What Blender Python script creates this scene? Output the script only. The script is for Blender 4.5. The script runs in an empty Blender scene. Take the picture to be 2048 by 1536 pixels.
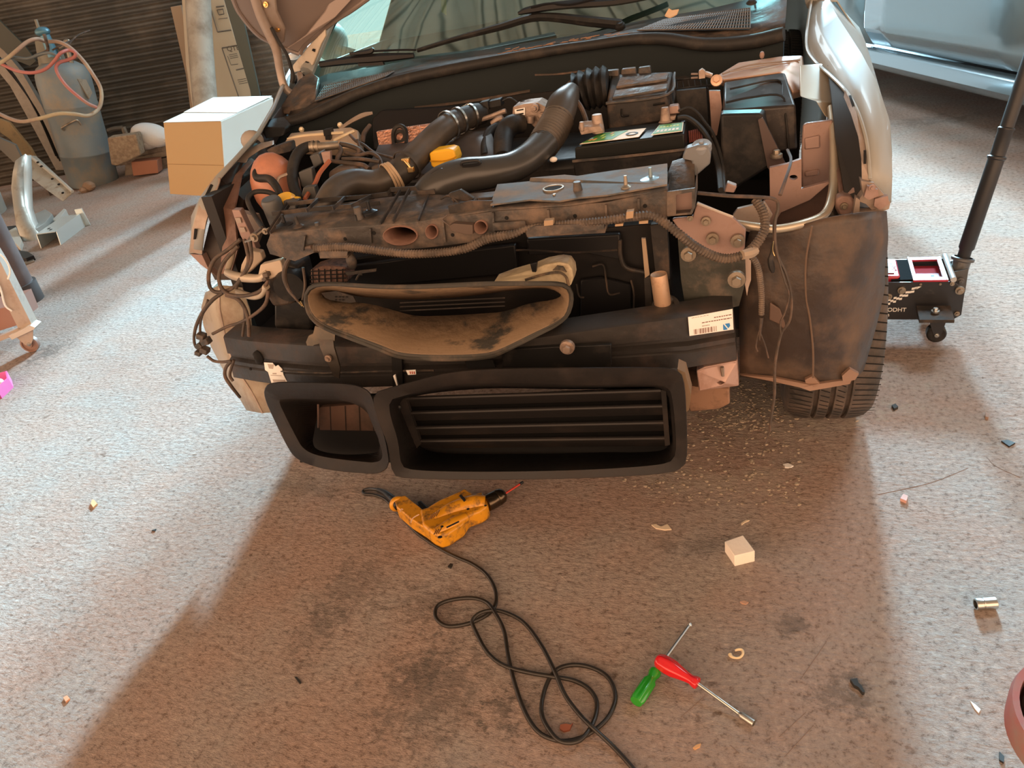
import bpy, math, random
from mathutils import Vector as V, Matrix
from mathutils.geometry import tessellate_polygon
random.seed(7)
scn = bpy.context.scene
col = scn.collection
# ------------------------------------------------------------------ camera
F = 1538.0
CAM = V((0.54795, -1.36107, 1.21008)); PIT, ROL, YAW = 0.5139, 0.17421, -0.32992
fw = V((math.sin(YAW)*math.cos(PIT), math.cos(YAW)*math.cos(PIT), -math.sin(PIT)))
rt = V((math.cos(YAW), -math.sin(YAW), 0)); dn = -(rt.cross(fw))
R2 = rt*math.cos(ROL)+dn*math.sin(ROL); D2 = dn*math.cos(ROL)-rt*math.sin(ROL)
cd = bpy.data.cameras.new('camera'); cam = bpy.data.objects.new('camera', cd); col.objects.link(cam)
cd.sensor_width = 36; cd.lens = F*36/2048; cd.clip_start = .02; cd.clip_end = 200
m = Matrix((( R2.x, -D2.x, -fw.x, CAM.x), (R2.y, -D2.y, -fw.y, CAM.y), (R2.z, -D2.z, -fw.z, CAM.z), (0, 0, 0, 1)))
cam.matrix_world = m; scn.camera = cam
# ------------------------------------------------------------------ view, world, lights
scn.view_settings.view_transform = 'Standard'; scn.view_settings.look = 'None'
scn.view_settings.exposure = 0.0; scn.view_settings.gamma = 1.0; scn.view_settings.use_curve_mapping = False
w = bpy.data.worlds.new('world'); scn.world = w; w.use_nodes = True
nt = w.node_tree; nt.nodes.clear()
wo = nt.nodes.new('ShaderNodeOutputWorld'); bg = nt.nodes.new('ShaderNodeBackground')
tc = nt.nodes.new('ShaderNodeTexCoord'); sx = nt.nodes.new('ShaderNodeSeparateXYZ'); cr = nt.nodes.new('ShaderNodeValToRGB')
mp = nt.nodes.new('ShaderNodeMapRange'); mp.inputs[1].default_value = -1; mp.inputs[2].default_value = 1
nt.links.new(tc.outputs['Generated'], sx.inputs[0]); nt.links.new(sx.outputs['Y'], mp.inputs[0])
nt.links.new(mp.outputs[0], cr.inputs[0]); nt.links.new(cr.outputs[0], bg.inputs[0]); nt.links.new(bg.outputs[0], wo.inputs[0])
e = cr.color_ramp.elements
e[0].position = 0.0; e[0].color = (1.0, .62, .38, 1); e[1].position = 1.0; e[1].color = (.30, .38, .42, 1)
x = e.new(.50); x.color = (.95, .62, .42, 1)
x = e.new(.70); x.color = (.36, .38, .38, 1)
bg.inputs[1].default_value = 3.6
def light(kind, name, loc, aim, energy, color, **k):
    l = bpy.data.lights.new(name, kind); o = bpy.data.objects.new(name, l); col.objects.link(o)
    o.location = loc; o.rotation_euler = (V(aim)-V(loc)).to_track_quat('-Z', 'Y').to_euler()
    l.energy = energy; l.color = color
    for a, b in k.items(): setattr(l, a, b)
    return o
light('SUN', 'sun_behind_left', (-1.7, 9, 3.5), (.0, 0, 0), 11.0, (.46, .77, .95), angle=math.radians(3))  # daylight from behind, split into two suns to shape the shadow's edges
light('SUN', 'sun_behind_right', (.55, 9, 3.5), (.0, 0, 0), 9.0, (.42, .76, .98), angle=math.radians(6))  # second sun, added for the right edge of the car's shadow
light('AREA', 'cool_fill_left', (-1.2, 6.2, 3.9), (-3.4, 2.6, 0), 260, (.72, .90, 1.0), shape='RECTANGLE', size=2.2, size_y=1.2)  # unseen fill added to throw cool light on the left background
light('AREA', 'cool_fill_right', (2.6, 3.6, 3.95), (2.1, 2.6, 0), 105, (.66, .88, 1.0), shape='RECTANGLE', size=1.6, size_y=1.2, spread=math.radians(85))  # unseen fill added to brighten the floor near the second car
# ------------------------------------------------------------------ pixel helpers (points where a sight line meets a plane of the place)
def ray(u, v): return fw+R2*((u-1024)/F)+D2*((v-768)/F)
def P(u, v, Y):
    d = ray(u, v); return CAM+d*((Y-CAM.y)/d.y)
def PZ(u, v, Z=0.0):
    d = ray(u, v); return CAM+d*((Z-CAM.z)/d.z)
FH = V((math.sin(YAW), math.cos(YAW), 0))
def PW(u, v, D):
    d = ray(u, v); return CAM+d*(D/d.dot(FH))
def pp(L, Y=None): return [P(q[0], q[1], q[2] if len(q) > 2 else Y) for q in L]
def rad(u, v, Y, n): d = ray(u, v); return n/F*((Y-CAM.y)/d.y)
# ------------------------------------------------------------------ materials
MATS = {}
def lnk(t, a, b): t.links.new(a, b)
def mat(name, c, rough=.55, metal=0., dust=None, bump=None, coat=0., trans=0., alpha=1., spec=.5):
    """dust=(colour, lo, hi, scale); bump=(scale, strength)"""
    if name in MATS: return MATS[name]
    M = bpy.data.materials.new(name); M.use_nodes = True; t = M.node_tree; b = t.nodes['Principled BSDF']
    b.inputs['Base Color'].default_value = (*c, 1); b.inputs['Roughness'].default_value = rough; b.inputs['Metallic'].default_value = metal
    b.inputs['Coat Weight'].default_value = coat; b.inputs['Transmission Weight'].default_value = trans; b.inputs['Alpha'].default_value = alpha
    b.inputs['Specular IOR Level'].default_value = spec
    co = t.nodes.new('ShaderNodeTexCoord')
    if dust:
        dc, lo, hi, sc = dust
        n = t.nodes.new('ShaderNodeTexNoise'); n.inputs['Scale'].default_value = sc; n.inputs['Detail'].default_value = 8; n.inputs['Roughness'].default_value = .65
        lnk(t, co.outputs['Object'], n.inputs['Vector'])
        r = t.nodes.new('ShaderNodeValToRGB'); r.color_ramp.elements[0].position = lo; r.color_ramp.elements[1].position = hi
        r.color_ramp.elements[0].color = (*c, 1); r.color_ramp.elements[1].color = (*dc, 1)
        lnk(t, n.outputs['Fac'], r.inputs[0]); lnk(t, r.outputs[0], b.inputs['Base Color'])
        r2 = t.nodes.new('ShaderNodeMapRange'); r2.inputs[1].default_value = lo; r2.inputs[2].default_value = hi; r2.inputs[3].default_value = rough; r2.inputs[4].default_value = max(.8, rough)
        lnk(t, n.outputs['Fac'], r2.inputs[0]); lnk(t, r2.outputs[0], b.inputs['Roughness'])
    if bump:
        n2 = t.nodes.new('ShaderNodeTexNoise'); n2.inputs['Scale'].default_value = bump[0]; n2.inputs['Detail'].default_value = 5
        bp = t.nodes.new('ShaderNodeBump'); bp.inputs['Strength'].default_value = bump[1]; bp.inputs['Distance'].default_value = .01
        lnk(t, co.outputs['Object'], n2.inputs['Vector']); lnk(t, n2.outputs['Fac'], bp.inputs['Height']); lnk(t, bp.outputs[0], b.inputs['Normal'])
    MATS[name] = M; return M
DUST = (.20, .145, .105)
m_paint = mat('silver_beige_paint', (.31, .305, .275), .5, .1, coat=.12)
m_primer = mat('body_primer_metal', (.36, .29, .24), .42, .35, dust=((.24, .17, .13), .45, .75, 9))
m_pinkm = mat('bare_pinkish_metal', (.33, .22, .185), .45, .3, dust=((.22, .13, .10), .5, .72, 14))
m_pinkl = mat('light_pinkish_metal', (.50, .33, .27), .45, .3, dust=((.34, .19, .14), .5, .72, 14))
m_hood = mat('bonnet_underside', (.24, .19, .165), .4, .25)
m_black = mat('black_plastic', (.013, .013, .013), .42, 0, dust=((.06, .05, .042), .5, .8, 12), bump=(60, .08), spec=.25)
m_blackc = mat('clean_black_plastic', (.012, .012, .013), .35, spec=.25)
m_dusty = mat('dusty_plastic', (.042, .038, .035), .45, 0, dust=((.185, .128, .09), .44, .70, 18), bump=(45, .3))
m_dustyd = mat('dusty_dark_plastic', (.030, .027, .025), .48, 0, dust=((.13, .09, .065), .48, .72, 14), bump=(45, .2), spec=.25)
m_grayp = mat('grey_plate_plastic', (.075, .080, .080), .6, 0, dust=((.24, .175, .125), .42, .62, 11), bump=(30, .2), spec=.3)
m_duct = mat('dust_coated_duct', (.20, .135, .080), .75, 0, dust=((.035, .032, .026), .52, .60, 8), bump=(40, .4))
m_ductrim = mat('duct_rim_rubber', (.045, .042, .036), .6, 0, dust=((.14, .10, .07), .5, .75, 15), spec=.25)
m_cream = mat('cream_plastic', (.55, .46, .30), .5, 0, dust=((.22, .15, .09), .45, .7, 13))
m_rubber = mat('rubber_hose', (.022, .021, .020), .55, 0, dust=((.075, .06, .048), .5, .8, 14), bump=(50, .1), spec=.25)
m_hoseg = mat('brown_grey_pipe', (.050, .042, .034), .38, 0, dust=((.11, .08, .055), .5, .8, 10))
m_conduit = mat('dusty_conduit', (.075, .057, .043), .5, 0, dust=((.19, .135, .095), .45, .7, 30))
m_wire = mat('dirty_wire', (.055, .040, .030), .6, 0, dust=((.16, .10, .07), .45, .7, 25))
m_steel = mat('steel', (.55, .54, .50), .28, 1.)
m_dullst = mat('dull_steel', (.33, .28, .22), .45, .8, dust=((.20, .15, .10), .5, .75, 15))
m_alu = mat('cast_aluminium', (.36, .27, .215), .5, .5, dust=((.18, .12, .09), .5, .7, 20), bump=(40, .4))
m_brass = mat('brass', (.75, .50, .22), .3, 1.)
m_yellow = mat('yellow_plastic', (.90, .48, .02), .4, 0, bump=(20, .05))
m_tyre = mat('tyre_rubber', (.055, .047, .040), .8, 0, dust=((.15, .11, .085), .4, .7, 12), bump=(60, .25))
m_liner = mat('muddy_liner', (.040, .028, .022), .42, 0, dust=((.15, .095, .06), .45, .72, 7), bump=(25, .35))
m_red = mat('red_paint', (.62, .02, .035), .35, coat=.3)
m_white = mat('white_paper', (.85, .83, .78), .7)
m_wfoam = mat('white_foam', (.88, .80, .70), .85, bump=(18, .3))
m_hole = mat('hole_shade', (.004, .004, .004), .9)  # near-black pieces on the surface stand in for the shade inside openings
m_copper = mat('copper_heat_shield', (.75, .38, .25), .35, .9, bump=(130, 1.0))
m_rustbrown = mat('orange_brown_strip', (.32, .10, .05), .5)
m_glass = None
def special():
    global m_glass, m_floor, m_card, m_cardlit, m_roof, m_corr, m_corrl, m_drill, m_carb
    # windscreen glass: a tinted clear sheet that also mirrors the roof
    M = bpy.data.materials.new('windscreen_glass'); M.use_nodes = True; t = M.node_tree; t.nodes.clear()
    o = t.nodes.new('ShaderNodeOutputMaterial'); mx = t.nodes.new('ShaderNodeMixShader'); tr = t.nodes.new('ShaderNodeBsdfTransparent'); gl = t.nodes.new('ShaderNodeBsdfGlossy')
    tr.inputs[0].default_value = (.55, .78, .66, 1); gl.inputs[0].default_value = (.80, .95, .88, 1); gl.inputs['Roughness'].default_value = .03
    fr = t.nodes.new('ShaderNodeFresnel'); fr.inputs[0].default_value = 1.9
    ad = t.nodes.new('ShaderNodeMath'); ad.operation = 'ADD'; ad.inputs[1].default_value = .22; lnk(t, fr.outputs[0], ad.inputs[0]); lnk(t, ad.outputs[0], mx.inputs[0]); lnk(t, tr.outputs[0], mx.inputs[1]); lnk(t, gl.outputs[0], mx.inputs[2]); lnk(t, mx.outputs[0], o.inputs[0]); m_glass = M
    # concrete floor
    M = bpy.data.materials.new('rough_concrete'); M.use_nodes = True; t = M.node_tree; b = t.nodes['Principled BSDF']; b.inputs['Roughness'].default_value = .92
    b.inputs['Specular IOR Level'].default_value = .25
    co = t.nodes.new('ShaderNodeTexCoord'); geo = t.nodes.new('ShaderNodeNewGeometry')
    class _c: outputs = {'Object': geo.outputs['Position']}
    co = _c
    def noise(s, d=6, r=.6, vec=None):
        n = t.nodes.new('ShaderNodeTexNoise'); n.inputs['Scale'].default_value = s; n.inputs['Detail'].default_value = d; n.inputs['Roughness'].default_value = r
        lnk(t, vec or co.outputs['Object'], n.inputs['Vector']); return n.outputs['Fac']
    def ramp(f, st):
        r = t.nodes.new('ShaderNodeValToRGB'); el = r.color_ramp.elements
        el[0].position = st[0][0]; el[0].color = (*st[0][1], 1); el[1].position = st[-1][0]; el[1].color = (*st[-1][1], 1)
        for q in st[1:-1]: k = el.new(q[0]); k.color = (*q[1], 1)
        lnk(t, f, r.inputs[0]); return r.outputs[0]
    def mix(a, b_, f, mode='MIX'):
        x = t.nodes.new('ShaderNodeMixRGB'); x.blend_type = mode
        for s, i in ((f, 0), (a, 1), (b_, 2)):
            if hasattr(s, 'links'): lnk(t, s, x.inputs[i])
            else: x.inputs[i].default_value = s if i == 0 else (*s, 1)
        return x.outputs[0]
    base = ramp(noise(1.3, 8, .62), [(.3, (.37, .275, .22)), (.5, (.43, .34, .28)), (.7, (.46, .40, .35))])
    base = mix(base, ramp(noise(3.1), [(.42, (.42, .25, .19)), (.62, (.36, .34, .32))]), .35)
    fine = ramp(noise(70, 5, .75), [(.36, (.42, .38, .36)), (.46, (.92, .92, .92)), (.56, (1.03, 1.03, 1.03)), (.68, (1.35, 1.35, 1.35))])
    base = mix(base, fine, .8, 'MULTIPLY')
    pits = ramp(noise(23, 3, .5), [(.27, (.45, .38, .34)), (.32, (1, 1, 1)), (.9, (1, 1, 1))]); base = mix(base, pits, .7, 'MULTIPLY')
    # oil stains and paler patches, each with a place of its own on the slab
    def stain(x, y, rx, ry, colr, amt, sc=9):
        nonlocal base
        mpn = t.nodes.new('ShaderNodeMapping'); mpn.vector_type = 'POINT'
        mpn.inputs['Location'].default_value = (-x/rx, -y/ry, 0); mpn.inputs['Scale'].default_value = (1/rx, 1/ry, 0)
        lnk(t, co.outputs['Object'], mpn.inputs[0])
        ln = t.nodes.new('ShaderNodeVectorMath'); ln.operation = 'LENGTH'; lnk(t, mpn.outputs[0], ln.inputs[0])
        a = t.nodes.new('ShaderNodeMath'); a.operation = 'MULTIPLY_ADD'; lnk(t, noise(sc, 8, .75), a.inputs[0]); a.inputs[1].default_value = 6.5; a.inputs[2].default_value = -2.6
        s = t.nodes.new('ShaderNodeMath'); s.operation = 'SUBTRACT'; lnk(t, a.outputs[0], s.inputs[0]); lnk(t, ln.outputs['Value'], s.inputs[1])
        c = t.nodes.new('ShaderNodeMapRange'); c.inputs[1].default_value = -.35; c.inputs[2].default_value = .35; c.inputs[4].default_value = amt; lnk(t, s.outputs[0], c.inputs[0])
        base = mix(base, colr, c.outputs[0])
    for (u, v, rx, ry, amt, sc) in ((870, 1380, .12, .14, .5, 30), (850, 1340, .05, .05, .55, 45), (700, 1180, .10, .13, .36, 30), (640, 1250, .06, .10, .33, 30), (860, 1210, .09, .06, .4, 30), (1010, 1420, .05, .05, .6, 30), (1690, 1390, .05, .05, .5, 30),
                           (620, 975, .16, .05, .35, 20), (95, 705, .09, .12, .55, 30), (1385, 1090, .10, .03, .35, 22), (1580, 1250, .04, .03, .5, 18), (1860, 240, .25, .12, .35, 10)):
        q = PZ(u, v); stain(q.x, q.y, rx, ry, (.10, .09, .08), amt, sc)
    for (u, v, rx, ry, amt) in ((1700, 640, .30, .25, .0), (1480, 790, .40, .22, .45), (1450, 960, .22, .06, .30), (1800, 170, 1.2, .35, .25)):
        q = PZ(u, v); stain(q.x, q.y, rx, ry, (.50, .45, .37), amt, 14)
    lnk(t, base, b.inputs['Base Color'])
    bp = t.nodes.new('ShaderNodeBump'); bp.inputs['Strength'].default_value = .95; bp.inputs['Distance'].default_value = .012
    mu = t.nodes.new('ShaderNodeMapping'); mu.inputs['Rotation'].default_value = (0, 0, .3); mu.inputs['Scale'].default_value = (1, 1.9, 1); lnk(t, co.outputs['Object'], mu.inputs[0])
    hm = t.nodes.new('ShaderNodeMath'); hm.operation = 'ADD'
    lnk(t, noise(48, 7, .68, mu.outputs[0]), hm.inputs[0]); lnk(t, noise(11, 3, .5), hm.inputs[1]); lnk(t, hm.outputs[0], bp.inputs['Height']); lnk(t, bp.outputs[0], b.inputs['Normal'])
    m_floor = M
    m_card = mat('brown_cardboard', (.56, .36, .17), .8, bump=(6, .05)); m_cardlit = mat('lit_cardboard', (.66, .66, .61), .75)  # the second card colour is paler, with daylight on the box painted in
    m_roof = mat('galvanised_roof_sheet', (.55, .56, .53), .45, .2, dust=((.45, .46, .43), .45, .7, 2.2))
    m_corr = mat('rusty_dark_corrugated_sheet', (.075, .066, .052), .7, .1, dust=((.17, .14, .105), .45, .75, 3))
    m_corrl = mat('grey_corrugated_sheet', (.14, .125, .105), .7, .1, dust=((.30, .27, .23), .4, .7, 3))
    m_drill = mat('worn_yellow_drill_plastic', (.66, .29, .012), .38, 0, dust=((.12, .06, .02), .50, .68, 45), coat=.2)
    m_carb = mat('blue_grey_car_paint', (.23, .31, .35), .25, .5, coat=.8)
special()
# ------------------------------------------------------------------ mesh builder
def crom(pts, n):
    if len(pts) < 3: 
        return [pts[0].lerp(pts[-1], i/n) for i in range(n+1)]
    out = []
    P_ = [pts[0]*2-pts[1]]+list(pts)+[pts[-1]*2-pts[-2]]
    for i in range(1, len(P_)-2):
        a, b, c, d = P_[i-1:i+3]
        for k in range(n):
            s = k/n; out.append(.5*((2*b)+(c-a)*s+(2*a-5*b+4*c-d)*s*s+(3*b-a-3*c+d)*s**3))
    out.append(pts[-1].copy() if hasattr(pts[-1], 'copy') else pts[-1]); return out
class MB:
    def __init__(s): s.v = []; s.f = []; s.done = False
    def components(s, mode):
        n = len(s.v); par = list(range(n))
        def fd(a):
            while par[a] != a: par[a] = par[par[a]]; a = par[a]
            return a
        for f in s.f:
            for k in f[1:]: par[fd(k)] = fd(f[0])
        g = {}
        for f in s.f: g.setdefault(fd(f[0]), []).append(f)
        L = [[fs, [min(s.v[i][k] for f in fs for i in f) for k in range(3)], [max(s.v[i][k] for f in fs for i in f) for k in range(3)]] for fs in g.values()]
        if mode == 'box':
            ch = True
            while ch:
                ch = False
                for i in range(len(L)):
                    for j in range(i+1, len(L)):
                        if all(L[i][1][k] <= L[j][2][k] and L[j][1][k] <= L[i][2][k] for k in range(3)):
                            L[i] = [L[i][0]+L[j][0], [min(a, b) for a, b in zip(L[i][1], L[j][1])], [max(a, b) for a, b in zip(L[i][2], L[j][2])]]; L.pop(j); ch = True; break
                    if ch: break
        out = []
        for fs, _, _ in L:
            ids = sorted({i for f in fs for i in f}); mp_ = {i: k for k, i in enumerate(ids)}; out.append(([s.v[i] for i in ids], [tuple(mp_[i] for i in f) for f in fs]))
        return out
    def add(s, vs, fs):
        k = len(s.v); s.v += [V(q) for q in vs]; s.f += [tuple(i+k for i in f) for f in fs]; return s
    def box(s, c, d, R=None):
        c = V(c); h = [x/2 for x in d]; vs = []
        for z in (-1, 1):
            for a, b in ((-1, -1), (1, -1), (1, 1), (-1, 1)):
                q = V((a*h[0], b*h[1], z*h[2])); vs.append(c+(R @ q if R else q))
        return s.add(vs, [(3, 2, 1, 0), (4, 5, 6, 7), (0, 1, 5, 4), (1, 2, 6, 5), (2, 3, 7, 6), (3, 0, 4, 7)])
    def hexa(s, a, b):      # a: four front corners in order, b: four back corners
        return s.add(list(a)+list(b), [(0, 1, 2, 3), (7, 6, 5, 4), (0, 4, 5, 1), (1, 5, 6, 2), (2, 6, 7, 3), (3, 7, 4, 0)])
    def slab(s, poly, vec, holes=()):
        vec = V(vec); loops = [list(poly)]+[list(h) for h in holes]; flat = [q for l in loops for q in l]; n = len(flat)
        tri = tessellate_polygon([[V(q) for q in l] for l in loops])
        vs = flat+[V(q)+vec for q in flat]; fs = [tuple(t) for t in tri]+[tuple(i+n for i in reversed(t)) for t in tri]
        k = 0
        for l in loops:
            m_ = len(l)
            for i in range(m_): a = k+i; b = k+(i+1) % m_; fs.append((a, b, b+n, a+n))
            k += m_
        return s.add(vs, fs)
    def ps(s, poly, Y, t=.01, holes=(), vec=None):   # polygon seen at pixels, standing at depth Y, thickness t
        return s.slab(pp(poly, Y), vec or (0, t, 0), [pp(h, Y) for h in holes])
    def loft(s, rows, close=False, th=None):
        n = len(rows[0]); vs = [q for r in rows for q in r]; fs = []
        for i in range(len(rows)-1):
            for j in range(n if close else n-1):
                a = i*n+j; b = i*n+(j+1) % n; fs.append((a, b, b+n, a+n))
        return s.add(vs, fs)
    def tube(s, pts, r, seg=8, sub=5, corr=None, flat=None, caps=True):
        pts = [V(q) for q in pts]
        rr = [r]*len(pts) if not isinstance(r, (list, tuple)) else list(r)
        c = crom(pts, sub); rc = crom([V((q, 0, 0)) for q in rr], sub); rc = [q.x for q in rc]
        if corr:   # corr=(pitch, amplitude)
            L = [0]
            for i in range(1, len(c)): L.append(L[-1]+(c[i]-c[i-1]).length)
            n = max(4, int(L[-1]/corr[0]*4)); nc = []; nr = []; j = 0
            for i in range(n+1):
                d = L[-1]*i/n
                while j < len(L)-2 and L[j+1] < d: j += 1
                f = (d-L[j])/max(1e-9, L[j+1]-L[j]); nc.append(c[j].lerp(c[j+1], f)); nr.append((rc[j]*(1-f)+rc[j+1]*f)*(1+corr[1]*(1, 0, -1, 0)[i % 4]))
            c, rc = nc, nr
        T = [(c[min(i+1, len(c)-1)]-c[max(i-1, 0)]).normalized() for i in range(len(c))]
        up = V((0, 0, 1)) if abs(T[0].z) < .9 else V((1, 0, 0)); N = (up-T[0]*up.dot(T[0])).normalized(); rows = []
        for i, q in enumerate(c):
            N = (N-T[i]*N.dot(T[i])).normalized(); B = T[i].cross(N); row = []
            for k in range(seg):
                a = 2*math.pi*k/seg; o = (N*math.cos(a)+B*math.sin(a))*rc[i]
                if flat: o = o-flat[0]*(o.dot(flat[0])*(1-flat[1]))
                row.append(q+o)
            rows.append(row)
        k0 = len(s.v); s.loft(rows, True); n = len(rows)
        if caps:
            s.f.append(tuple(k0+i for i in reversed(range(seg)))); s.f.append(tuple(k0+(n-1)*seg+i for i in range(seg)))
        return s
    def tp(s, L, seg=8, sub=5, corr=None, k=1., flat=None):    # pixels (u, v, Y, radius in pixels)
        return s.tube([P(*q[:3]) for q in L], [rad(*q)*k for q in L], seg, sub, corr, flat)
    def cyl(s, a, b, r, seg=16, r2=None): 
        a = V(a); b = V(b); return s.lathe([(0, 0), (r, 0), (r2 if r2 is not None else r, (b-a).length), (0, (b-a).length)], a, b-a, seg)
    def lathe(s, prof, o, ax, seg=24):
        o = V(o); ax = V(ax).normalized(); up = V((0, 0, 1)) if abs(ax.z) < .9 else V((1, 0, 0)); N = (up-ax*up.dot(ax)).normalized(); B = ax.cross(N)
        rows = [[o+ax*h+(N*math.cos(2*math.pi*k/seg)+B*math.sin(2*math.pi*k/seg))*max(r, 1e-5) for k in range(seg)] for r, h in prof]
        return s.loft(rows, True)
    def ell(s, c, d, seg=16, R=None):
        c = V(c); rows = []
        for i in range(seg//2+1):
            t = math.pi*i/(seg//2); row = []
            for k in range(seg):
                a = 2*math.pi*k/seg; q = V((math.sin(t)*math.cos(a)*d[0], math.sin(t)*math.sin(a)*d[1], math.cos(t)*d[2])); row.append(c+(R @ q if R else q))
            rows.append(row)
        return s.loft(rows, True)
    def bolt(s, c, ax, r):
        c = V(c); ax = V(ax).normalized()
        s.lathe([(0, r*.5), (r, r*.45), (r*1.05, 0), (r, -r*.2)], c, ax, 16)
        return s.lathe([(0, r*1.15), (r*.55, r*1.15), (r*.6, r*1.05), (r*.6, r*.4)], c, ax, 6)
    def build(s, name, m_, parent=None, bev=0, smooth=35, solid=0, kind=None):
        me = bpy.data.meshes.new(name); off = parent.matrix_world.translation if parent else V((0, 0, 0))
        if parent and parent.type != 'EMPTY': off = V(parent['o']) 
        elif parent: off = parent.location
        else:
            xs = [q for q in s.v]; off = V(((min(q.x for q in xs)+max(q.x for q in xs))/2, (min(q.y for q in xs)+max(q.y for q in xs))/2, min(q.z for q in xs)))
        if name in SPLIT and not s.done:
            comps = s.components(SPLIT[name]); last = None
            for vs, fs in comps:
                c_ = MB(); c_.v = vs; c_.f = fs; c_.done = True; last = c_.build(name, m_, parent, bev, smooth, solid, kind); last_off = OFF[last.name]
                PIECES.append(last)
            return last
        me.from_pydata([q-off for q in s.v], [], s.f); me.update()
        import bmesh
        bm = bmesh.new(); bm.from_mesh(me); bmesh.ops.recalc_face_normals(bm, faces=bm.faces); bm.to_mesh(me); bm.free()
        me.shade_smooth(); me.set_sharp_from_angle(angle=math.radians(smooth))
        me.materials.append(m_); o = bpy.data.objects.new(name, me); col.objects.link(o)
        if parent: o.parent = parent; KEEP[o.name] = off
        else: o.location = off
        OFF[o.name] = off.copy()
        if solid: k = o.modifiers.new('thickness', 'SOLIDIFY'); k.thickness = solid; k.offset = 0
        if bev: k = o.modifiers.new('bevel', 'BEVEL'); k.width = bev; k.segments = 2; k.limit_method = 'ANGLE'
        if kind: o['kind'] = kind
        return o
KEEP = {}; OFF = {}; PIECES = []
SPLIT = dict(louvre_end_plate='box', cable_tray='box', tubular_recess='box', carrier_bolt='box', connector='box', plate_bolt='box', side_bolt='box', injector_plug='box', vacuum_hose='conn', sensor_plug='box', conduit_clip='box', slot='box', hinge_bolt='box', plate_hole='box', bolt='box', bolt_hole='box', wiring_loom='conn', clamp_screw='box', hose_bracket='box', vacuum_valve='box', end_plate_rivet='box', shroud_panel='box', pressed_boss='box', rail_boss='box', lamp_bracket='box', silver_air_pipe='conn', battery_cable='conn', battery_clamp='box', small_bracket='box', torn_edge='box', beam_hole='box', screw_recess='conn', vertical_fin='conn', throat_vane='conn', bulkhead_pipe='conn', tab_hole='conn', duct_clip='box', locating_pin='box', lid_recess='box', box_clip='box', hanging_wire='conn', wire_end='conn', bare_wire_end='conn', tower_stud='box', caster_fork='box', windscreen_trim='conn', side_harness='conn', fuel_rail='box', vent_slot='conn', pressed_crease='box')
def sub(s, name, m_, part, **k):    # a piece of a part: same origin as its part
    class _: pass
    o = None
    off = OFF[part.name]
    fake = bpy.data.objects.new('x', None); fake.location = off
    n0 = len(PIECES); o = s.build(name, m_, fake, **k); o.parent = part
    for q in PIECES[n0:]: q.parent = part
    bpy.data.objects.remove(fake); return o
def thing(name, loc, label, cat, group=None):
    o = bpy.data.objects.new(name, None); col.objects.link(o); o.location = loc; o['label'] = label; o['category'] = cat; o.empty_display_size = .1
    if group: o['group'] = group
    return o
def tag(o, label, cat, group=None):
    o['label'] = label; o['category'] = cat
    if group: o['group'] = group
    return o
def ring(u, v, a, b, n=20, rot=0):
    return [(u+a*math.cos(2*math.pi*k/n)*math.cos(rot)-b*math.sin(2*math.pi*k/n)*math.sin(rot), v+a*math.cos(2*math.pi*k/n)*math.sin(rot)+b*math.sin(2*math.pi*k/n)*math.cos(rot)) for k in range(n)]
NY = V((0, -1, 0)); UP = V((0, 0, 1))
# ================================================================== THE SETTING
fl = MB(); fl.add([(-14, -6, 0), (12, -6, 0), (12, 16, 0), (-14, 16, 0)], [(0, 1, 2, 3)]); fl.build('floor', m_floor, kind='structure')
def W(s_, D, z): return V((CAM.x, CAM.y, 0))+rt*s_+FH*D+V((0, 0, z))
def corrugated(s0, s1, D, z0, z1, pitch, amp, name, m_):
    b = MB(); n = int((z1-z0)/pitch*8); rows = []
    for i in range(n+1):
        z = z0+(z1-z0)*i/n; o = amp*math.cos(2*math.pi*(z-z0)/pitch); rows.append([W(s0, D+o, z), W((s0+s1)/2, D+o, z), W(s1, D+o, z)])
    return b.loft(rows).build(name, m_, smooth=80, solid=.002, kind='structure')
corrugated(-9, -1.62, 7.45, 0, 2.2, .056, .012, 'wall_back', m_corr)
corrugated(-1.75, -1.25, 7.41, 0, 2.2, .05, .009, 'wall_back', m_corrl)
# roof of corrugated sheets on rafters, ribs run along the car
b = MB(); rows = []; N_ = 26
xs = []
for k in range(-60, 61):
    q = k*.21; xs += [(q, 0), (q+.035, .05), (q+.075, .05), (q+.11, 0)]
rows = [[V((a, y, 4.15+h+(y+4.5)*.75/15.5)) for a, h in xs] for y in (-4.5, 3, 11)]
b.loft(rows).build('ceiling', m_roof, smooth=20, solid=.002, kind='structure')
b = MB()
for y in (-3, -.5, 2, 4.5, 7, 9.5): b.box((0, y, 4.07+(y+4)*.05), (26, .07, .12))
b.build('trim_1', mat('rafter_steel', (.10, .09, .08), .6, .3), kind='structure')
b = MB()
for k in range(-60, 61):
    q = k*.21; y0, y1 = -4.5, 11
    for dx in (-.012, .122): b.hexa([V((q+dx, y0, 4.146)), V((q+dx+.012, y0, 4.146)), V((q+dx+.012, y0, 4.15)), V((q+dx, y0, 4.15))], [V((q+dx, y1, 4.146+.75)), V((q+dx+.012, y1, 4.146+.75)), V((q+dx+.012, y1, 4.15+.75)), V((q+dx, y1, 4.15+.75))])
b.build('trim_3', mat('roof_rib_shade', (.05, .05, .045), .8), kind='structure')  # dark strips added along the ribs to give their reflection contrast
# ================================================================== THE CAR
car = thing('car', (0, .6, 0), 'silver hatchback with its front bumper and bonnet removed, engine bay open', 'car')
car['label'] = 'silver hatchback stripped of its front bumper, bonnet raised and engine bay open'
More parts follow.
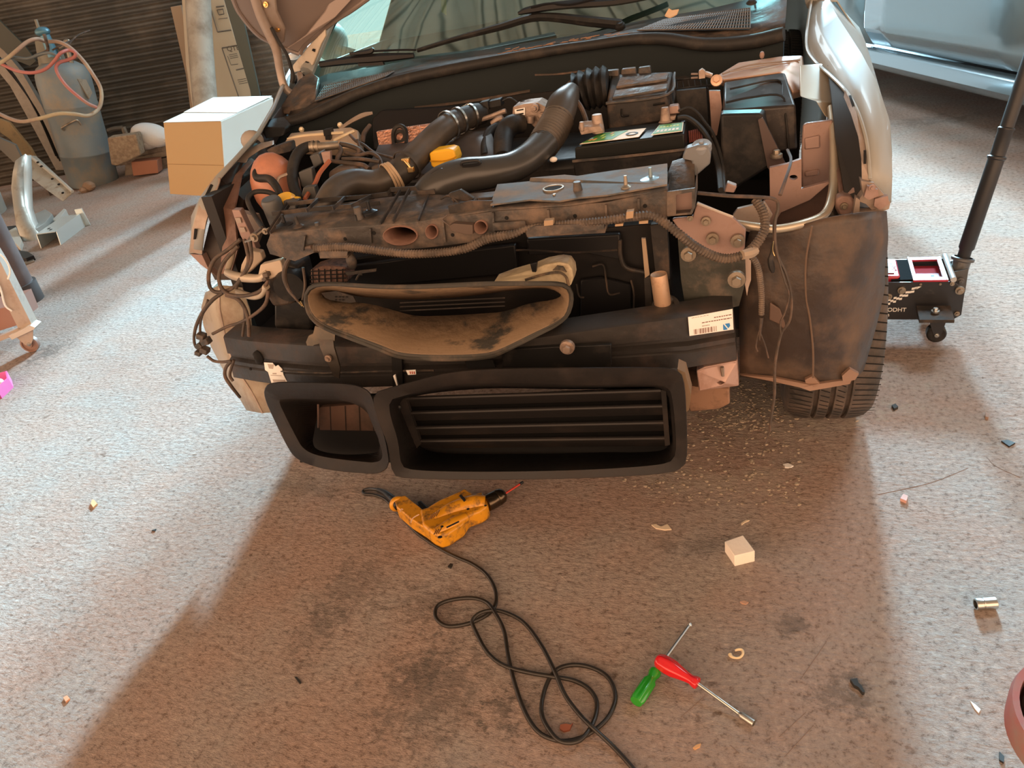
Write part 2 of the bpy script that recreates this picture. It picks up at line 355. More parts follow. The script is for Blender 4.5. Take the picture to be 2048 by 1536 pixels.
# ---- body shell behind the engine bay
def arch(y, yc=.53, r=.415, zc=.31, base=.22):
    d = abs(y-yc); return zc+math.sqrt(r*r-d*d) if d < r*.98 else base
def fender(side, inner, outer, name):
    rows = [inner, [a.lerp(b_, .5)+V((0, 0, .004)) for a, b_ in zip(inner, outer)], outer]
    r3 = [V((side*(.868 if q.y > .4 else .868-(.4-q.y)*.35), max(q.y+.02, .26), max(q.z-.10, min(arch(q.y+.02)+.01, q.z-.02)))) for q in outer]; rows.append(r3)
    r4 = [V((q.x, q.y+.005, min(arch(q.y), q.z-.005))) for q in r3]; rows.append(r4)
    b = MB(); b.loft(rows); return b
inn = pp([(1740, 360, .225), (1738, 330, .24), (1732, 280, .27), (1716, 228, .33), (1692, 185, .42), (1660, 152, .54), (1630, 125, .66), (1613, 95, .76), (1616, 45, .88), (1625, -8, 1.0)])
out = pp([(1781, 405, .25), (1783, 355, .27), (1782, 300, .30), (1775, 232, .37), (1750, 160, .48), (1722, 108, .62), (1695, 66, .74), (1675, 35, .84), (1662, 12, .92), (1652, -15, 1.05)])
fr = fender(1, inn, out, 'fender').build('fender', m_paint, car, solid=.003, smooth=50)
b = MB(); b.tube([q+V((.0, 0, .002)) for q in inn], .0035, 6); sub(b, 'fender_edge', m_paint, fr)
# flange with slots of the right fender
flg = [(1690, 180, .42), (1712, 222, .33), (1730, 280, .27), (1737, 330, .24), (1740, 360, .225), (1724, 364, .23), (1723, 320, .24), (1717, 275, .27), (1702, 228, .33), (1688, 195, .40)]
b = MB(); b.ps(flg, None, .004); fg = b.build('fender_flange', m_primer, car)
b = MB(); b.ps([(1697, 191, .385), (1702, 190, .385), (1711, 216, .345), (1706, 219, .345)], None, .012, vec=(0, -.003, 0)); b.ps([(1727, 300, .245), (1732, 300, .245), (1732, 327, .235), (1727, 327, .235)], None, .012, vec=(0, -.003, 0)); sub(b, 'slot', m_hole, fg)
# broken corner under the right fender
b = MB(); b.ps([(1722, 362), (1748, 366), (1781, 405), (1778, 418), (1752, 428), (1732, 408), (1716, 402), (1726, 388)], .215, .03); cb = b.build('fender_corner', m_primer, car)
b = MB(); b.ps([(1735, 372), (1756, 380), (1758, 392), (1738, 400), (1728, 394)], .20, .012); b.ps([(1750, 398), (1776, 392), (1778, 408), (1760, 420), (1748, 412)], .205, .012); b.bolt(P(1744, 375, .195), NY, .006); sub(b, 'torn_bracket', m_pinkm, cb)
b = MB(); b.ps([(1706, 428), (1712, 395), (1720, 400), (1719, 424), (1752, 420), (1752, 430), (1712, 437)], .21, .02); sub(b, 'bracket_tab', m_primer, cb)
b = MB(); b.ps([(1672, 398), (1684, 392), (1702, 394), (1710, 402), (1707, 426), (1695, 432), (1676, 429), (1670, 415)], .23, .03); b.build('mounting_pad', m_pinkm, car, bev=.004)
b = MB(); b.bolt(P(1688, 412, .228), NY, .007); b.build('bolt', m_dullst, car)
# left fender
innL = pp([(404, 510, .25), (408, 470, .25), (420, 415, .27), (440, 360, .33), (474, 322, .41), (520, 270, .54), (548, 222, .72), (566, 180, .86), (584, 140, 1.0)])
outL = pp([(379, 507, .25), (384, 460, .25), (397, 408, .27), (430, 355, .33), (468, 316, .42), (514, 265, .55), (544, 214, .73), (560, 176, .87), (580, 136, 1.02)])
fr = fender(-1, innL, outL, 'fender').build('fender', m_paint, car, solid=.003, smooth=50)
fg = MB().ps([(380, 505, .248), (385, 458, .248), (398, 410, .268), (420, 366, .315), (430, 354, .328), (441, 357, .33), (438, 368, .32), (426, 402, .28), (413, 440, .255), (404, 480, .25), (404, 508, .248)], None, .004).build('fender_flange', m_primer, car)
b = MB(); b.ps([(422, 368, .312), (427, 370, .312), (416, 391, .285), (411, 390, .285)], None, vec=(0, -.003, 0)); b.ps([(390, 457, .246), (395, 458, .246), (392, 478, .246), (388, 478, .246)], None, vec=(0, -.003, 0)); sub(b, 'slot', m_hole, fg)
b = MB(); b.ps([(381, 508), (404, 510), (418, 540), (432, 552), (400, 528)], .25, .02); b.build('fender_corner', m_pinkm, car)
# inner wheel housings, tub and bulkhead
mdk = mat('brown_black_inner_panel', (.030, .020, .016), .5, 0, dust=((.09, .055, .04), .5, .8, 8))
b = MB(); b.ps([(404, 508, .27), (441, 358, .36), (500, 300, .50), (560, 215, .8), (575, 240, .8), (520, 330, .5), (488, 400, .34), (478, 470, .30), (470, 560, .28), (430, 560, .27)], None, .02); b.build('inner_wing', mdk, car)
b = MB(); b.ps([(442, 520, .24), (450, 440, .27), (444, 415, .28), (470, 350, .38), (500, 318, .48), (506, 322, .48), (482, 352, .38), (468, 420, .27), (475, 500, .22), (462, 545, .22), (443, 548, .22)], None, .008); b.build('wing_seam_panel', mat('rust_brown_panel', (.16, .085, .06), .5, .1, dust=((.07, .04, .03), .5, .7, 9)), car)
b = MB(); b.ps([(1655, 130, .60), (1692, 185, .44), (1716, 235, .34), (1730, 300, .28), (1730, 372, .24), (1715, 400, .24), (1690, 392, .25), (1672, 280, .34), (1664, 200, .45)], None, .03); b.build('inner_wing', mat('wing_gap_black', (.016, .014, .013), .6), car)  # dark sheet standing in for the black gap inside the fender
b = MB()
b.box((0, .52, .42), (1.36, .70, .02)); b.box((-.70, .55, .60), (.03, .60, .38)); b.box((.79, .68, .62), (.02, .34, .30)); b.box((0, .86, .62), (1.42, .03, .44))
b.build('engine_bay_tub', mat('bay_shade_black', (.013, .011, .010), .7), car)  # black tub added so the spaces between parts look shaded
seal = [(536, 252, .70, 10), (600, 238, .74, 10), (650, 218, .76, 11), (705, 192, .78, 11), (760, 172, .79, 11), (822, 155, .80, 11), (939, 131, .81, 11), (1100, 102, .82, 10), (1176, 91, .82, 10), (1264, 79, .82, 11), (1330, 78, .82, 12), (1410, 89, .81, 13), (1498, 84, .80, 14), (1568, 68, .78, 14)]
b = MB(); b.tp(seal, 10, 6); sl = b.build('bonnet_seal', m_rubber, car, smooth=60)
b = MB(); b.tp([(u, v-9, y+.012, 3) for u, v, y, r in seal], 6, 6); sub(b, 'seal_lip', m_rubber, sl)
# bulkhead below the seal
b = MB(); top = [P(u, v+6, y+.012) for u, v, y, r in seal]; bot = [V((q.x, q.y+.03, .55)) for q in top]; b.loft([top, [a.lerp(c_, .4)+V((0, .03, 0)) for a, c_ in zip(top, bot)], bot]); bk = b.build('bulkhead', mat('sound_deadening', (.014, .019, .020), .8, 0, bump=(14, .15), spec=.25), car, solid=.01)
b = MB(); b.tp([(830, 216, .77, 3), (900, 208, .77, 3), (970, 198, .77, 3), (1060, 182, .77, 3)], 6); b.tp([(1070, 150, .79, 2), (1120, 148, .79, 2), (1180, 140, .79, 2)], 6); sub(b, 'bulkhead_pipe', m_wire, bk)
# cowl panel between the seal and the windscreen
gb = [(605, 168, .98), (656, 149, 1.0), (705, 142, 1.02), (760, 134, 1.03), (822, 120, 1.05), (924, 107, 1.06), (1105, 79, 1.06), (1200, 63, 1.06), (1264, 46, 1.055), (1330, 34, 1.05), (1414, 20, 1.03), (1498, 0, 1.01), (1575, -18, .99)]
s2 = [(575, 236, .75), (640, 213, .77), (705, 183, .79), (760, 163, .80), (822, 146, .81), (939, 122, .82), (1100, 93, .83), (1176, 82, .83), (1264, 69, .83), (1330, 67, .83), (1410, 77, .82), (1498, 70, .81), (1570, 54, .79)]
b = MB(); A = pp(s2); B_ = pp(gb); b.loft([A, [a.lerp(c_, .33)+V((0, 0, -.004)) for a, c_ in zip(A, B_)], [a.lerp(c_, .66)+V((0, 0, -.006)) for a, c_ in zip(A, B_)], B_]); cw = b.build('cowl_panel', m_dustyd, car, solid=.004)
def gridq(c4, nu, nv, r):
    b = MB(); a, b_, c, d = [P(*q) for q in c4]
    for i in range(nu+1): t = i/nu; b.tube([a.lerp(b_, t), d.lerp(c, t)], r, 4, 1)
    for i in range(nv+1): t = i/nv; b.tube([a.lerp(d, t), b_.lerp(c, t)], r, 4, 1)
    return b
m_grille = mat('vent_mesh_plastic', (.10, .09, .08), .5, 0, dust=((.20, .15, .11), .5, .8, 20))
for q, nu, nv in (([(632, 207, .80), (772, 158, .825), (790, 147, .90), (652, 176, .92)], 34, 5), ([(1275, 66, .845), (1500, 62, .83), (1500, 22, .93), (1330, 44, .95)], 40, 6)):
    q = [k for k in q]; g_ = gridq(q, nu, nv, .0016); g_.v = [k+V((0, -.003, .007)) for k in g_.v]; sub(g_, 'vent_mesh', m_grille, cw)
    b = MB(); b.add([P(*k)+V((0, -.001, .0035)) for k in q], [(0, 1, 2, 3)]); sub(b, 'vent_well', m_hole, cw)
b = MB(); b.ps([(560, 230, .80), (600, 170, .92), (622, 158, .96), (640, 170, .94), (632, 205, .82), (612, 228, .78)], None, vec=(0, .01, .02)); b.build('cowl_corner', m_dusty, car, bev=.004)
# windscreen: bottom follows the cowl, top at the roof edge
GB = pp(gb); n = len(GB)
top = [V((-.54+1.08*i/(n-1), 1.72-.0*abs(i/(n-1)-.5), 1.40-.05*(2*i/(n-1)-1)**2)) for i in range(n)]
rows = []
for k in range(7):
    t = k/6; rows.append([a.lerp(c_, t)+V((0, -.04*math.sin(math.pi*t), .03*math.sin(math.pi*t))) for a, c_ in zip(GB, top)])
b = MB(); b.loft(rows); ws = b.build('windscreen', m_glass, car, smooth=80)
b = MB(); b.tube([r_[0]+V((-.01, -.005, 0)) for r_ in rows], .016, 8); b.tube([r_[-1]+V((.01, -.005, 0)) for r_ in rows], .016, 8); b.build('windscreen_trim', m_blackc, car)
# black print band at the bottom of the glass, dashboard and mirror behind it
b = MB(); b.add([(-.62, 1.12, .93), (.62, 1.12, .93), (.66, 1.02, .93), (-.66, 1.02, .93)], [(0, 1, 2, 3)]); b.loft([[V((-.60, 1.10, .93)), V((0, 1.13, .95)), V((.60, 1.10, .93))], [V((-.62, 1.45, .97)), V((0, 1.45, .99)), V((.62, 1.45, .97))], [V((-.62, 1.55, .85)), V((0, 1.55, .85)), V((.62, 1.55, .85))], [V((-.62, 1.55, .5)), V((0, 1.55, .5)), V((.62, 1.55, .5))]])
b.build('dashboard', mat('dashboard_vinyl', (.05, .055, .05), .7), car, solid=.01)
b = MB(); b.tube([V((.0, 1.52, 1.33)), V((.0, 1.56, 1.27))], .008, 6); b.ell((0, 1.58, 1.25), (.12, .02, .035)); b.build('rear_view_mirror', m_blackc, car)
b = MB(); b.add([P(880, -40, 1.30), P(892, -40, 1.30), P(893, 30, 1.16), P(883, 24, 1.17)], [(0, 1, 2, 3)]); b.build('windscreen_sticker', mat('pale_yellow_paper', (.75, .75, .45), .6), car, solid=.001)
# cabin: roof, sides, tail (they cast the car's shadow)
def sect(y, zr, xr, xb=.865, zb=.95): return [V((-xb+.01, y, .20)), V((-xb, y, .55)), V((-xb+.01, y, zb-.06)), V((-xb+.05, y, zb)), V((-xr-.01, y, zr-.05)), V((-xr+.07, y, zr)), V((0, y, zr+.02)), V((xr-.07, y, zr)), V((xr+.01, y, zr-.05)), V((xb-.05, y, zb)), V((xb-.01, y, zb-.06)), V((xb, y, .55)), V((xb-.01, y, .20))]
secs = [sect(1.74, 1.43, .54), sect(2.0, 1.455, .56), sect(2.6, 1.46, .57), sect(3.2, 1.43, .55), sect(3.55, 1.36, .53), sect(3.70, 1.0, .60, .80, .97), sect(3.72, .40, .70, .78, .38)]
b = MB(); b.loft([[q for q in s_] for s_ in secs]); b.build('cabin_shell', m_paint, car, solid=.004, smooth=50)
for sd in (-1, 1):
    b = MB(); b.loft([[V((sd*.862, y, .22)), V((sd*.870, y, .55)), V((sd*.862, y, .86)), V((sd*.80, y, .955)), V((sd*(.74), y, .965))] for y in (.98, 1.2, 1.5, 1.74)]); b.build('door', m_paint, car, solid=.004, smooth=50)
    b = MB(); b.tube([V((sd*.745, .98, .96)), V((sd*.69, 1.25, 1.16)), V((sd*.60, 1.60, 1.38)), V((sd*.55, 1.75, 1.42))], .022, 8); b.build('windscreen_pillar', m_paint, car)
    b = MB(); b.tube([V((sd*.78, 1.42, .95)), V((sd*.86, 1.42, .98))], .018, 8); b.ell((sd*.88, 1.46, 1.0), (.05, .10, .07)); b.build('door_mirror', m_paint, car)
# ---- wheels
def wheel(x, y, name='tyre'):
    R_ = .312; w_ = .104
    pr = [(.20, -w_*.86), (.235, -w_*.98), (.265, -w_), (.292, -w_*.93), (.304, -w_*.80), (R_-.003, -w_*.62)]
    for g in (-.36, -.02, .32): pr += [(R_, g*w_-.009+w_*.0), (R_, g*w_-.0055), (R_-.009, g*w_-.004), (R_-.009, g*w_+.004), (R_, g*w_+.0055), (R_, g*w_+.009)]
    pr += [(R_-.003, w_*.62), (.304, w_*.80), (.292, w_*.93), (.265, w_), (.235, w_*.98), (.20, w_*.86)]
    b = MB(); b.lathe(pr, (x, y, R_), (1, 0, 0), 64); ty = b.build('tyre', m_tyre, car, smooth=40)
    b = MB()   # sipes: short raised blocks' gaps
    for k in range(96):
        a = 2*math.pi*k/96; c, s_ = math.cos(a), math.sin(a)
        for x0, x1 in ((-.097, -.047), (-.029, -.009), (.007, .024), (.043, .097)):
            q = []
            for xx, da in ((x0, 0), (x1, .03)):
                r_ = R_+.0006 if abs(xx) < .06 else R_-.006
                for t_ in (-.0016, .0016):
                    aa = a+da+t_/R_; q.append(V((x+xx, y+math.cos(aa)*r_, R_+math.sin(aa)*r_)))
            b.add(q, [(0, 1, 3, 2)])
    sub(b, 'tread_sipes', m_hole, ty)
    b = MB(); b.lathe([(0, -.02), (.06, -.02), (.19, -.07), (.205, -.09), (.205, .09), (.19, .05), (.06, .04), (0, .04)], (x, y, R_), (1, 0, 0), 32); b.build('wheel_rim', m_steel, car)
for x_, y_ in ((.762, .57), (.77, 3.09), (-.77, 3.09)): wheel(x_, y_)
# hub and lower arm seen inside
b = MB(); b.tube([V((.3, .55, .25)), V((.66, .52, .24))], .018, 8); b.tube([V((-.3, .55, .25)), V((-.66, .52, .24))], .018, 8); b.box((0, .75, .26), (.75, .25, .05)); b.build('subframe', m_dustyd, car)
# ---- bonnet (raised, only its rear corner is in view)
hd = [(599, 108, .98), (612, 88, .985), (674, 39, 1.0), (732, 0, 1.01), (1010, -210, 1.03), (900, -420, .80), (420, -420, .66), (430, -120, .78), (467, 0, .86), (487, 37, .89), (515, 69, .92), (540, 84, .945), (572, 98, .965)]
b = MB(); b.ps(hd, None, vec=(-.006, .015, .012)); bo = b.build('bonnet', m_hood, car)
b = MB(); e_ = pp(hd); b.tube(e_[:5], .007, 8); b.tube(e_[7:]+[e_[0]], .007, 8); sub(b, 'bonnet_hem', m_hood, bo)
b = MB(); b.ps([(574, 94, .945), (612, 68, .955), (650, 20, .975), (670, -20, .98), (720, -20, .99), (672, 32, .98), (610, 84, .965), (598, 102, .96)], None, vec=(0, -.006, -.004)); sub(b, 'bonnet_rib', m_hood, bo, bev=.003)
b = MB(); b.ps([(518, -30, .85), (550, -30, .86), (556, 20, .89), (572, 55, .91), (570, 82, .93), (556, 86, .93), (546, 60, .91), (530, 30, .88)], None, vec=(0, -.010, -.004)); hp = sub(b, 'hinge_plate', m_primer, bo, bev=.003)
b = MB(); b.bolt(P(532, 9, .86), NY, .008); b.bolt(P(556, 58, .90), NY, .008); sub(b, 'hinge_bolt', m_brass, bo)
b = MB(); b.tp([(505, -20, .84, 10), (521, 30, .86, 10), (540, 70, .88, 10), (553, 100, .89, 9), (560, 141, .90, 8), (568, 172, .90, 8), (582, 187, .90, 8), (596, 181, .91, 8), (602, 163, .93, 7), (599, 148, .95, 6)], 10, 5); b.build('bonnet_hinge', m_primer, car, smooth=60)
b = MB(); b.tp([(543, 55, .87, 3.5), (557, 82, .88, 3.5), (573, 108, .89, 3.5), (582, 135, .90, 4), (586, 152, .90, 5), (584, 165, .90, 5)], 6); b.build('washer_hose', m_rubber, car)
b = MB(); b.ps([(650, 58), (617, 92), (586, 130), (584, 146), (600, 142), (627, 129), (635, 108), (643, 87), (652, 72)], .985, .01); pb = b.build('pillar_base_plate', mat('cream_body_metal', (.50, .43, .34), .4, .2, dust=((.35, .28, .2), .5, .75, 12)), car, bev=.002)
b = MB(); b.ps([(624, 101), (630, 104), (631, 98), (626, 97)], .984, vec=(0, -.002, 0)); b.ps([(610, 126), (617, 129), (618, 124), (612, 122)], .984, vec=(0, -.002, 0)); sub(b, 'plate_hole', m_hole, pb)
b = MB(); b.ell(P(588, 112, 1.15), (.022, .03, .012)); b.build('wing_mirror_tip', m_white, car)
# ---- wipers
b = MB(); b.tp([(640, 129, .985, 6), (700, 121, .99, 8), (760, 116, .99, 9), (828, 111, 1.0, 5)], 6); b.tp([(700, 108, .99, 3), (740, 103, .99, 5), (746, 96, .99, 3)], 6); b.tp([(735, 103, .99, 2), (800, 100, 1.0, 2), (832, 100, 1.0, 2)], 5); b.ps([(718, 133), (768, 130), (762, 117), (712, 120)], .985, .01); b.build('wiper', m_blackc, car)
b = MB(); b.tp([(1243, 49, .99, 10), (1180, 43, 1.0, 10), (1078, 34, 1.03, 8), (1000, 54, 1.03, 7), (910, 78, 1.04, 5), (835, 101, 1.04, 4)], 8); wp = b.build('wiper', m_black, car)
b = MB(); b.lathe([(0, .008), (.008, .008), (.009, .004), (.013, .003), (.015, -.002), (.015, -.008)], P(1240, 50, .98), (0, -.4, 1), 18); sub(b, 'wiper_pivot', m_black, wp)
b = MB(); b.lathe([(0, .006), (.007, .006), (.010, .003), (.014, -.002)], P(1503, 4, .97), (0, -.4, 1), 18); b.build('wiper_pivot', m_black, car)
b = MB(); b.tp([(1036, 27, 1.02, 3), (1060, 20, 1.03, 7), (1130, 10, 1.04, 8), (1230, 4, 1.06, 7), (1330, -14, 1.08, 6)], 6); b.tp([(1062, 15, 1.02, 3), (1098, 8, 1.03, 3), (1140, 9, 1.03, 3), (1190, -2, 1.04, 3)], 5); b.build('wiper_blade', m_blackc, car)
# ---- radiator support crossmember
ft = [(540, 470), (600, 462), (700, 456), (790, 449), (855, 443), (905, 432), (985, 420), (1100, 414), (1210, 405), (1335, 380)]
fb_ = [(1335, 436), (1300, 440), (1215, 447), (1210, 466), (1100, 472), (1054, 474), (1050, 462), (985, 478), (900, 490), (835, 497), (745, 500), (700, 498), (695, 516), (640, 517), (636, 502), (590, 522), (540, 508), (533, 490)]
b = MB(); b.ps(ft+fb_, .03, .035, holes=[ring(800, 472, 35, 20), ring(863, 464, 13, 15), ring(961, 455, 14, 14)])
cm = b.build('radiator_crossmember', m_dusty, car)
b = MB()
for u, v, a, c_, dd in ((800, 472, 34, 19, .12), (863, 464, 12, 14, .12), (961, 455, 13, 13, .12)):
    r0 = pp(ring(u, v, a, c_), .025); r1 = [q+V((0, dd, 0)) for q in r0]; b.loft([[q*1.0 for q in r0], r1], True)
    b.add(r1, [tuple(range(len(r1)))])
sub(b, 'tubular_recess', mat('red_brown_recess', (.14, .07, .05), .6, 0, dust=((.26, .15, .11), .45, .7, 14)), cm, solid=.002)
b = MB(); tb = [(560, 425, .14), (640, 414, .145), (742, 400, .15), (833, 390, .155), (905, 392, .155), (985, 385, .155), (1140, 362, .16), (1335, 330, .17)]
tf = [(540, 470, .03), (640, 459, .03), (742, 453, .03), (833, 446, .03), (905, 433, .03), (985, 421, .03), (1140, 411, .03), (1335, 381, .03)]
A = pp(tf); B_ = pp(tb); b.loft([A, [a.lerp(c_, .5)+V((0, 0, -.004)) for a, c_ in zip(A, B_)], B_, [q+V((0, .0, -.05)) for q in B_]]); sub(b, 'crossmember_top', m_dusty, cm, solid=.004)
b = MB()   # standing ribs of the left half
for (u0, v0, u1, v1) in ((540, 470, 578, 412), (612, 425, 636, 402), (665, 421, 690, 398), (700, 416, 742, 395), (760, 452, 800, 384), (785, 448, 818, 382), (836, 446, 856, 395)):
    p0 = P(u0, v0, .03); p1 = P(u1, v1, .15); b.slab([p0, p1, p1+V((0, 0, .007)), p0+V((0, 0, .007))], (.003, 0, 0))
for L in ([(536, 470, .03), (575, 412, .145)], [(575, 413, .145), (640, 405, .148), (742, 397, .15)], [(742, 397, .15), (776, 392, .15), (782, 384, .158), (832, 381, .158), (836, 390, .155), (870, 388, .155)], [(545, 432, .11), (610, 424, .11), (700, 417, .11), (760, 411, .11)]):
    q = pp(L)
    for a, c_ in zip(q[:-1], q[1:]): b.slab([a, c_, c_+V((0, 0, .009)), a+V((0, 0, .009))], (0, .003, 0))
sub(b, 'stiffening_ribs', m_dustyd, cm)
b = MB(); pl = pp([(982, 418, .035), (996, 377, .15), (1060, 371, .155), (1062, 364, .16), (1130, 358, .16), (1132, 364, .16), (1225, 350, .165), (1335, 336, .165), (1335, 378, .04), (1215, 399, .035), (1160, 404, .035), (1120, 411, .03), (1060, 408, .035)]); hl = pp(ring(1108, 385, 17, 13), .10)
b.slab([q+V((0, 0, .006)) for q in pl], (0, 0, .003)); sub(b, 'slam_plate', m_grayp, cm)
b = MB(); q0 = P(1108, 387, .095); b.lathe([(.021, 0), (.021, .004), (.018, .004), (.017, .0)], q0+V((0, 0, .008)), UP, 20); sub(b, 'plate_socket', m_dullst, cm)
b = MB(); b.lathe([(0, 0), (.0165, 0)], q0+V((0, 0, .0105)), UP, 20); sub(b, 'socket_well', m_hole, cm)
def stud(u, v, Y, r, h, r2, m_, nm):
    b = MB(); q = P(u, v, Y); b.lathe([(0, h), (r2, h), (r, 0), (r*1.3, -.002)], q, UP, 14); return sub(b, nm, m_, cm)
for u, v in ((748, 466), (1013, 436), (905, 470), (1150, 432), (1290, 412), (690, 478)):
    b = MB(); b.ell(P(u, v, .029), (.004, .002, .004), 8); sub(b, 'screw_hole', m_hole, cm)
for L in ([(610, 470), (606, 500)], [(740, 456), (742, 486)], [(885, 440), (890, 482)], [(985, 424), (988, 470)], [(1095, 418), (1098, 445)], [(1210, 408), (1212, 440)], [(1275, 396), (1278, 432)]):
    b = MB(); b.slab(pp(L, .029)+[q+V((.004, 0, 0)) for q in reversed(pp(L, .029))], (0, -.006, 0)); sub(b, 'front_rib', m_dusty, cm)
stud(1157, 392, .075, .011, .028, .007, m_dusty, 'locating_post'); stud(1205, 398, .06, .005, .016, .004, m_blackc, 'locating_pin'); stud(1110, 402, .06, .004, .014, .003, m_dullst, 'locating_pin')
stud(720, 438, .07, .011, .026, .008, m_dusty, 'locating_post'); stud(712, 441, .06, .004, .012, .003, m_blackc, 'locating_pin'); stud(636, 456, .05, .006, .012, .005, m_dusty, 'locating_pin')
def clipd(u, v, Y, r, m_):
    b = MB(); q = P(u, v, Y)+V((0, -.004, .016)); b.lathe([(0, .022), (.003, .022), (.004, .004), (r*.4, .005), (r, .001), (r, -.001), (0, -.003)], q, UP, 20); return sub(b, 'push_clip', m_, cm)
m_clipb = mat('bluish_clip', (.22, .30, .34), .3, .4)
clipd(1303, 374, .09, .020, m_clipb); clipd(1254, 390, .06, .010, m_dullst); clipd(745, 437, .08, .016, m_blackc); clipd(576, 462, .05, .018, m_blackc); clipd(603, 466, .04, .012, m_dustyd)
# end box of the crossmember
b = MB(); fbx = [(1334, 384), (1334, 436), (1384, 432), (1390, 418), (1390, 376)]
b.ps([(1334, 384), (1334, 436), (1384, 432), (1390, 418), (1390, 376)], .025, .004, holes=[[(1352, 390), (1352, 428), (1380, 425), (1384, 416), (1384, 384)]])
for (u0, v0), (u1, v1) in (((1334, 384), (1334, 436)), ((1334, 436), (1384, 432)), ((1384, 432), (1390, 418)), ((1390, 418), (1390, 376))):
    a = P(u0, v0, .025); c_ = P(u1, v1, .025); b.slab([a, c_, c_+V((0, .12, .0)), a+V((0, .12, 0))], (0, 0, .003))
sub(b, 'end_box', m_dusty, cm)
b = MB(); b.ps([(1336, 386), (1336, 434), (1383, 430), (1388, 416), (1388, 378)], .055, .004); sub(b, 'end_box_web', m_pinkm, cm)
b = MB(); b.ps([(1336, 345, .14), (1344, 325, .17), (1388, 312, .18), (1390, 376, .10), (1336, 384, .09)], None, vec=(0, .01, 0), holes=[]); sub(b, 'upper_box', m_dusty, cm)
b = MB(); b.ps([(1364, 318), (1372, 298), (1394, 291), (1416, 290), (1422, 310), (1420, 328), (1392, 352), (1384, 350), (1384, 322)], .16, .03); gbk = b.build('bonnet_bump_stop', mat('grey_plastic', (.15, .155, .16), .45), car, bev=.003)
b = MB(); b.lathe([(0, .008), (.004, .008), (.005, .003), (.016, .004), (.019, 0), (.019, -.01)], P(1403, 290, .175), (0, -.3, 1), 20); sub(b, 'bump_stop_cap', mat('grey_plastic2', (.22, .23, .24), .4), gbk)
# ---- conduit across the crossmember, and its branches
b = MB(); b.tp([(630, 497, .0, 8), (690, 494, -.005, 8), (745, 500, -.01, 8), (827, 508, -.015, 8), (920, 500, -.01, 8), (973, 478, -.005, 9), (1026, 468, -.005, 8), (1054, 457, 0, 6), (1105, 449, .005, 6), (1193, 443, 0, 8), (1260, 434, 0, 8), (1297, 430, 0, 8), (1325, 442, .0, 9), (1357, 467, -.005, 9), (1392, 494, 0, 9), (1427, 512, .01, 9), (1457, 517, .02, 9), (1490, 508, .03, 9), (1515, 485, .05, 9), (1530, 455, .07, 9), (1526, 425, .09, 9), (1512, 400, .11, 9)], 10, 8, corr=(.0058, .14)); hn = b.build('wiring_conduit', m_conduit, car, smooth=25)
b = MB(); b.tp([(1500, 508, .035, 7), (1516, 535, .04, 6), (1523, 584, .05, 6), (1523, 630, .05, 5.5)], 8, 8, corr=(.0045, .12)); sub(b, 'conduit_branch', m_conduit, hn, smooth=25)
b = MB(); b.ps([(1052, 458), (1070, 452), (1208, 446), (1208, 458), (1055, 475)], -.005, .02); b.ps([(640, 502), (696, 500), (694, 512), (640, 516)], -.008, .02); b.ps([(985, 446), (1050, 442), (1052, 456), (986, 462)], .02, .005)
sub(b, 'cable_tray', m_dusty, hn)
b = MB(); b.ps([(1088, 442), (1106, 440), (1106, 450), (1088, 452)], -.012, .014); b.ps([(1253, 424), (1267, 422), (1266, 436), (1252, 438)], -.012, .014); b.ps([(1230, 449), (1246, 447), (1246, 452), (1230, 453)], 0, .01); b.ps([(1278, 443), (1296, 441), (1296, 447), (1278, 448)], 0, .01); sub(b, 'conduit_clip', mat('tan_clip', (.36, .24, .14), .6), hn)
b = MB(); b.tp([(1484, 510, .02, 10), (1500, 506, .03, 11), (1512, 500, .04, 9)], 8); sub(b, 'tape_wrap', mat('tan_tape', (.33, .25, .18), .7), hn)
b = MB(); b.tp([(1523, 635, .05, 4), (1521, 655, .05, 3), (1519, 680, .05, 2)], 6); b.tp([(1519, 660, .05, 1.5), (1512, 690, .05, 1.5), (1515, 703, .05, 1.5)], 5); b.tp([(1520, 665, .05, 1.5), (1530, 690, .05, 1.5), (1537, 716, .05, 1.5)], 5); sub(b, 'wire_end', m_wire, hn)
b = MB(); b.tp([(1395, 386, .10, 4), (1460, 392, .10, 4), (1510, 394, .10, 4), (1548, 398, .10, 3.5), (1556, 415, .09, 3.5), (1549, 450, .08, 4), (1553, 505, .07, 3.5), (1572, 548, .06, 3), (1583, 595, .06, 2.6), (1580, 640, .05, 2.4), (1562, 670, .05, 2.6), (1550, 731, .04, 3), (1549, 790, .03, 3), (1541, 842, .02, 3), (1540, 862, .02, 3)], 6, 6); b.tp([(1552, 500, .07, 2), (1569, 560, .05, 2), (1578, 590, .05, 2), (1570, 625, .05, 2), (1561, 645, .05, 2), (1562, 670, .05, 2.5)], 5); b.tp([(1540, 862, .02, .8), (1530, 890, .0, .8), (1522, 915, .0, .8)], 4); b.tp([(1560, 390, .10, 4), (1574, 350, .14, 3), (1582, 320, .2, 3), (1575, 300, .3, 3)], 6); b.build('hanging_wire', m_wire, car)
b = MB(); b.tp([(1546, 485, .06, 2), (1543, 505, .06, 3), (1541, 520, .06, 6), (1544, 536, .06, 6), (1546, 545, .06, 3)], 6); b.build('dangling_plug', m_dustyd, car)
b = MB(); b.tp([(1547, 482, .055, 1), (1545, 500, .055, 1), (1549, 512, .055, 1)], 4); b.build('bare_copper_wire', m_brass, car)
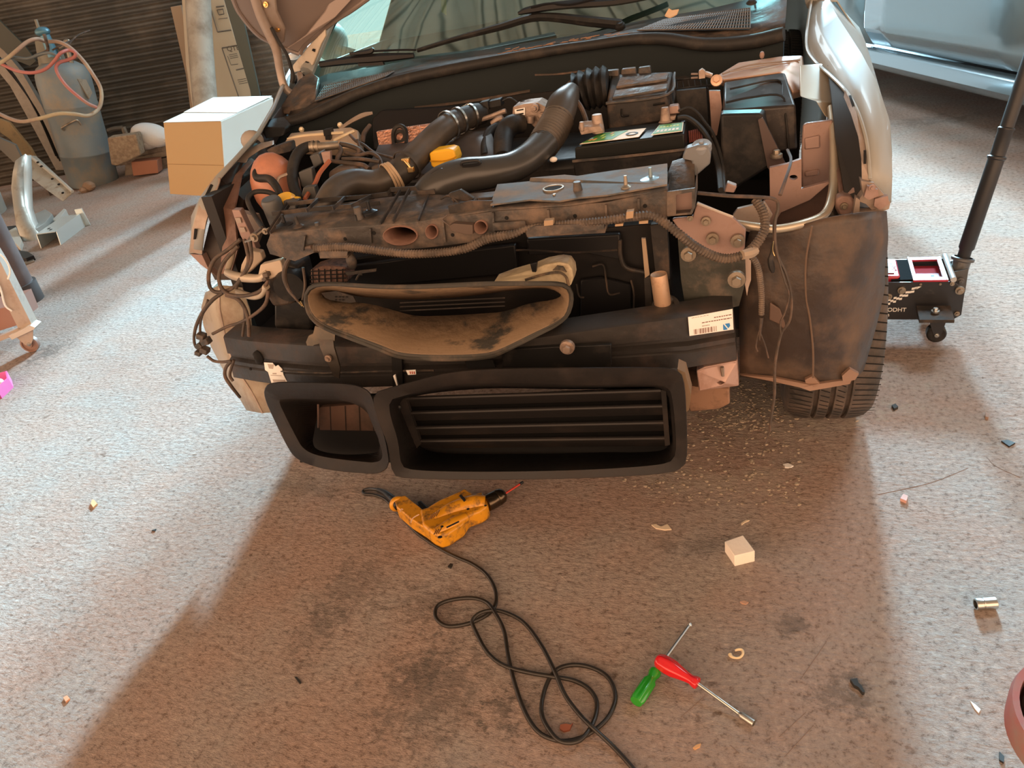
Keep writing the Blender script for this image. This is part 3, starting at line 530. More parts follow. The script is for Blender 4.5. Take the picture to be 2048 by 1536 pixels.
# ---- right side: bracket plate, silver tube, panels
b = MB(); b.ps([(1344, 440), (1352, 436), (1386, 433), (1394, 406), (1467, 436), (1492, 460), (1489, 503), (1450, 514), (1400, 494), (1368, 474)], .10, .012); bp_ = b.build('gusset_plate', m_pinkm, car, bev=.002)
b = MB()
for u, v, r in ((1380, 436, .006), (1412, 442, .009), (1425, 477, .012), (1475, 481, .013)): b.bolt(P(u, v, .095), NY, r)
sub(b, 'plate_bolt', m_dullst, bp_)
b = MB(); b.tp([(1394, 407, .10, 2.5), (1466, 434, .10, 2.5)], 5); sub(b, 'folded_edge', mat('cream_edge', (.7, .6, .5), .4, .3), bp_)
b = MB(); b.ps([(1355, 470), (1372, 478), (1446, 513), (1490, 503), (1492, 560), (1478, 612), (1440, 620), (1375, 640), (1362, 560)], .13, .02); b.build('headlamp_carrier', mat('green_black_dusty', (.035, .036, .028), .5, 0, dust=((.15, .11, .08), .5, .72, 15), bump=(30, .3)), car)
b = MB(); b.bolt(P(1377, 507, .115), NY, .015); b.bolt(P(1473, 557, .10), NY, .017); b.build('carrier_bolt', m_dullst, car)
b = MB(); b.ps([(1487, 515), (1502, 512), (1502, 560), (1497, 575), (1494, 592), (1491, 575), (1488, 560)], .15, .004); b.build('pointed_metal_tab', mat('cream_edge2', (.55, .42, .34), .5), car)
b = MB(); b.tp([(1470, 447, .14, 8), (1511, 453, .13, 8), (1552, 458, .13, 8.5), (1608, 447, .15, 8.5), (1650, 427, .20, 9), (1665, 385, .27, 9), (1668, 340, .32, 9), (1667, 270, .38, 8), (1662, 215, .46, 7)], 12, 7); b.build('silver_support_tube', mat('champagne_tube', (.52, .44, .33), .38, .6), car, smooth=80)
b = MB(); b.ps([(1606, 252), (1612, 247), (1666, 240), (1668, 360), (1615, 381), (1603, 376), (1603, 300)], .40, .012); sp = b.build('inner_wing_panel', m_pinkm, car, bev=.003)
b = MB(); b.ps([(1609, 277), (1640, 270), (1641, 296), (1609, 300)], .395, .006); b.ps([(1609, 345), (1638, 338), (1639, 350), (1610, 354)], .395, .006); sub(b, 'pressed_boss', m_pinkm, sp, bev=.003)
b = MB(); b.ps([(1539, 336), (1575, 328), (1603, 318), (1603, 378), (1664, 362), (1620, 400), (1562, 425), (1535, 470), (1500, 440), (1530, 400), (1540, 395)], .30, .012, holes=[ring(1587, 355, 8, 5)]); sq = b.build('front_wing_panel', m_pinkm, car, bev=.002)
b = MB(); b.ps([(1466, 430), (1475, 418), (1530, 405), (1545, 430), (1520, 470), (1490, 462)], .20, .01); b.build('lamp_mount_plate', m_primer, car)
b = MB(); b.ps([(1560, 425), (1620, 398), (1664, 365), (1664, 425), (1600, 450), (1540, 458)], .33, .01); b.build('dark_lower_panel', mat('dark_rust', (.10, .055, .04), .5, 0, dust=((.05, .03, .025), .5, .7, 9)), car)
b = MB(); b.ps([(1599, 132, .62), (1655, 128, .62), (1669, 205, .50), (1668, 243, .45), (1650, 232, .45), (1632, 203, .48), (1600, 193, .52)], None, .012); b.build('strut_brace_panel', mat('tan_metal', (.40, .33, .24), .45, .3), car, bev=.003)
b = MB(); b.ps([(1668, 250, .40), (1675, 245, .40), (1684, 330, .33), (1690, 378, .28), (1712, 372, .26), (1714, 388, .25), (1690, 392, .25), (1678, 390, .26), (1672, 330, .32)], None, .01); b.build('wing_edge_strip', m_pinkm, car)
# strut tower right and bolt
b = MB(); b.ps([(1432, 152, .66), (1478, 124, .72), (1560, 112, .74), (1606, 110, .74), (1614, 178, .60), (1585, 185, .56), (1575, 168, .58), (1560, 144, .62), (1445, 160, .63)], None, vec=(0, .02, -.02)); tw = b.build('strut_tower', mat('salmon_metal', (.46, .29, .21), .42, .3, dust=((.42, .34, .22), .5, .7, 8)), car, bev=.004)
b = MB(); b.tp([(1445, 148, .655, 2), (1500, 130, .685, 2), (1600, 120, .70, 2)], 5); b.tp([(1460, 143, .65, 1.5), (1530, 130, .67, 1.5), (1580, 126, .68, 1.5)], 5); sub(b, 'pressed_ridge', m_primer, tw)
b = MB(); b.ell(P(1524, 110, .70), (.006, .006, .009), 8); sub(b, 'tower_stud', m_pinkm, tw)
# fuse box / headlamp module box (large black boxes on the right)
def pbox(c8, bev=.004): b = MB(); b.hexa([P(*q) for q in c8[:4]], [P(*q) for q in c8[4:]]); return b
b = pbox([(1445, 222, .47), (1592, 210, .47), (1596, 300, .47), (1450, 320, .47), (1447, 163, .62), (1570, 143, .62), (1580, 230, .62), (1455, 250, .62)])
fx = b.build('fuse_box', mat('brown_black_box', (.020, .015, .013), .35, 0, dust=((.12, .09, .07), .52, .72, 12)), car, bev=.006)
b = MB(); b.tp([(1452, 205, .50, 2.2), (1500, 195, .505, 2.2), (1563, 192, .50, 2.2), (1572, 240, .465, 2.2), (1578, 310, .46, 2.2)], 6); b.tp([(1460, 178, .56, 2), (1555, 160, .58, 2), (1566, 190, .52, 2)], 6); sub(b, 'lid_ridge', m_black, fx)
b = pbox([(1441, 228, .40), (1525, 226, .40), (1545, 330, .40), (1443, 395, .40), (1441, 220, .46), (1530, 217, .46), (1550, 320, .46), (1450, 380, .46)]); b.build('relay_box', m_black, car, bev=.006)
b = MB(); b.ps([(1525, 235, .39), (1572, 330, .39), (1577, 345, .39), (1548, 352, .39), (1535, 335, .39), (1516, 240, .39)], None, .02); b.build('box_bracket', mat('brown_plastic', (.07, .045, .038), .4), car)
b = MB(); b.bolt(P(1553, 313, .38), UP, .012); b.build('ground_bolt', m_dullst, car)
b = MB(); b.ps([(1455, 366), (1474, 373), (1468, 386), (1448, 384)], .16, .02); b.build('pink_connector', m_pinkm, car, bev=.002)
# ---- airbox (ECU box) in front of the bulkhead
b = pbox([(1213, 205, .52), (1332, 188, .52), (1345, 240, .52), (1218, 262, .52), (1222, 148, .64), (1346, 142, .64), (1352, 190, .64), (1222, 200, .64)])
ab = b.build('air_filter_box', m_dustyd, car, bev=.005)
b = MB(); b.ps([(1232, 178, .575), (1334, 163, .585), (1338, 150, .615), (1240, 160, .605)], None, vec=(0, 0, .006)); b.ps([(1224, 200, .53), (1334, 182, .54), (1336, 172, .565), (1230, 186, .56)], None, vec=(0, 0, .006)); sub(b, 'lid_recess', m_dusty, ab, bev=.002)
b = MB(); b.tp([(1212, 207, .515, 3), (1335, 189, .52, 3), (1349, 146, .635, 3)], 6); sub(b, 'lid_seam', m_dusty, ab)
b = MB(); b.ps([(1241, 152), (1243, 139), (1270, 136), (1273, 150)], .64, .02); b.ps([(1276, 150), (1277, 136), (1300, 133), (1302, 148)], .64, .02); b.ps([(1211, 152), (1213, 142), (1236, 140), (1237, 153)], .63, .02); sub(b, 'sensor_plug', m_dusty, ab, bev=.002)
b = MB(); b.tp([(1243, 218, .51, 2), (1244, 232, .51, 2), (1258, 231, .51, 2)], 4); b.tp([(1306, 210, .51, 2), (1330, 206, .51, 2)], 4); sub(b, 'box_clip', m_black, ab)
b = MB(); b.tube([P(1155, 186, .60), P(1180, 178, .60), P(1217, 172, .60)], .045, 16, 6, corr=(.017, .10)); b.build('bellows', m_black, car, smooth=30)
b = MB(); b.tp([(1130, 185, .58, 9), (1150, 165, .60, 8), (1180, 152, .62, 7), (1215, 147, .63, 6)], 8); b.tp([(1118, 190, .56, 4), (1140, 165, .58, 4), (1158, 156, .6, 4)], 6); b.tp([(1148, 195, .52, 5), (1162, 215, .50, 5), (1172, 240, .48, 5), (1176, 262, .46, 5)], 8); b.build('taped_cable_bundle', m_wire, car)
b = MB()
for i in range(6): u = 1352+i*12; b.tp([(u, 160, .60, 1.5), (u+3, 178, .58, 1.5)], 4)
b.tp([(1350, 160, .60, 2), (1425, 153, .60, 2)], 4); b.tp([(1352, 178, .58, 2), (1425, 170, .58, 2)], 4); b.ps([(1352, 182), (1412, 176), (1420, 290), (1400, 300), (1360, 250)], .56, .02); lb = b.build('lattice_bracket', m_black, car)
b = MB(); b.ps([(1418, 182), (1440, 182), (1444, 215), (1434, 270), (1424, 275), (1420, 210)], .54, .012); b.build('pink_side_bracket', m_pinkm, car)
b = MB(); b.bolt(P(1433, 162, .56), V((0, -1, .5)), .013); cbt = b.build('earth_bolt', mat('copper_bolt', (.75, .5, .36), .35, .8), car)
b = MB(); b.tp([(1424, 152, .57, 5), (1410, 148, .57, 6), (1398, 150, .57, 7)], 8); b.ps([(1398, 142), (1404, 138), (1410, 142), (1410, 156), (1398, 158)], .56, .015); b.tp([(1396, 148, .57, 2), (1382, 148, .57, 2)], 5); b.tp([(1396, 155, .57, 2), (1382, 156, .57, 2)], 5); sub(b, 'bulb_holder', m_alu, cbt)
# ---- battery
bt = [(1149, 295, .36), (1368, 267, .36), (1370, 298, .36), (1150, 322, .36), (1219, 255, .47), (1373, 240, .47), (1378, 275, .47), (1222, 300, .47)]
b = pbox(bt); ba = b.build('battery', mat('battery_black', (.012, .013, .012), .35, spec=.25), car, bev=.003)
b = pbox([(1145, 322, .35), (1372, 299, .35), (1340, 338, .35), (1150, 360, .35), (1205, 300, .48), (1376, 280, .48), (1376, 310, .48), (1205, 340, .48)]); b.build('battery_tray', m_black, car, bev=.004)
b = MB(); b.tp([(1145, 323, .345, 3), (1260, 312, .345, 3), (1372, 299, .345, 3)], 6); sub(b, 'battery_lip', m_dusty, ba)
def lab(q, m_, nm, par, dz=.0015): b = MB(); b.slab([P(*k) for k in q], (0, -.0005, dz)); return sub(b, nm, m_, par)
m_green = mat('battery_green', (.06, .25, .05), .45); m_pale = mat('pale_label', (.80, .66, .48), .5)
TQ = [P(*q) for q in bt[:2]+bt[5:3:-1]]
def TP(s_, t_, h=.0): return TQ[0].lerp(TQ[1], s_).lerp(TQ[3].lerp(TQ[2], s_), t_)+V((0, 0, h))
def tlab(poly, h, m_, nm, t=.0008): b = MB(); b.slab([TP(x_, y_, h) for x_, y_ in poly], (0, 0, t)); return sub(b, nm, m_, ba)
tlab([(.03, .06), (.59, .06), (.57, .60), (.06, .60)], .003, m_pale, 'top_label'); tlab([(.045, .10), (.33, .10), (.38, .56), (.07, .56)], .004, m_green, 'green_label_field')
tlab([(.70, .06), (.985, .06), (.975, .72), (.70, .72)], .003, m_pale, 'top_label'); tlab([(.71, .10), (.975, .10), (.965, .68), (.71, .68)], .004, m_green, 'green_label_field')
b = MB(); b.lathe([(.013, 0), (.014, .001), (.009, .001), (.008, 0)], TP(.48, .30, .004), UP, 20); sub(b, 'ring_emblem', m_black, ba)
m_lime = mat('lime_print', (.5, .65, .15), .5); m_orp = mat('orange_print', (.7, .35, .1), .5)
for (x_, y_, mm) in ((.08, .16, m_orp), (.12, .16, m_orp), (.19, .22, m_lime), (.26, .30, m_lime), (.14, .36, m_lime), (.22, .42, m_orp)): tlab([(x_, y_), (x_+.025, y_), (x_+.025, y_+.09), (x_, y_+.09)], .005, mm, 'label_icon', .0004)
for k in range(6): tlab([(.735+k*.037, .18), (.76+k*.037, .18), (.76+k*.037, .30), (.735+k*.037, .30)], .005, m_white, 'label_print', .0004)
for k in range(6): tlab([(.735+k*.035, .46), (.76+k*.035, .46), (.76+k*.035, .53), (.735+k*.035, .53)], .005, m_lime, 'label_print', .0004)
b = MB(); b.ps([(1157, 256, .40), (1200, 253, .40), (1206, 262, .40), (1162, 270, .40)], None, vec=(0, .02, .01)); b.cyl(P(1164, 262, .40), P(1163, 244, .40), .005); b.lathe([(0, .03), (.011, .03), (.014, 0), (.014, -.01)], P(1196, 256, .42), UP); b.build('battery_clamp', m_alu, car, bev=.001)
b = MB(); b.lathe([(0, .028), (.008, .028), (.012, 0), (.016, -.004)], P(1331, 240, .47), UP); b.ps([(1322, 244), (1350, 240), (1352, 232), (1326, 234)], .47, .02); b.build('battery_clamp', m_alu, car, bev=.001)
b = MB(); b.ps([(1334, 230), (1337, 214), (1356, 211), (1360, 227)], .48, .03); b.build('terminal_plug', m_pinkm, car, bev=.003)
b = MB(); b.tp([(1357, 222, .48, 2.5), (1378, 215, .48, 2.5), (1395, 225, .47, 2.5), (1410, 245, .45, 3), (1425, 265, .43, 3), (1438, 300, .40, 4), (1446, 340, .34, 4), (1448, 385, .2, 4)], 6); b.tp([(1355, 236, .46, 5), (1375, 236, .46, 5.5), (1400, 255, .44, 6), (1422, 288, .41, 6), (1436, 330, .36, 6), (1442, 380, .2, 6)], 8); b.build('battery_cable', m_rubber, car)
b = MB()
for i in range(7): b.tp([(1378+i*4, 262-i, .45, 1.5), (1380+i*4, 285-i, .43, 1.5)], 4)
b.build('fuse_strip', mat('dark_red_wires', (.22, .07, .06), .5), car)
# ---- engine and hoses
b = MB(); A = pp([(735, 335, .42), (860, 350, .40), (985, 335, .40), (1000, 318, .42)]); B_ = pp([(757, 292, .55), (850, 284, .56), (905, 266, .58), (975, 255, .58)]); T_ = pp([(750, 310, .49), (858, 300, .49), (945, 280, .49), (985, 272, .49)])
b.loft([[q+V((0, 0, -.12)) for q in A], A, T_, B_, [q+V((0, .03, -.15)) for q in B_]]); ec = b.build('engine_cover', mat('brown_engine_cover', (.052, .042, .038), .5, 0, dust=((.10, .075, .06), .5, .8, 10)), car, bev=0, solid=.006, smooth=60)
b = MB(); b.box((.02, .55, .62), (.62, .30, .28)); b.build('engine_block', m_black, car, bev=.02)
b = MB(); b.ps([(745, 300, .60), (742, 240, .68), (760, 222, .70), (930, 212, .70), (938, 240, .66), (800, 262, .62), (775, 300, .60)], None, .02); b.build('rear_shroud', m_blackc, car, bev=.006)
b = MB(); b.ps([(753, 264, .60), (790, 258, .60), (862, 248, .61), (860, 278, .57), (800, 290, .56), (759, 298, .56)], None, vec=(0, .012, 0)); b.build('heat_shield', m_copper, car)
b = MB(); b.tp([(788, 290, .555, 4), (786, 270, .575, 4), (790, 257, .585, 4.5), (800, 252, .59, 4.5), (810, 258, .585, 4.5), (813, 272, .575, 4), (812, 288, .555, 4)], 8); b.lathe([(.010, 0), (.019, .001), (.019, .006), (.010, .006), (.010, 0)], P(800, 274, .58), (.1, -1, .6), 18); b.build('lifting_eye', m_black, car)
m_h1 = m_hoseg
b = MB(); b.tp([(640, 430, .16, 20), (655, 402, .18, 24), (676, 378, .22, 27), (708, 365, .26, 27), (750, 366, .29, 26), (790, 352, .32, 27), (818, 328, .36, 27), (850, 294, .42, 26), (880, 265, .47, 25), (908, 244, .52, 24)], 18, 7); tp1 = b.build('turbo_pipe', m_h1, car, smooth=80)
b = MB(); b.tp([(900, 250, .51, 25), (925, 238, .55, 23), (950, 230, .59, 22), (965, 228, .61, 20)], 16); sub(b, 'rubber_sleeve', m_rubber, tp1, smooth=80)
def band(p0, p1, r, m_, nm, par):
    b = MB(); a = P(*p0); c_ = P(*p1); ax = (c_-a).normalized(); b.lathe([(r, -.003), (r+.002, -.003), (r+.002, .003), (r, .003)], a, ax, 24); return sub(b, nm, m_, par)
for p0, p1, r in (((897, 251, .505), (925, 238, .55), .0345), ((918, 241, .54), (940, 233, .57), .0315), ((941, 233, .575), (960, 229, .6), .030)): band(p0, p1, r, m_steel, 'hose_clamp', tp1)
band((814, 331, .355), (840, 305, .40), .0375, m_hoseg, 'hose_clamp', tp1)
for k in range(3): band((778+k*6, 357-k*2, .31), (800+k*6, 345-k*3, .33), .0352, mat('tan_line', (.45, .32, .2), .6), 'paint_ring', tp1)
b = MB(); b.box(P(812, 322, .33), (.018, .012, .014)); b.box(P(822, 339, .32), (.014, .010, .012)); b.tp([(808, 320, .325, 3), (818, 332, .32, 3), (823, 342, .32, 3)], 6); sub(b, 'clamp_screw', m_brass, tp1, bev=.001)
b = MB(); b.box(P(897, 262, .49), (.016, .012, .02)); b.box(P(938, 229, .56), (.018, .012, .012)); sub(b, 'clamp_screw', m_dullst, tp1, bev=.001)
b = MB(); b.tp([(905, 238, .60, 4), (918, 226, .62, 7), (932, 219, .63, 9), (948, 219, .64, 9), (955, 228, .64, 8)], 12); b.build('brass_elbow', m_brass, car, smooth=80)
# large black air duct
b = MB(); b.tp([(835, 425, .17, 24), (848, 396, .19, 30), (880, 368, .21, 36), (925, 352, .24, 38), (975, 345, .26, 35), (1025, 334, .29, 32), (1062, 312, .33, 31), (1090, 284, .38, 31)], 18, 7, flat=(V((0, 0, 1)), .92)); ad = b.build('air_duct', mat('air_duct_plastic', (.040, .038, .035), .30, 0, dust=((.09, .075, .06), .5, .85, 7)), car, smooth=80)
b = MB(); b.tp([(1086, 290, .375, 31), (1104, 262, .42, 32), (1117, 236, .46, 31)], 18, 7, corr=(.0085, .05)); sub(b, 'duct_bellows', m_hoseg, ad, smooth=25)
b = MB(); b.tp([(1115, 240, .455, 31), (1124, 213, .49, 31), (1135, 195, .52, 25), (1145, 178, .55, 15)], 16, 6); sub(b, 'duct_neck', m_hoseg, ad, smooth=80)
b = MB(); b.tp([(923, 331, .215, 3), (926, 324, .215, 3), (955, 321, .22, 3), (958, 328, .22, 3), (925, 333, .215, 3)], 6); b.tp([(858, 357, .19, 3), (864, 349, .19, 3), (882, 339, .20, 3), (886, 344, .20, 3), (864, 358, .19, 3)], 6); sub(b, 'duct_clip', m_blackc, ad)
b = MB(); b.tp([(999, 250, .55, 8), (979, 264, .52, 9), (970, 288, .48, 9), (970, 312, .44, 9)], 12); b.build('breather_hose', m_rubber, car, smooth=80)
b = MB(); b.tp([(1045, 248, .54, 18), (1024, 250, .52, 20), (1010, 266, .50, 20), (1006, 290, .46, 19), (1006, 315, .42, 17)], 16); el = b.build('throttle_elbow', m_rubber, car, smooth=80)
b = MB(); b.tp([(1012, 254, .52, 4)]+[(1024+18*math.cos(a), 246+10*math.sin(a), .525, 3) for a in (-2.6, -2, -1.2, -.4, .3, .9)], 6); sub(b, 'hose_clamp', m_alu, el)
b = MB(); b.ps([(1024, 240), (1026, 214), (1048, 208), (1075, 205), (1092, 214), (1092, 240), (1072, 258), (1058, 244), (1042, 238)], .545, .06); b.bolt(P(1070, 216, .54), NY, .010); b.bolt(P(1084, 232, .54), NY, .009); b.cyl(P(1062, 246, .53), P(1062, 232, .53), .009); tb_ = b.build('throttle_body', m_alu, car, bev=.003)
b = MB(); b.ps([(1029, 219), (1050, 215), (1050, 230), (1031, 234)], .542, .001); lb_ = sub(b, 'throttle_label', m_white, tb_)
b = MB(); b.ps([(1033, 220), (1047, 217.5), (1047, 220), (1033, 222.5)], .541, .0005); b.ps([(1033, 228), (1047, 225.5), (1047, 228), (1033, 230.5)], .541, .0005); sub(b, 'label_print', m_black, tb_)
b = MB(); b.ps([(958, 206), (975, 202), (978, 220), (962, 226)], .60, .03); b.ps([(975, 204), (1000, 198), (1004, 212), (978, 217)], .61, .03); b.tp([(1004, 202, .61, 2), (1020, 196, .61, 2), (1035, 205, .6, 2)], 5); b.tp([(1040, 205, .59, 1.5), (1048, 202, .59, 1.5), (1056, 210, .58, 1.5)], 5); b.build('injector_plug', m_black, car, bev=.002)
b = MB(); b.tp([(960, 240, .58, 4), (985, 232, .58, 5), (1005, 224, .58, 5), (1012, 222, .58, 5)], 8); b.tp([(984, 248, .56, 6), (996, 240, .56, 7), (1006, 236, .56, 6)], 8); b.build('fuel_rail', m_alu, car)
# yellow oil filler cap
b = MB(); b.ps([(858, 307), (868, 302), (898, 298), (908, 301), (914, 318), (912, 326), (886, 334), (872, 339), (862, 333)], .38, .045); oc = b.build('oil_filler_cap', m_yellow, car, bev=.006)
b = MB(); b.tp([(860, 322, .375, 1.2), (885, 322, .375, 1.2), (905, 317, .375, 1.2), (913, 312, .375, 1.2)], 5); sub(b, 'cap_seam', mat('dark_yellow', (.6, .28, .01), .5), oc)
b = MB(); b.ell(P(1107, 319, .34), (.009, .008, .006)); b.build('white_plug', m_wfoam, car)
# left side of the bay
b = MB(); b.ps([(569, 283, .58), (581, 266, .64), (655, 260, .66), (702, 254, .66), (716, 260, .65), (719, 296, .58), (660, 294, .57), (585, 291, .57)], None, vec=(0, .02, -.03)); tw = b.build('strut_tower', mat('salmon_metal_left', (.55, .42, .30), .40, .35), car, bev=.004)
b = MB(); b.tp([(575, 279, .60, 3), (600, 272, .61, 3), (645, 268, .62, 3), (688, 265, .62, 3)], 6); b.tp([(668, 281, .59, 3), (690, 270, .60, 3), (708, 262, .62, 3)], 6); b.ell(P(603, 259, .66), (.008, .008, .008), 8); b.ell(P(680, 250, .67), (.008, .008, .008), 8); sub(b, 'pressed_ridge', mat('cream_ridge', (.75, .62, .42), .4, .3), tw)
b = MB(); b.ps([(646, 260), (660, 258), (662, 272), (648, 273)], .615, .02); b.ps([(650, 273), (661, 272), (661, 285), (652, 286)], .60, .01); sub(b, 'tower_clip', m_blackc, tw)
b = MB(); b.tp([(680, 258, .66, 3), (700, 244, .68, 4), (725, 231, .69, 5), (745, 226, .70, 3)], 6); b.build('metal_strap', m_primer, car)
b = MB(); b.ell(P(552, 372, .38), (.062, .06, .085), 20); dm = b.build('washer_reservoir', mat('salmon_plastic', (.48, .20, .12), .32, 0, dust=((.32, .14, .09), .45, .7, 12)), car)
b = MB(); b.ps([(532, 300, .42), (562, 288, .44), (580, 284, .44), (583, 303, .42), (540, 313, .41)], None, vec=(0, .03, 0)); b.build('foam_block', m_dustyd, car, bev=.004)
b = MB(); b.ps([(523, 255, .62), (533, 243, .66), (556, 240, .68), (570, 256, .64), (566, 272, .62), (530, 278, .60)], None, vec=(0, .04, 0)); b.build('seal_end_block', m_black, car, bev=.004)
b = MB(); b.ps([(472, 314, .46), (500, 296, .50), (520, 287, .52), (545, 282, .52), (545, 290, .50), (520, 300, .49), (494, 318, .46), (490, 326, .44), (474, 324, .44)], None, .008); b.build('small_hinge_bracket', m_primer, car)
b = MB(); b.ell(P(505, 282, .58), (.035, .02, .03)); b.build('rubber_buffer', mat('grey_buffer', (.30, .26, .22), .5), car)
b = MB(); b.tp([(640, 292, .44, 9), (617, 293, .43, 10), (597, 306, .40, 11), (586, 333, .36, 11), (586, 366, .32, 11), (597, 398, .27, 11), (606, 420, .22, 10)], 14); hz = b.build('coolant_hose', m_rubber, car, smooth=80)
b = MB(); b.tp([(618, 294, .425, 9.5), (650, 293, .44, 8.5), (676, 290, .46, 8)], 12); b.lathe([(.0125, -.003), (.015, -.003), (.015, .003), (.0125, .003)], P(627, 293, .43), (1, .2, 0), 18); b.lathe([(.0125, -.003), (.015, -.003), (.015, .003), (.0125, .003)], P(636, 293, .435), (1, .2, 0), 18); sub(b, 'steel_pipe', m_dullst, hz, smooth=60)
b = MB(); b.tp([(523, 333, .36, 5), (512, 345, .34, 7), (516, 356, .33, 8), (538, 358, .31, 8), (553, 374, .29, 8), (562, 392, .27, 7)], 10); b.build('coolant_hose', m_rubber, car, smooth=80)
b = MB(); b.tp([(555, 392, .25, 5), (535, 384, .25, 5), (510, 384, .24, 5), (496, 396, .22, 5), (499, 412, .20, 5), (512, 435, .17, 5), (526, 456, .12, 5)], 10); b.build('coolant_hose', m_rubber, car, smooth=80)
b = MB(); b.tp([(575, 348, .33, 3), (558, 356, .32, 3), (556, 370, .31, 3), (564, 388, .30, 3)], 6); b.build('reservoir_pipe', m_primer, car)
b = MB(); b.tp([(659, 322, .36, 5), (640, 345, .33, 5), (631, 365, .31, 5), (620, 382, .28, 5), (610, 398, .25, 5)], 6, flat=(V((0, 1, 0)), .4)); b.build('orange_strap', m_rustbrown, car)
b = MB(); b.ps([(642, 305), (660, 303), (661, 322), (648, 327)], .37, .01); b.build('pink_bracket', m_pinkm, car)
b = MB(); b.ps([(596, 345), (622, 335), (628, 365), (618, 384), (602, 372)], .33, .02); b.ps([(618, 312), (636, 306), (645, 326), (628, 338)], .38, .04); b.ps([(600, 400), (606, 375), (628, 372), (636, 400)], .27, .02); b.build('hose_bracket', mat('grey_bracket', (.06, .06, .058), .4), car, bev=.003)
b = MB(); b.ps([(656, 345), (670, 337), (705, 336), (722, 350), (700, 358), (680, 366), (660, 380), (656, 362)], .38, .05); b.build('thermostat_housing', mat('brown_housing', (.12, .085, .065), .5, 0, dust=((.2, .14, .1), .5, .7, 20)), car, bev=.008)
b = MB()
for L in ([(673, 290, .46, 5), (682, 300, .45, 5), (676, 314, .43, 5), (674, 322, .42, 4)], [(680, 288, .47, 5), (700, 292, .47, 5), (718, 300, .46, 5), (712, 312, .45, 4)], [(690, 305, .45, 4), (715, 311, .44, 4), (740, 306, .45, 4), (758, 316, .43, 4), (765, 335, .40, 4)],
          [(664, 322, .41, 4), (700, 327, .41, 5), (725, 330, .40, 5), (738, 338, .39, 5)], [(684, 318, .42, 4), (720, 318, .42, 4), (760, 324, .41, 4)], [(700, 270, .6, 3), (712, 282, .57, 3), (728, 290, .55, 3), (748, 305, .5, 3), (770, 312, .47, 3), (795, 318, .44, 3)], [(715, 280, .55, 3), (722, 300, .52, 3), (735, 310, .5, 3)],
          [(740, 250, .65, 4), (728, 268, .62, 5), (726, 285, .60, 4)], [(760, 345, .38, 3), (775, 330, .4, 3), (790, 318, .42, 3)]): b.tp(L, 8)
b.build('vacuum_hose', m_wire, car, smooth=60)
b = MB(); b.ps([(742, 334, .39), (756, 328, .40), (760, 342, .385), (746, 350, .38)], None, .02); b.ps([(760, 334, .385), (778, 332, .385), (782, 344, .38), (764, 350, .38)], None, .02); b.build('vacuum_valve', m_dusty, car, bev=.002)
# header caps behind the crossmember
b = MB(); b.lathe([(0, .030), (.020, .030), (.024, .022), (.024, -.03)], P(549, 420, .20), (0, -.15, 1), 24); b.ps([(566, 402), (590, 404), (592, 418), (568, 420)], .21, .03); b.build('reservoir_neck', mat('grey_neck', (.07, .07, .068), .4), car, bev=.002)
b = MB(); b.lathe([(0, .018), (.020, .017), (.027, .008), (.027, -.004)], P(572, 405, .24), (0, -.25, 1), 24); b.ps([(588, 395), (597, 397), (598, 403), (590, 408)], .235, .012); b.build('washer_cap', m_yellow, car, bev=.001)
# left rails and lamp mount
b = MB(); b.ps([(463, 420), (478, 420), (502, 470), (514, 500), (498, 506), (480, 470)], .18, .02); rl = b.build('front_rail', m_pinkm, car, bev=.002)
b = MB(); b.ps([(470, 436), (480, 436), (483, 446), (473, 447)], .175, .004); b.ps([(478, 455), (488, 455), (492, 464), (482, 465)], .175, .004); sub(b, 'rail_boss', m_primer, rl)
b = MB(); b.ps([(480, 425), (510, 432), (522, 462), (508, 498), (494, 460)], .22, .02); b.build('rail_inner_face', m_primer, car)
b = MB(); b.ps([(497, 500), (520, 505), (525, 520), (500, 545), (478, 555), (482, 530)], .14, .02); b.ps([(520, 530), (560, 520), (568, 545), (540, 560), (515, 552)], .10, .02); b.build('lamp_bracket', mat('beige_bracket', (.50, .40, .30), .5, .2), car, bev=.003)
b = MB(); b.bolt(P(510, 474, .06), NY, .010); b.bolt(P(531, 462, .06), NY, .007); b.tp([(490, 484, .07, 2), (505, 478, .06, 2), (525, 462, .06, 2), (560, 450, .06, 2)], 5); b.build('bolt', m_dullst, car)
b = MB(); b.tp([(455, 545, .15, 8), (470, 552, .13, 9), (495, 556, .11, 9), (520, 556, .10, 8), (536, 545, .10, 7)], 12); b.tp([(475, 583, .13, 6), (500, 592, .11, 7), (520, 590, .10, 7), (533, 572, .09, 7)], 12); b.tp([(455, 540, .16, 6), (462, 520, .18, 6), (466, 500, .2, 6)], 10); b.build('silver_air_pipe', mat('pale_alu_pipe', (.48, .40, .30), .45, .3), car, smooth=80)
b = MB(); b.ps([(533, 545), (560, 525), (590, 532), (600, 570), (585, 610), (545, 615), (530, 590)], .12, .08); b.build('horn_motor', m_dustyd, car, bev=.010)
b = MB(); b.lathe([(0, 0), (.035, 0), (.038, .01), (.038, .05), (.02, .06)], P(578, 575, .09), (-.3, 1, 0), 24); b.build('fan_motor', m_black, car)
b = MB(); b.ps([(548, 606), (612, 600), (626, 655), (600, 690), (560, 690), (548, 650)], .16, .06); b.build('radiator_side_tank', m_black, car, bev=.006)
m_br = mat('brick_brown_fins', (.13, .07, .05), .7, 0, dust=((.05, .03, .025), .5, .62, 60), bump=(55, 1.0))
b = MB(); b.ps([(620, 540), (645, 532), (690, 534), (694, 566), (622, 572)], .10, .05); cr_ = b.build('finned_block', m_br, car, bev=.004)
b = MB()
for i in range(6): b.tp([(625+i*12, 538, .098, 1.2), (626+i*12, 570, .098, 1.2)], 4)
for i in range(4): b.tp([(620, 543+i*8, .098, 1.2), (692, 540+i*8, .098, 1.2)], 4)
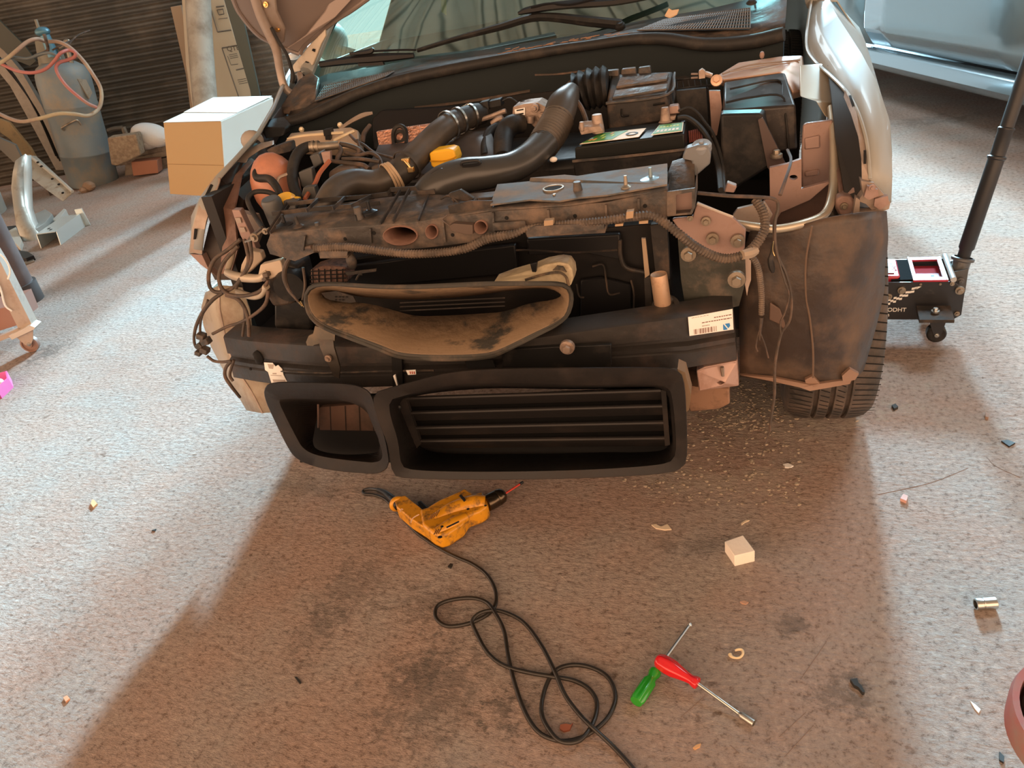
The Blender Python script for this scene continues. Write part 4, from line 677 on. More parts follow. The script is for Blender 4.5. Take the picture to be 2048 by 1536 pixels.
sub(b, 'fin_grid', m_hole, cr_)
b = MB(); b.tp([(586, 505, .04, 4), (572, 530, .05, 5), (569, 555, .05, 5), (578, 580, .05, 4), (590, 595, .04, 3), (600, 608, .04, 2)], 8); b.tp([(606, 535, .06, 3), (610, 570, .06, 3), (605, 600, .05, 3)], 6); b.tp([(560, 512, .06, 3), (585, 500, .05, 4), (625, 494, .02, 5)], 8); b.build('side_harness', m_wire, car)
b = MB(); b.tp([(598, 604, .035, 1.2), (604, 612, .035, 1.2)], 5); b.tp([(601, 602, .035, 1.2), (608, 614, .035, 1.2)], 5); b.build('bare_wire_end', m_brass, car)
# loom hanging left
b = MB()
for L in ([(481, 479, .14, 4), (455, 500, .13, 4), (430, 518, .12, 4), (418, 545, .11, 4), (419, 572, .11, 4), (431, 584, .11, 4), (452, 582, .11, 4), (470, 572, .11, 4), (485, 553, .11, 4), (497, 525, .11, 4), (494, 500, .12, 4), (489, 480, .14, 4)],
          [(476, 492, .13, 4), (448, 524, .12, 4), (438, 550, .11, 4), (441, 572, .1, 4), (456, 588, .10, 4), (485, 592, .09, 4), (515, 585, .09, 4), (530, 572, .09, 4), (536, 560, .09, 3)],
          [(445, 586, .11, 3.5), (425, 600, .10, 4), (407, 622, .10, 4), (393, 650, .10, 3.5), (388, 675, .10, 3), (391, 692, .10, 3), (400, 700, .1, 3)],
          [(452, 590, .10, 4), (475, 598, .10, 4), (490, 618, .10, 4), (497, 645, .09, 4), (498, 672, .09, 4)], [(470, 594, .10, 3), (485, 608, .10, 3), (490, 630, .10, 3), (487, 655, .10, 3), (485, 672, .10, 3)],
          [(537, 580, .09, 4), (531, 608, .09, 4), (510, 628, .09, 3.5), (480, 645, .10, 3), (455, 653, .10, 3), (425, 668, .10, 3)],
          [(414, 712, .1, 3), (428, 722, .1, 3), (445, 724, .09, 3), (462, 722, .08, 3)], [(463, 722, .08, 3), (452, 735, .08, 3.5), (450, 752, .08, 3.5), (462, 772, .08, 3.5), (480, 795, .09, 3)], [(468, 720, .08, 3), (462, 738, .08, 3), (460, 752, .08, 3), (466, 762, .08, 3)],
          [(500, 480, .13, 4), (503, 520, .11, 3.5), (490, 545, .11, 3.5), (478, 560, .11, 3.5), (472, 576, .11, 4)], [(524, 455, .07, 3), (505, 470, .1, 3), (498, 480, .12, 3)], [(416, 600, .1, 2.5), (402, 640, .1, 2.5), (400, 668, .1, 2.5)]): b.tp(L, 8)
b.build('wiring_loom', m_wire, car, smooth=60)
b = MB()
for (u, v, s_) in ((403, 672, 8), (412, 682, 9), (400, 690, 7), (410, 700, 8), (398, 705, 6), (534, 548, 6), (532, 556, 5)): b.box(P(u, v, .095), (rad(u, v, .095, s_*2), .02, rad(u, v, .095, s_*1.5)), Matrix.Rotation(.5*math.sin(u), 3, 'Y'))
b.build('connector', m_dusty, car, bev=.002)
# left wheel-arch liner, beige
A = pp([(412, 585, .30), (404, 615, .30), (408, 650, .29), (422, 690, .27), (440, 725, .25), (468, 775, .22), (494, 820, .20)]); B_ = pp([(440, 570, .24), (440, 615, .22), (448, 655, .21), (458, 700, .20), (476, 740, .18), (505, 785, .16), (526, 826, .15)]); C_ = pp([(485, 575, .24), (500, 620, .22), (505, 660, .21), (520, 700, .20), (530, 740, .18), (548, 785, .16), (565, 822, .15)])
b = MB(); b.loft([[q+V((-.01, .08, 0)) for q in A], A, B_, C_]); ll = b.build('wheel_arch_liner', mat('beige_plastic_liner', (.36, .30, .22), .42, 0, dust=((.22, .15, .10), .5, .7, 6)), car, solid=.004, smooth=60)
b = MB(); b.tube(B_, .004, 6); sub(b, 'liner_rib', m_primer, ll)
# ---- radiator pack
m_rad = mat('radiator_black', (.009, .0085, .0085), .45, 0, dust=((.025, .019, .016), .5, .8, 6), spec=.25)
b = MB(); b.ps([(600, 560), (690, 520), (1000, 470), (1330, 445), (1350, 640), (1345, 690), (1100, 720), (640, 740), (600, 700)], .19, .05); rd = b.build('radiator_shroud', m_rad, car, bev=.004)
b = MB(); b.ps([(692, 535), (860, 510), (1030, 490), (1035, 545), (880, 560), (700, 575)], .165, .02); b.ps([(1052, 478), (1240, 468), (1242, 520), (1160, 505), (1055, 510)], .17, .02); b.ps([(1160, 560), (1200, 555), (1262, 570), (1262, 640), (1160, 648)], .175, .01); sub(b, 'shroud_panel', m_blackc, rd, bev=.004)
b = MB(); b.tp([(1240, 480, .17, 4), (1241, 510, .17, 4.5), (1252, 535, .17, 4.5), (1290, 545, .17, 4.5)], 8); b.tp([(1185, 533, .175, 2), (1206, 530, .175, 2), (1212, 560, .175, 2), (1218, 588, .175, 2), (1240, 586, .175, 2)], 6); b.tp([(1153, 568, .17, 2), (1158, 592, .17, 2), (1168, 595, .17, 2)], 6); b.tp([(1262, 560, .17, 2), (1268, 590, .17, 2), (1266, 635, .17, 2)], 6); b.tp([(905, 505, .17, 2), (1050, 500, .17, 2), (1140, 505, .17, 2), (1235, 500, .17, 2)], 5); sub(b, 'shroud_rib', m_dustyd, rd)
b = MB(); b.ps([(1283, 477), (1291, 477), (1299, 550), (1290, 556)], .14, .006); b.build('beige_strip', mat('beige_strip', (.36, .26, .17), .6), car)
b = MB(); b.ps([(1288, 555), (1300, 553), (1306, 640), (1292, 645)], .14, .02); b.ps([(1300, 450), (1334, 445), (1340, 560), (1312, 560)], .15, .02); b.build('condenser_end', m_dustyd, car, bev=.002)
a0 = P(1317, 548, .09); a1 = P(1326, 611, .09)
b = MB(); rr = rad(1320, 580, .09, 17); b.lathe([(0, .003), (rr*.8, .003), (rr*.95, .0), (rr, .006), (rr, (a1-a0).length-.005), (rr*.9, (a1-a0).length)], a0, a1-a0, 24); dr = b.build('receiver_drier', mat('brown_alu_cylinder', (.60, .40, .26), .45, .6, dust=((.38, .22, .14), .5, .7, 22)), car, smooth=60)
b = MB(); b.lathe([(.018, 0), (.028, 0), (.028, .012), (.018, .012)], P(1332, 618, .09), (0, -.5, 1), 20); b.tp([(1336, 590, .10, 4), (1344, 602, .10, 5), (1340, 618, .10, 5)], 8); sub(b, 'drier_foot', m_dustyd, dr)
# ---- bumper beam
st = [((446, 672), (468, 757), .13), ((490, 679), (512, 765), .09), ((545, 684), (560, 772), .06), ((640, 690), (650, 780), .02), ((800, 694), (805, 774), -.02), ((960, 690), (960, 770), -.03), ((1150, 663), (1150, 745), -.02), ((1260, 647), (1262, 742), .0), ((1375, 631), (1376, 738), .035), ((1464, 613), (1474, 722), .08)]
rows = []
for (u0, v0), (u1, v1), Y in st:
    a = P(u0, v0, Y); c_ = P(u1, v1, Y); r_ = [a+V((0, .07, 0))]
    for t, o in ((0, .006), (.03, 0), (.40, 0), (.44, .012), (.52, .012), (.56, .0), (.64, .0), (.66, .006), (.70, 0), (.97, 0), (1, .006)): q = a.lerp(c_, t); r_.append(q+V((0, o, 0)))
    r_.append(c_+V((0, .07, 0))); rows.append(r_)
b = MB(); b.loft(rows, True); b.add(rows[0], [tuple(range(len(rows[0])))]); b.add(rows[-1], [tuple(reversed(range(len(rows[-1]))))])
bb = b.build('bumper_beam', mat('beam_black', (.028, .025, .023), .45, 0, dust=((.09, .055, .042), .5, .78, 9), bump=(50, .15)), car, smooth=40)
b = MB(); b.tp([(511, 705, .078, 8), (518, 714, .074, 11), (518, 724, .076, 8)], 10, flat=(V((0, 1, 0)), .8)); b.ell(P(501, 738, .085), (.004, .003, .004), 8); sub(b, 'beam_hole', m_hole, bb)
b = MB(); b.ps([(1005, 735), (1005, 700), (1110, 694), (1222, 690), (1222, 735)], -.035, .012); sub(b, 'beam_plate', m_black, bb, bev=.002)
b = MB(); b.bolt(P(1135, 693, -.05), NY, .0145); sub(b, 'beam_bolt', m_alu, bb)
b = MB(); b.ps([(929, 722), (984, 720), (990, 735), (935, 737)], -.038, .004); sub(b, 'beam_slot', m_hole, bb)
b = MB(); b.tp([(560, 742, .055, 2), (650, 746, .02, 2), (786, 742, -.02, 2), (868, 741, -.025, 2)], 6); sub(b, 'beam_edge_strip', m_dusty, bb)  # dusty strip along the lower part of the beam
# paper stickers
b = MB(); b.ps([(528, 725), (545, 726), (551, 733), (556, 730), (564, 738), (567, 750), (575, 765), (543, 767), (536, 744), (530, 740)], .052, .0012); stk = sub(b, 'torn_paper_label', m_white, bb)
b = MB(); b.ps([(535, 728), (548, 729), (546, 738), (538, 737)], .0515, .0003); b.ps([(545, 746), (553, 746), (553, 748.5), (545, 748.5)], .0515, .0003); b.ps([(541, 750), (563, 751), (563, 752.2), (541, 751.2)], .0515, .0003); b.ps([(545, 759), (570, 760), (571, 764), (547, 764)], .0515, .0003); sub(b, 'label_print', mat('faded_print', (.45, .38, .33), .7), bb)
lb0 = [(1376, 634.5), (1465, 618), (1467, 659), (1379, 672)]
def LP(s_, t_, Y0=.035, Y1=.075):
    a = (lb0[0][0]*(1-s_)+lb0[1][0]*s_, lb0[0][1]*(1-s_)+lb0[1][1]*s_); c_ = (lb0[3][0]*(1-s_)+lb0[2][0]*s_, lb0[3][1]*(1-s_)+lb0[2][1]*s_)
    return (a[0]*(1-t_)+c_[0]*t_, a[1]*(1-t_)+c_[1]*t_, Y0*(1-s_)+Y1*s_-.004)
def lq(s0, t0, s1, t1): return [LP(s0, t0), LP(s1, t0), LP(s1, t1), LP(s0, t1)]
b = MB(); b.ps(lq(0, 0, 1, 1), None, .0012); ls = sub(b, 'paper_label', m_white, bb)
b = MB(); bars = [(.11, .012), (.135, .03), (.175, .01), (.22, .012), (.245, .03), (.285, .015), (.31, .028), (.345, .01), (.365, .022), (.40, .012), (.425, .03), (.47, .012), (.495, .035), (.55, .01), (.575, .008), (.61, .012)]
for s0, w_ in bars: b.ps([(u, v, y-.0006) for u, v, y in lq(s0, .70, s0+w_*.8, .96)], None, .0004)
x = .14
random.seed(4)
for t0, s0, s1 in ((.24, .58, .97), (.40, .30, .97), (.08, .08, .46), (.57, .30, .48)):
    x = s0
    while x < s1:
        ww = random.uniform(.03, .07) if t0 < .5 else .015; b.ps([(u, v, y-.0006) for u, v, y in lq(x, t0, min(x+ww, s1), t0+(.045 if t0 > .1 else .015))], None, .0004); x += ww+.015
sub(b, 'label_print', mat('label_ink', (.22, .12, .09), .7), bb)
b = MB(); b.ps([(u, v, y-.0006) for u, v, y in [LP(.77, .68), LP(.83, .66), LP(.92, .66), LP(.93, .80), LP(.86, .96), LP(.77, .96)]], None, .0004); lg = sub(b, 'blue_logo', mat('logo_blue', (.03, .22, .55), .5), bb)
b = MB(); b.ps([(u, v, y-.0010) for u, v, y in [LP(.78, .66), LP(.81, .66), LP(.89, .93), LP(.87, .94)]], None, .0003); sub(b, 'logo_stroke', m_white, bb)
# strap bracket left of the duct
b = MB(); b.ps([(612, 684), (617, 672), (626, 668), (630, 652), (645, 656), (670, 668), (669, 682), (650, 684), (628, 690), (626, 692), (614, 691)], -.02, .006); br = b.build('strap_bracket', mat('olive_metal', (.13, .11, .085), .45, .3, dust=((.22, .16, .11), .5, .7, 14)), car)
b = MB(); b.ps([(637, 679, -.02), (666, 679, -.02), (668, 695, -.03), (674, 715, -.032), (680, 736, -.03), (678, 757, -.02), (666, 752, -.02), (660, 735, -.03), (649, 715, -.032), (640, 695, -.03)], None, .005); sub(b, 'strap', mat('dark_strap', (.05, .042, .035), .5, .2, dust=((.13, .09, .07), .5, .7, 16)), br)
b = MB(); b.bolt(P(657, 716, -.036), NY, .008); sub(b, 'strap_bolt', m_alu, br)
b = MB(); b.ps([(786, 752), (790, 750), (795, 770), (794, 774)], -.07, .004); b.build('white_tie', m_white, car)
b = MB(); b.ps([(812, 741), (831, 740), (832, 749), (816, 750)], -.06, .002); wt = b.build('small_tag', m_white, car)
b = MB()
for i in range(3): b.ps([(819+i*4, 743), (821+i*4, 743), (822+i*4, 748), (820+i*4, 748)], -.061, .0005)
sub(b, 'tag_print', mat('tag_red', (.5, .08, .05), .6), wt)
b = MB(); b.ps([(783, 712), (803, 712), (806, 790), (786, 790)], -.03, .01); b.build('grille_bracket', m_black, car)
# ---- crash can and lower rail right
b = MB(); b.ps([(1393, 742, .06), (1408, 735, .06), (1474, 722, .10), (1478, 772, .10), (1398, 782, .06)], None, .06, holes=[[(1433, 766, .075), (1441, 762, .075), (1450, 766, .075), (1441, 771, .075)]]); cc = b.build('crash_can', m_pinkl, car, bev=.002)
b = MB(); b.tp([(1444, 734, .075, 4), (1446, 752, .078, 3)], 6); sub(b, 'pressed_crease', m_primer, cc)
b = MB(); b.ps([(1372, 770, .12), (1392, 775, .11), (1458, 778, .12), (1460, 808, .12), (1440, 818, .12), (1380, 824, .12), (1372, 810, .12)], None, .10); b.build('lower_rail', mat('brown_rail', (.32, .18, .11), .6, .1, dust=((.14, .08, .05), .45, .65, 20)), car, bev=.004)
# ---- lower grille frame, deep funnel with two openings
def resamp(poly, n):
    q = [V((a[0], a[1], 0)) for a in poly]; q.append(q[0]); L = [0]
    for i in range(1, len(q)): L.append(L[-1]+(q[i]-q[i-1]).length)
    out = []; j = 0
    for i in range(n):
        d = L[-1]*i/n
        while L[j+1] < d: j += 1
        out.append(q[j].lerp(q[j+1], (d-L[j])/(L[j+1]-L[j])))
    return out
def smooth_poly(p, it=2):
    for _ in range(it):
        n = len(p); p = [x_ for i in range(n) for x_ in (p[i].lerp(p[(i+1) % n], .25), p[i].lerp(p[(i+1) % n], .75))]
    return p
def scoop(outer, inner, Yo, Yi, rim, n=80):
    """outer / inner: pixel outlines; Yo(u), Yi(u): depth of rim and throat"""
    o = smooth_poly([V((a, c_, 0)) for a, c_ in outer]); i_ = smooth_poly([V((a, c_, 0)) for a, c_ in inner])
    o = resamp([(q.x, q.y) for q in o], n); i_ = resamp([(q.x, q.y) for q in i_], n)
    O = [P(q.x, q.y, Yo(q.x)) for q in o]; I = [P(q.x, q.y, Yi(q.x)) for q in i_]
    return O, I
out_L = [(528, 792), (532, 770), (556, 764), (640, 766), (700, 768), (728, 776), (744, 790), (752, 830), (772, 880), (780, 948), (700, 944), (640, 936), (592, 918), (574, 890), (552, 845)]
in_L = [(556, 800), (566, 795), (640, 796), (700, 797), (728, 800), (742, 840), (764, 890), (768, 928), (700, 922), (640, 914), (606, 900), (590, 870), (572, 835)]
thr_L = [(636, 812), (660, 806), (700, 806), (735, 808), (750, 850), (764, 885), (768, 905), (700, 912), (640, 905), (622, 890), (630, 850)]
out_R = [(744, 788), (775, 778), (830, 762), (900, 744), (1000, 737), (1150, 736), (1325, 735), (1356, 740), (1368, 760), (1372, 840), (1374, 915), (1364, 940), (1300, 949), (1150, 956), (960, 959), (800, 956), (784, 946), (778, 890), (752, 830)]
in_R = [(776, 800), (800, 792), (860, 776), (920, 765), (1000, 762), (1150, 768), (1310, 766), (1338, 772), (1346, 795), (1352, 850), (1354, 905), (1344, 926), (1290, 934), (1150, 942), (960, 945), (820, 942), (800, 930), (796, 880), (780, 835)]
thr_R = [(800, 800), (830, 790), (900, 780), (1000, 774), (1150, 778), (1318, 774), (1330, 790), (1336, 840), (1338, 885), (1320, 902), (1150, 908), (960, 910), (850, 906), (836, 880), (816, 840)]
m_gr = mat('grille_black', (.015, .0135, .013), .48, 0, dust=((.038, .028, .023), .5, .8, 7), bump=(70, .08), spec=.3)
fy = lambda u: -.155+.06*((u-950)/420)**2
def frame(o, i_, t_, nm):
    n = 96
    o = resamp([(q.x, q.y) for q in smooth_poly([V((a, c_, 0)) for a, c_ in o])], n); i2 = resamp([(q.x, q.y) for q in smooth_poly([V((a, c_, 0)) for a, c_ in i_])], n); t2 = resamp([(q.x, q.y) for q in smooth_poly([V((a, c_, 0)) for a, c_ in t_])], n)
    R0 = [P(q.x, q.y, fy(q.x)+.10) for q in o]; R1 = [P(q.x, q.y, fy(q.x)+.004) for q in o]
    R2_ = [P(q.x*.97+k.x*.03, q.y*.97+k.y*.03, fy(q.x)) for q, k in zip(o, i2)]; R3 = [P(q.x, q.y, fy(q.x)+.006) for q in i2]; R4 = [P(q.x, q.y, fy(q.x)+.13) for q in t2]
    b = MB(); b.loft([R0, R1, R2_, R3, R4], True); return b, R4
b, tL = frame(out_L, in_L, thr_L, 'l'); b2, tR = frame(out_R, in_R, thr_R, 'r'); b.add(b2.v, b2.f)
gf = b.build('lower_grille_frame', m_gr, car, solid=.003, smooth=50)
# louvres
b_ = None
for (u0, v0, u1, v1, h) in ((806, 797, 1322, 781, 10), (812, 826, 1327, 812, 12), (822, 856, 1331, 845, 12), (832, 882, 1333, 876, 12)):
    a = P(u0, v0, -.045); c_ = P(u1, v1, -.045); bq = MB(); bq.tube([a, a.lerp(c_, .5), c_], .0045, 8, 3); hh = V((0, 0, -.036)); bq.hexa([a, c_, c_+V((0, .020, -.034)), a+V((0, .020, -.034))], [a+V((0, .004, .003)), c_+V((0, .004, .003)), c_+V((0, .024, -.032)), a+V((0, .024, -.032))])
    sub(bq, 'louvre', m_gr, gf)
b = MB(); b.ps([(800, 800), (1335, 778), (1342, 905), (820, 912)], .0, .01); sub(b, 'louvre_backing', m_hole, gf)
b = MB(); b.ps([(1322, 780), (1332, 780), (1340, 890), (1330, 892)], -.05, .01); b.ps([(792, 800), (812, 798), (842, 888), (825, 905)], -.05, .01); sub(b, 'louvre_end_plate', m_gr, gf)
b = MB(); b.ell(P(797, 815, -.06), (.007, .005, .007), 10); b.ell(P(803, 848, -.06), (.005, .005, .005), 10); sub(b, 'end_plate_rivet', m_black, gf)
b = MB(); b.ps([(632, 815), (765, 805), (778, 862), (640, 860)], .04, .01); bp2 = b.build('intercooler_face', mat('brown_intercooler', (.10, .055, .038), .6, 0, dust=((.05, .03, .02), .5, .7, 10)), car)
b = MB()
for u in (660, 690, 718, 745): b.tp([(u, 812, .037, .8), (u+2, 861, .037, .8)], 4)
sub(b, 'vertical_fin', m_hole, bp2)
b = MB(); b.tp([(638, 800, .0, 3), (690, 799, .0, 3), (735, 800, .0, 3)], 6); b.tp([(634, 792, -.01, 2), (636, 805, -.01, 2), (636, 855, .02, 1.5)], 5); b.build('pink_pipe', m_pinkm, car)
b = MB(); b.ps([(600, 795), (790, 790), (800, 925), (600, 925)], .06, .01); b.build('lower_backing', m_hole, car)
b = MB(); b.ps([(1355, 738), (1370, 745), (1382, 790), (1378, 820), (1372, 825), (1366, 780)], -.06, .04); b.build('frame_side_bracket', mat('tan_bracket', (.22, .15, .09), .6), car)
# ---- large air intake ring with dust
fo = lambda u: -.10+.10*((u-870)/280)**2
fi = lambda u: .045
o_ = [(610, 596), (618, 574), (650, 566), (720, 572), (800, 575), (900, 571), (980, 567), (1070, 567), (1125, 567), (1143, 580), (1143, 612), (1128, 642), (1060, 676), (1010, 702), (975, 716), (900, 719), (800, 716), (765, 700), (700, 676), (645, 655), (618, 632)]
i_ = [(640, 590), (655, 580), (700, 590), (780, 597), (850, 598), (950, 590), (1030, 578), (1100, 574), (1130, 585), (1115, 600), (1060, 606), (1010, 625), (960, 628), (900, 632), (830, 634), (790, 622), (740, 608), (690, 603), (660, 602)]
n = 96
o2 = resamp([(q.x, q.y) for q in smooth_poly([V((a, c_, 0)) for a, c_ in o_])], n); i2 = resamp([(q.x, q.y) for q in smooth_poly([V((a, c_, 0)) for a, c_ in i_])], n)
R0 = [P(q.x, q.y, fo(q.x)+.05) for q in o2]; R1 = [P(q.x, q.y, fo(q.x)) for q in o2]; R2_ = [P(q.x*.9+k.x*.1, q.y*.9+k.y*.1, fo(q.x)-.001) for q, k in zip(o2, i2)]
Rm = [P(q.x*.5+k.x*.5, q.y*.5+k.y*.5, fo(q.x)*.4+.03) for q, k in zip(o2, i2)]; R3 = [P(k.x, k.y, fi(k.x)) for k in i2]; R4 = [P(k.x, k.y, fi(k.x)+.06) for k in i2]
b = MB(); b.loft([R2_, Rm, R3], True); ai = b.build('air_intake_scoop', m_duct, car, solid=.003, smooth=60)
b = MB(); b.loft([R0, R1, R2_], True); b.tube(R1+[R1[0]], .0035, 6, 1); sub(b, 'scoop_rim', m_ductrim, ai, solid=.003, smooth=60)
b = MB(); b.loft([R3, R4], True); sub(b, 'scoop_throat', m_black, ai, smooth=60)
for k in range(3):
    b = MB(); b.tp([(800, 606+k*8, .07, 1.6), (1010, 596+k*8, .07, 1.6)], 4); sub(b, 'throat_vane', m_dustyd, ai)
b = MB(); b.ps([(985, 566, .0), (1020, 553, .02), (1064, 540, .03), (1090, 530, .03), (1118, 525, .03), (1136, 528, .03), (1144, 540, .03), (1146, 556, .02), (1142, 572, .0), (1120, 572, .0)], None, vec=(0, .045, 0)); dc_ = b.build('scoop_back_duct', m_cream, car, bev=.006)
b = MB(); b.tp([(1050, 560, .0, 3), (1090, 548, .01, 3), (1118, 545, .015, 3), (1132, 554, .01, 3), (1137, 572, -.01, 3)], 6); b.ps([(1105, 541), (1114, 532), (1126, 534), (1133, 545), (1120, 540)], .02, .004); sub(b, 'duct_seam', m_duct, dc_)
b = MB(); b.ps([(1060, 528), (1074, 525), (1072, 545), (1064, 544)], .015, .01); b.build('duct_clip', m_blackc, car, bev=.001)
b = MB(); b.ps([(642, 586), (672, 582), (706, 592), (712, 604), (700, 606), (660, 600), (650, 595)], .02, .004); dsp = b.build('perforated_tab', m_dustyd, car)
b = MB()
for k in range(7): b.ell(P(672+(k % 4)*7, 594+(k//4)*6, .018), (.003, .001, .002), 6)
sub(b, 'tab_hole', m_hole, dsp)
b = MB(); b.ps([(690, 545), (752, 538), (752, 543), (694, 551)], .05, .004); b.tp([(712, 560, .04, 2), (718, 550, .04, 2), (724, 549, .04, 2)], 5); b.ell(P(703, 522, .06), (.012, .01, .02)); b.build('small_bracket', m_dusty, car)
b = MB(); b.tp([(905, 402, .11, 5), (925, 388, .12, 6), (945, 400, .11, 5)], 6); b.tp([(880, 398, .1, 3), (900, 392, .11, 3), (930, 412, .08, 3), (960, 395, .1, 3)], 5); b.ps([(896, 388), (920, 380), (948, 398), (936, 404), (905, 400)], .10, .012); b.ps([(955, 396), (985, 394), (985, 412), (958, 414)], .09, .01); b.ps([(895, 412), (940, 402), (985, 402), (984, 420), (900, 432)], .045, .006); b.build('bonnet_catch', m_dustyd, car, bev=.002)
b = MB(); b.ps([(898, 452), (908, 447), (945, 450), (946, 468), (936, 470), (902, 462)], .015, .015); b.tp([(895, 430, .02, 1.5), (885, 440, .02, 1.5), (900, 452, .015, 1.5)], 5); b.build('harness_plug', mat('brown_plug', (.09, .06, .045), .5), car, bev=.002)
# ---- mud liner right, a bent plastic sheet in front of the wheel
L0 = [(1500, 462), (1484, 520), (1480, 590), (1479, 660), (1480, 720), (1480, 752)]
L1 = [(1570, 458), (1560, 520), (1556, 590), (1552, 660), (1555, 720), (1560, 766)]
L2 = [(1650, 436), (1640, 500), (1636, 580), (1632, 660), (1632, 720), (1636, 776)]
L3 = [(1720, 425), (1716, 500), (1710, 580), (1702, 650), (1700, 710), (1700, 762)]
L4 = [(1772, 422), (1775, 478), (1768, 540), (1768, 575), (1752, 650), (1726, 740)]
rows = []
for j, (L, yy) in enumerate(zip((L0, L1, L2, L3, L4), (.17, .14, .13, .15, .22))): 
    rows.append([P(u, v, yy+.010*math.sin(i*1.3+j)) for i, (u, v) in enumerate(L)])
rr_ = []
for r_ in rows: rr_.append(crom(r_, 4))
cols = list(zip(*rr_)); rr_ = [crom(list(c_), 4) for c_ in cols]
b = MB(); b.loft(rr_); lr = b.build('mud_liner', m_liner, car, solid=.003, smooth=80)
b = MB(); b.ps([(1610, 760, .125), (1625, 752, .125), (1640, 768, .125), (1628, 775, .125), (1612, 770, .125)], None, .01); b.ps([(1684, 752, .13), (1700, 738, .13), (1718, 748, .14), (1710, 760, .14), (1686, 764, .13)], None, .01); b.ps([(1480, 750, .16), (1550, 764, .13), (1600, 775, .12), (1620, 782, .12), (1700, 768, .14), (1704, 758, .14), (1620, 770, .12), (1550, 756, .13)], None, .008); sub(b, 'torn_edge', mat('tan_torn_plastic', (.26, .16, .11), .6), lr)
b = MB(); b.tp([(1624, 452, .12, 2), (1612, 520, .12, 2), (1612, 590, .12, 2), (1620, 640, .12, 2), (1626, 700, .12, 2), (1626, 755, .12, 2)], 5); sub(b, 'liner_crease', mat('liner_mud', (.14, .09, .06), .7), lr)
b = MB(); b.ps([(1540, 605), (1560, 618), (1568, 640), (1582, 665), (1576, 668), (1556, 648), (1538, 640)], .125, .006); sub(b, 'liner_patch', mat('liner_mud2', (.11, .065, .045), .6), lr, bev=.002)
# dry debris on the cowl
for L, lb in (([(1525, 45, .90), (1536, 33, .92), (1568, 27, .93), (1560, 40, .90), (1545, 46, .90)], 'curled tan dead leaf lying at the right end of the cowl vent'), ([(1330, 36, .96), (1338, 22, .97), (1344, 26, .97), (1358, 24, .97), (1354, 33, .96), (1340, 40, .95)], 'small clump of dry straw and leaf on the cowl below the wiper')):
    b = MB(); b.slab([P(*q)+V((0, 0, .004)) for q in L], (0, 0, .003)); o = b.build('dry_leaf', mat('dead_leaf', (.62, .42, .25), .8)); tag(o, lb, 'leaf')
b = MB(); random.seed(3)
for k in range(60):
    u = random.uniform(1000, 1250); v = 112-.145*(u-1000)+random.uniform(-3, 7)-3; q = P(u, v, .835)+V((0, 0, .008)); a = random.uniform(-.6, .6); d = V((math.cos(a), math.sin(a)*.3, random.uniform(-.1, .2)))*random.uniform(.006, .014); b.tube([q-d, q+d], .0008, 4, 1)
o = b.build('pine_needle_litter', mat('brown_litter', (.35, .2, .12), .9)); tag(o, 'strip of brown plant litter along the bonnet seal', 'litter'); o['kind'] = 'stuff'
# ================================================================== THINGS ON THE FLOOR IN FRONT
def G(u, v, h=0.0): return PZ(u, v, h)
# ---- power drill lying on its side
a0 = G(868, 1062, .035); a1 = G(1008, 985, .035)       # body axis, rear to chuck tip
dr = thing('power_drill', (a0.lerp(a1, .5).x, a0.lerp(a1, .5).y, 0), 'worn yellow corded drill with black chuck lying on the concrete', 'drill')
ax = (a1-a0); L_ = ax.length; ax = ax.normalized(); sd = V((-ax.y, ax.x, 0)); U = V((0, 0, 1))
def fr3(s_, t_, z): return a0+ax*(s_*L_)+sd*t_+U*(z-.035)
h0 = G(800, 1008, .03); hd_ = (h0-fr3(.24, .0, .035)); 
# body silhouette on the floor plane (extruded upward, bevelled)
def outl(L): return [G(u, v, .008) for u, v in L]
MD = .030
def outm(L, z): 
    q = [G(u, v, MD) for u, v in L]
    return [V((k.x, k.y, z)) for k in q]
body = [(969, 994), (951, 999), (932, 987), (921, 994), (878, 1013), (858, 1026), (842, 1031), (848, 1063), (866, 1077), (882, 1084), (896, 1080), (926, 1060), (937, 1043), (960, 1035), (976, 1025), (979, 1018)]
b = MB(); b.slab(outm(body, .008), (0, 0, .042)); bd = b.build('motor_housing', m_drill, dr, bev=.011, smooth=60)
b = MB(); b.tube([G(872, 1066, .044), G(905, 1048, .046), G(932, 1034, .044)], [.012, .016, .012], 14, 5); b.tube([G(868, 1040, .040), G(905, 1022, .040), G(945, 1010, .040), G(972, 1009, .038)], [.014, .022, .025, .022], 16, 5); sub(b, 'housing_bulge', m_drill, bd, smooth=80)
b = MB(); b.slab(outm([(801, 1003), (792, 1013), (796, 1024), (822, 1046), (850, 1064), (862, 1040), (846, 1026), (836, 1018), (814, 1000)], .010), (0, 0, .036)); b.lathe([(0, -.004), (.016, -.004), (.021, .0), (.022, .006), (.018, .012)], G(796, 1009, .030), G(796, 1009, .030)-G(810, 1024, .030), 20); hn_ = b.build('handle', m_drill, dr, bev=.010, smooth=70)
b = MB(); b.slab([G(838, 1024, .022), G(836, 1016, .022), G(846, 1013, .022), G(860, 1028, .022), G(856, 1034, .022)], (0, 0, .022)); b.build('trigger', m_blackc, dr, bev=.004)
ck0 = G(976, 1006, .038); ck1 = G(1009, 988, .038); cx = (ck1-ck0).normalized(); cl = (ck1-ck0).length
b = MB(); b.lathe([(0, -.004), (.020, -.004), (.021, cl*.1), (.021, cl*.48), (.0205, cl*.5), (.020, cl*.52), (.021, cl*.56), (.019, cl*.85), (.012, cl*1.0), (.006, cl*1.02), (0, cl*1.02)], ck0, cx, 28); b.build('chuck', mat('blackened_steel', (.10, .075, .05), .25, .9), dr, smooth=45)
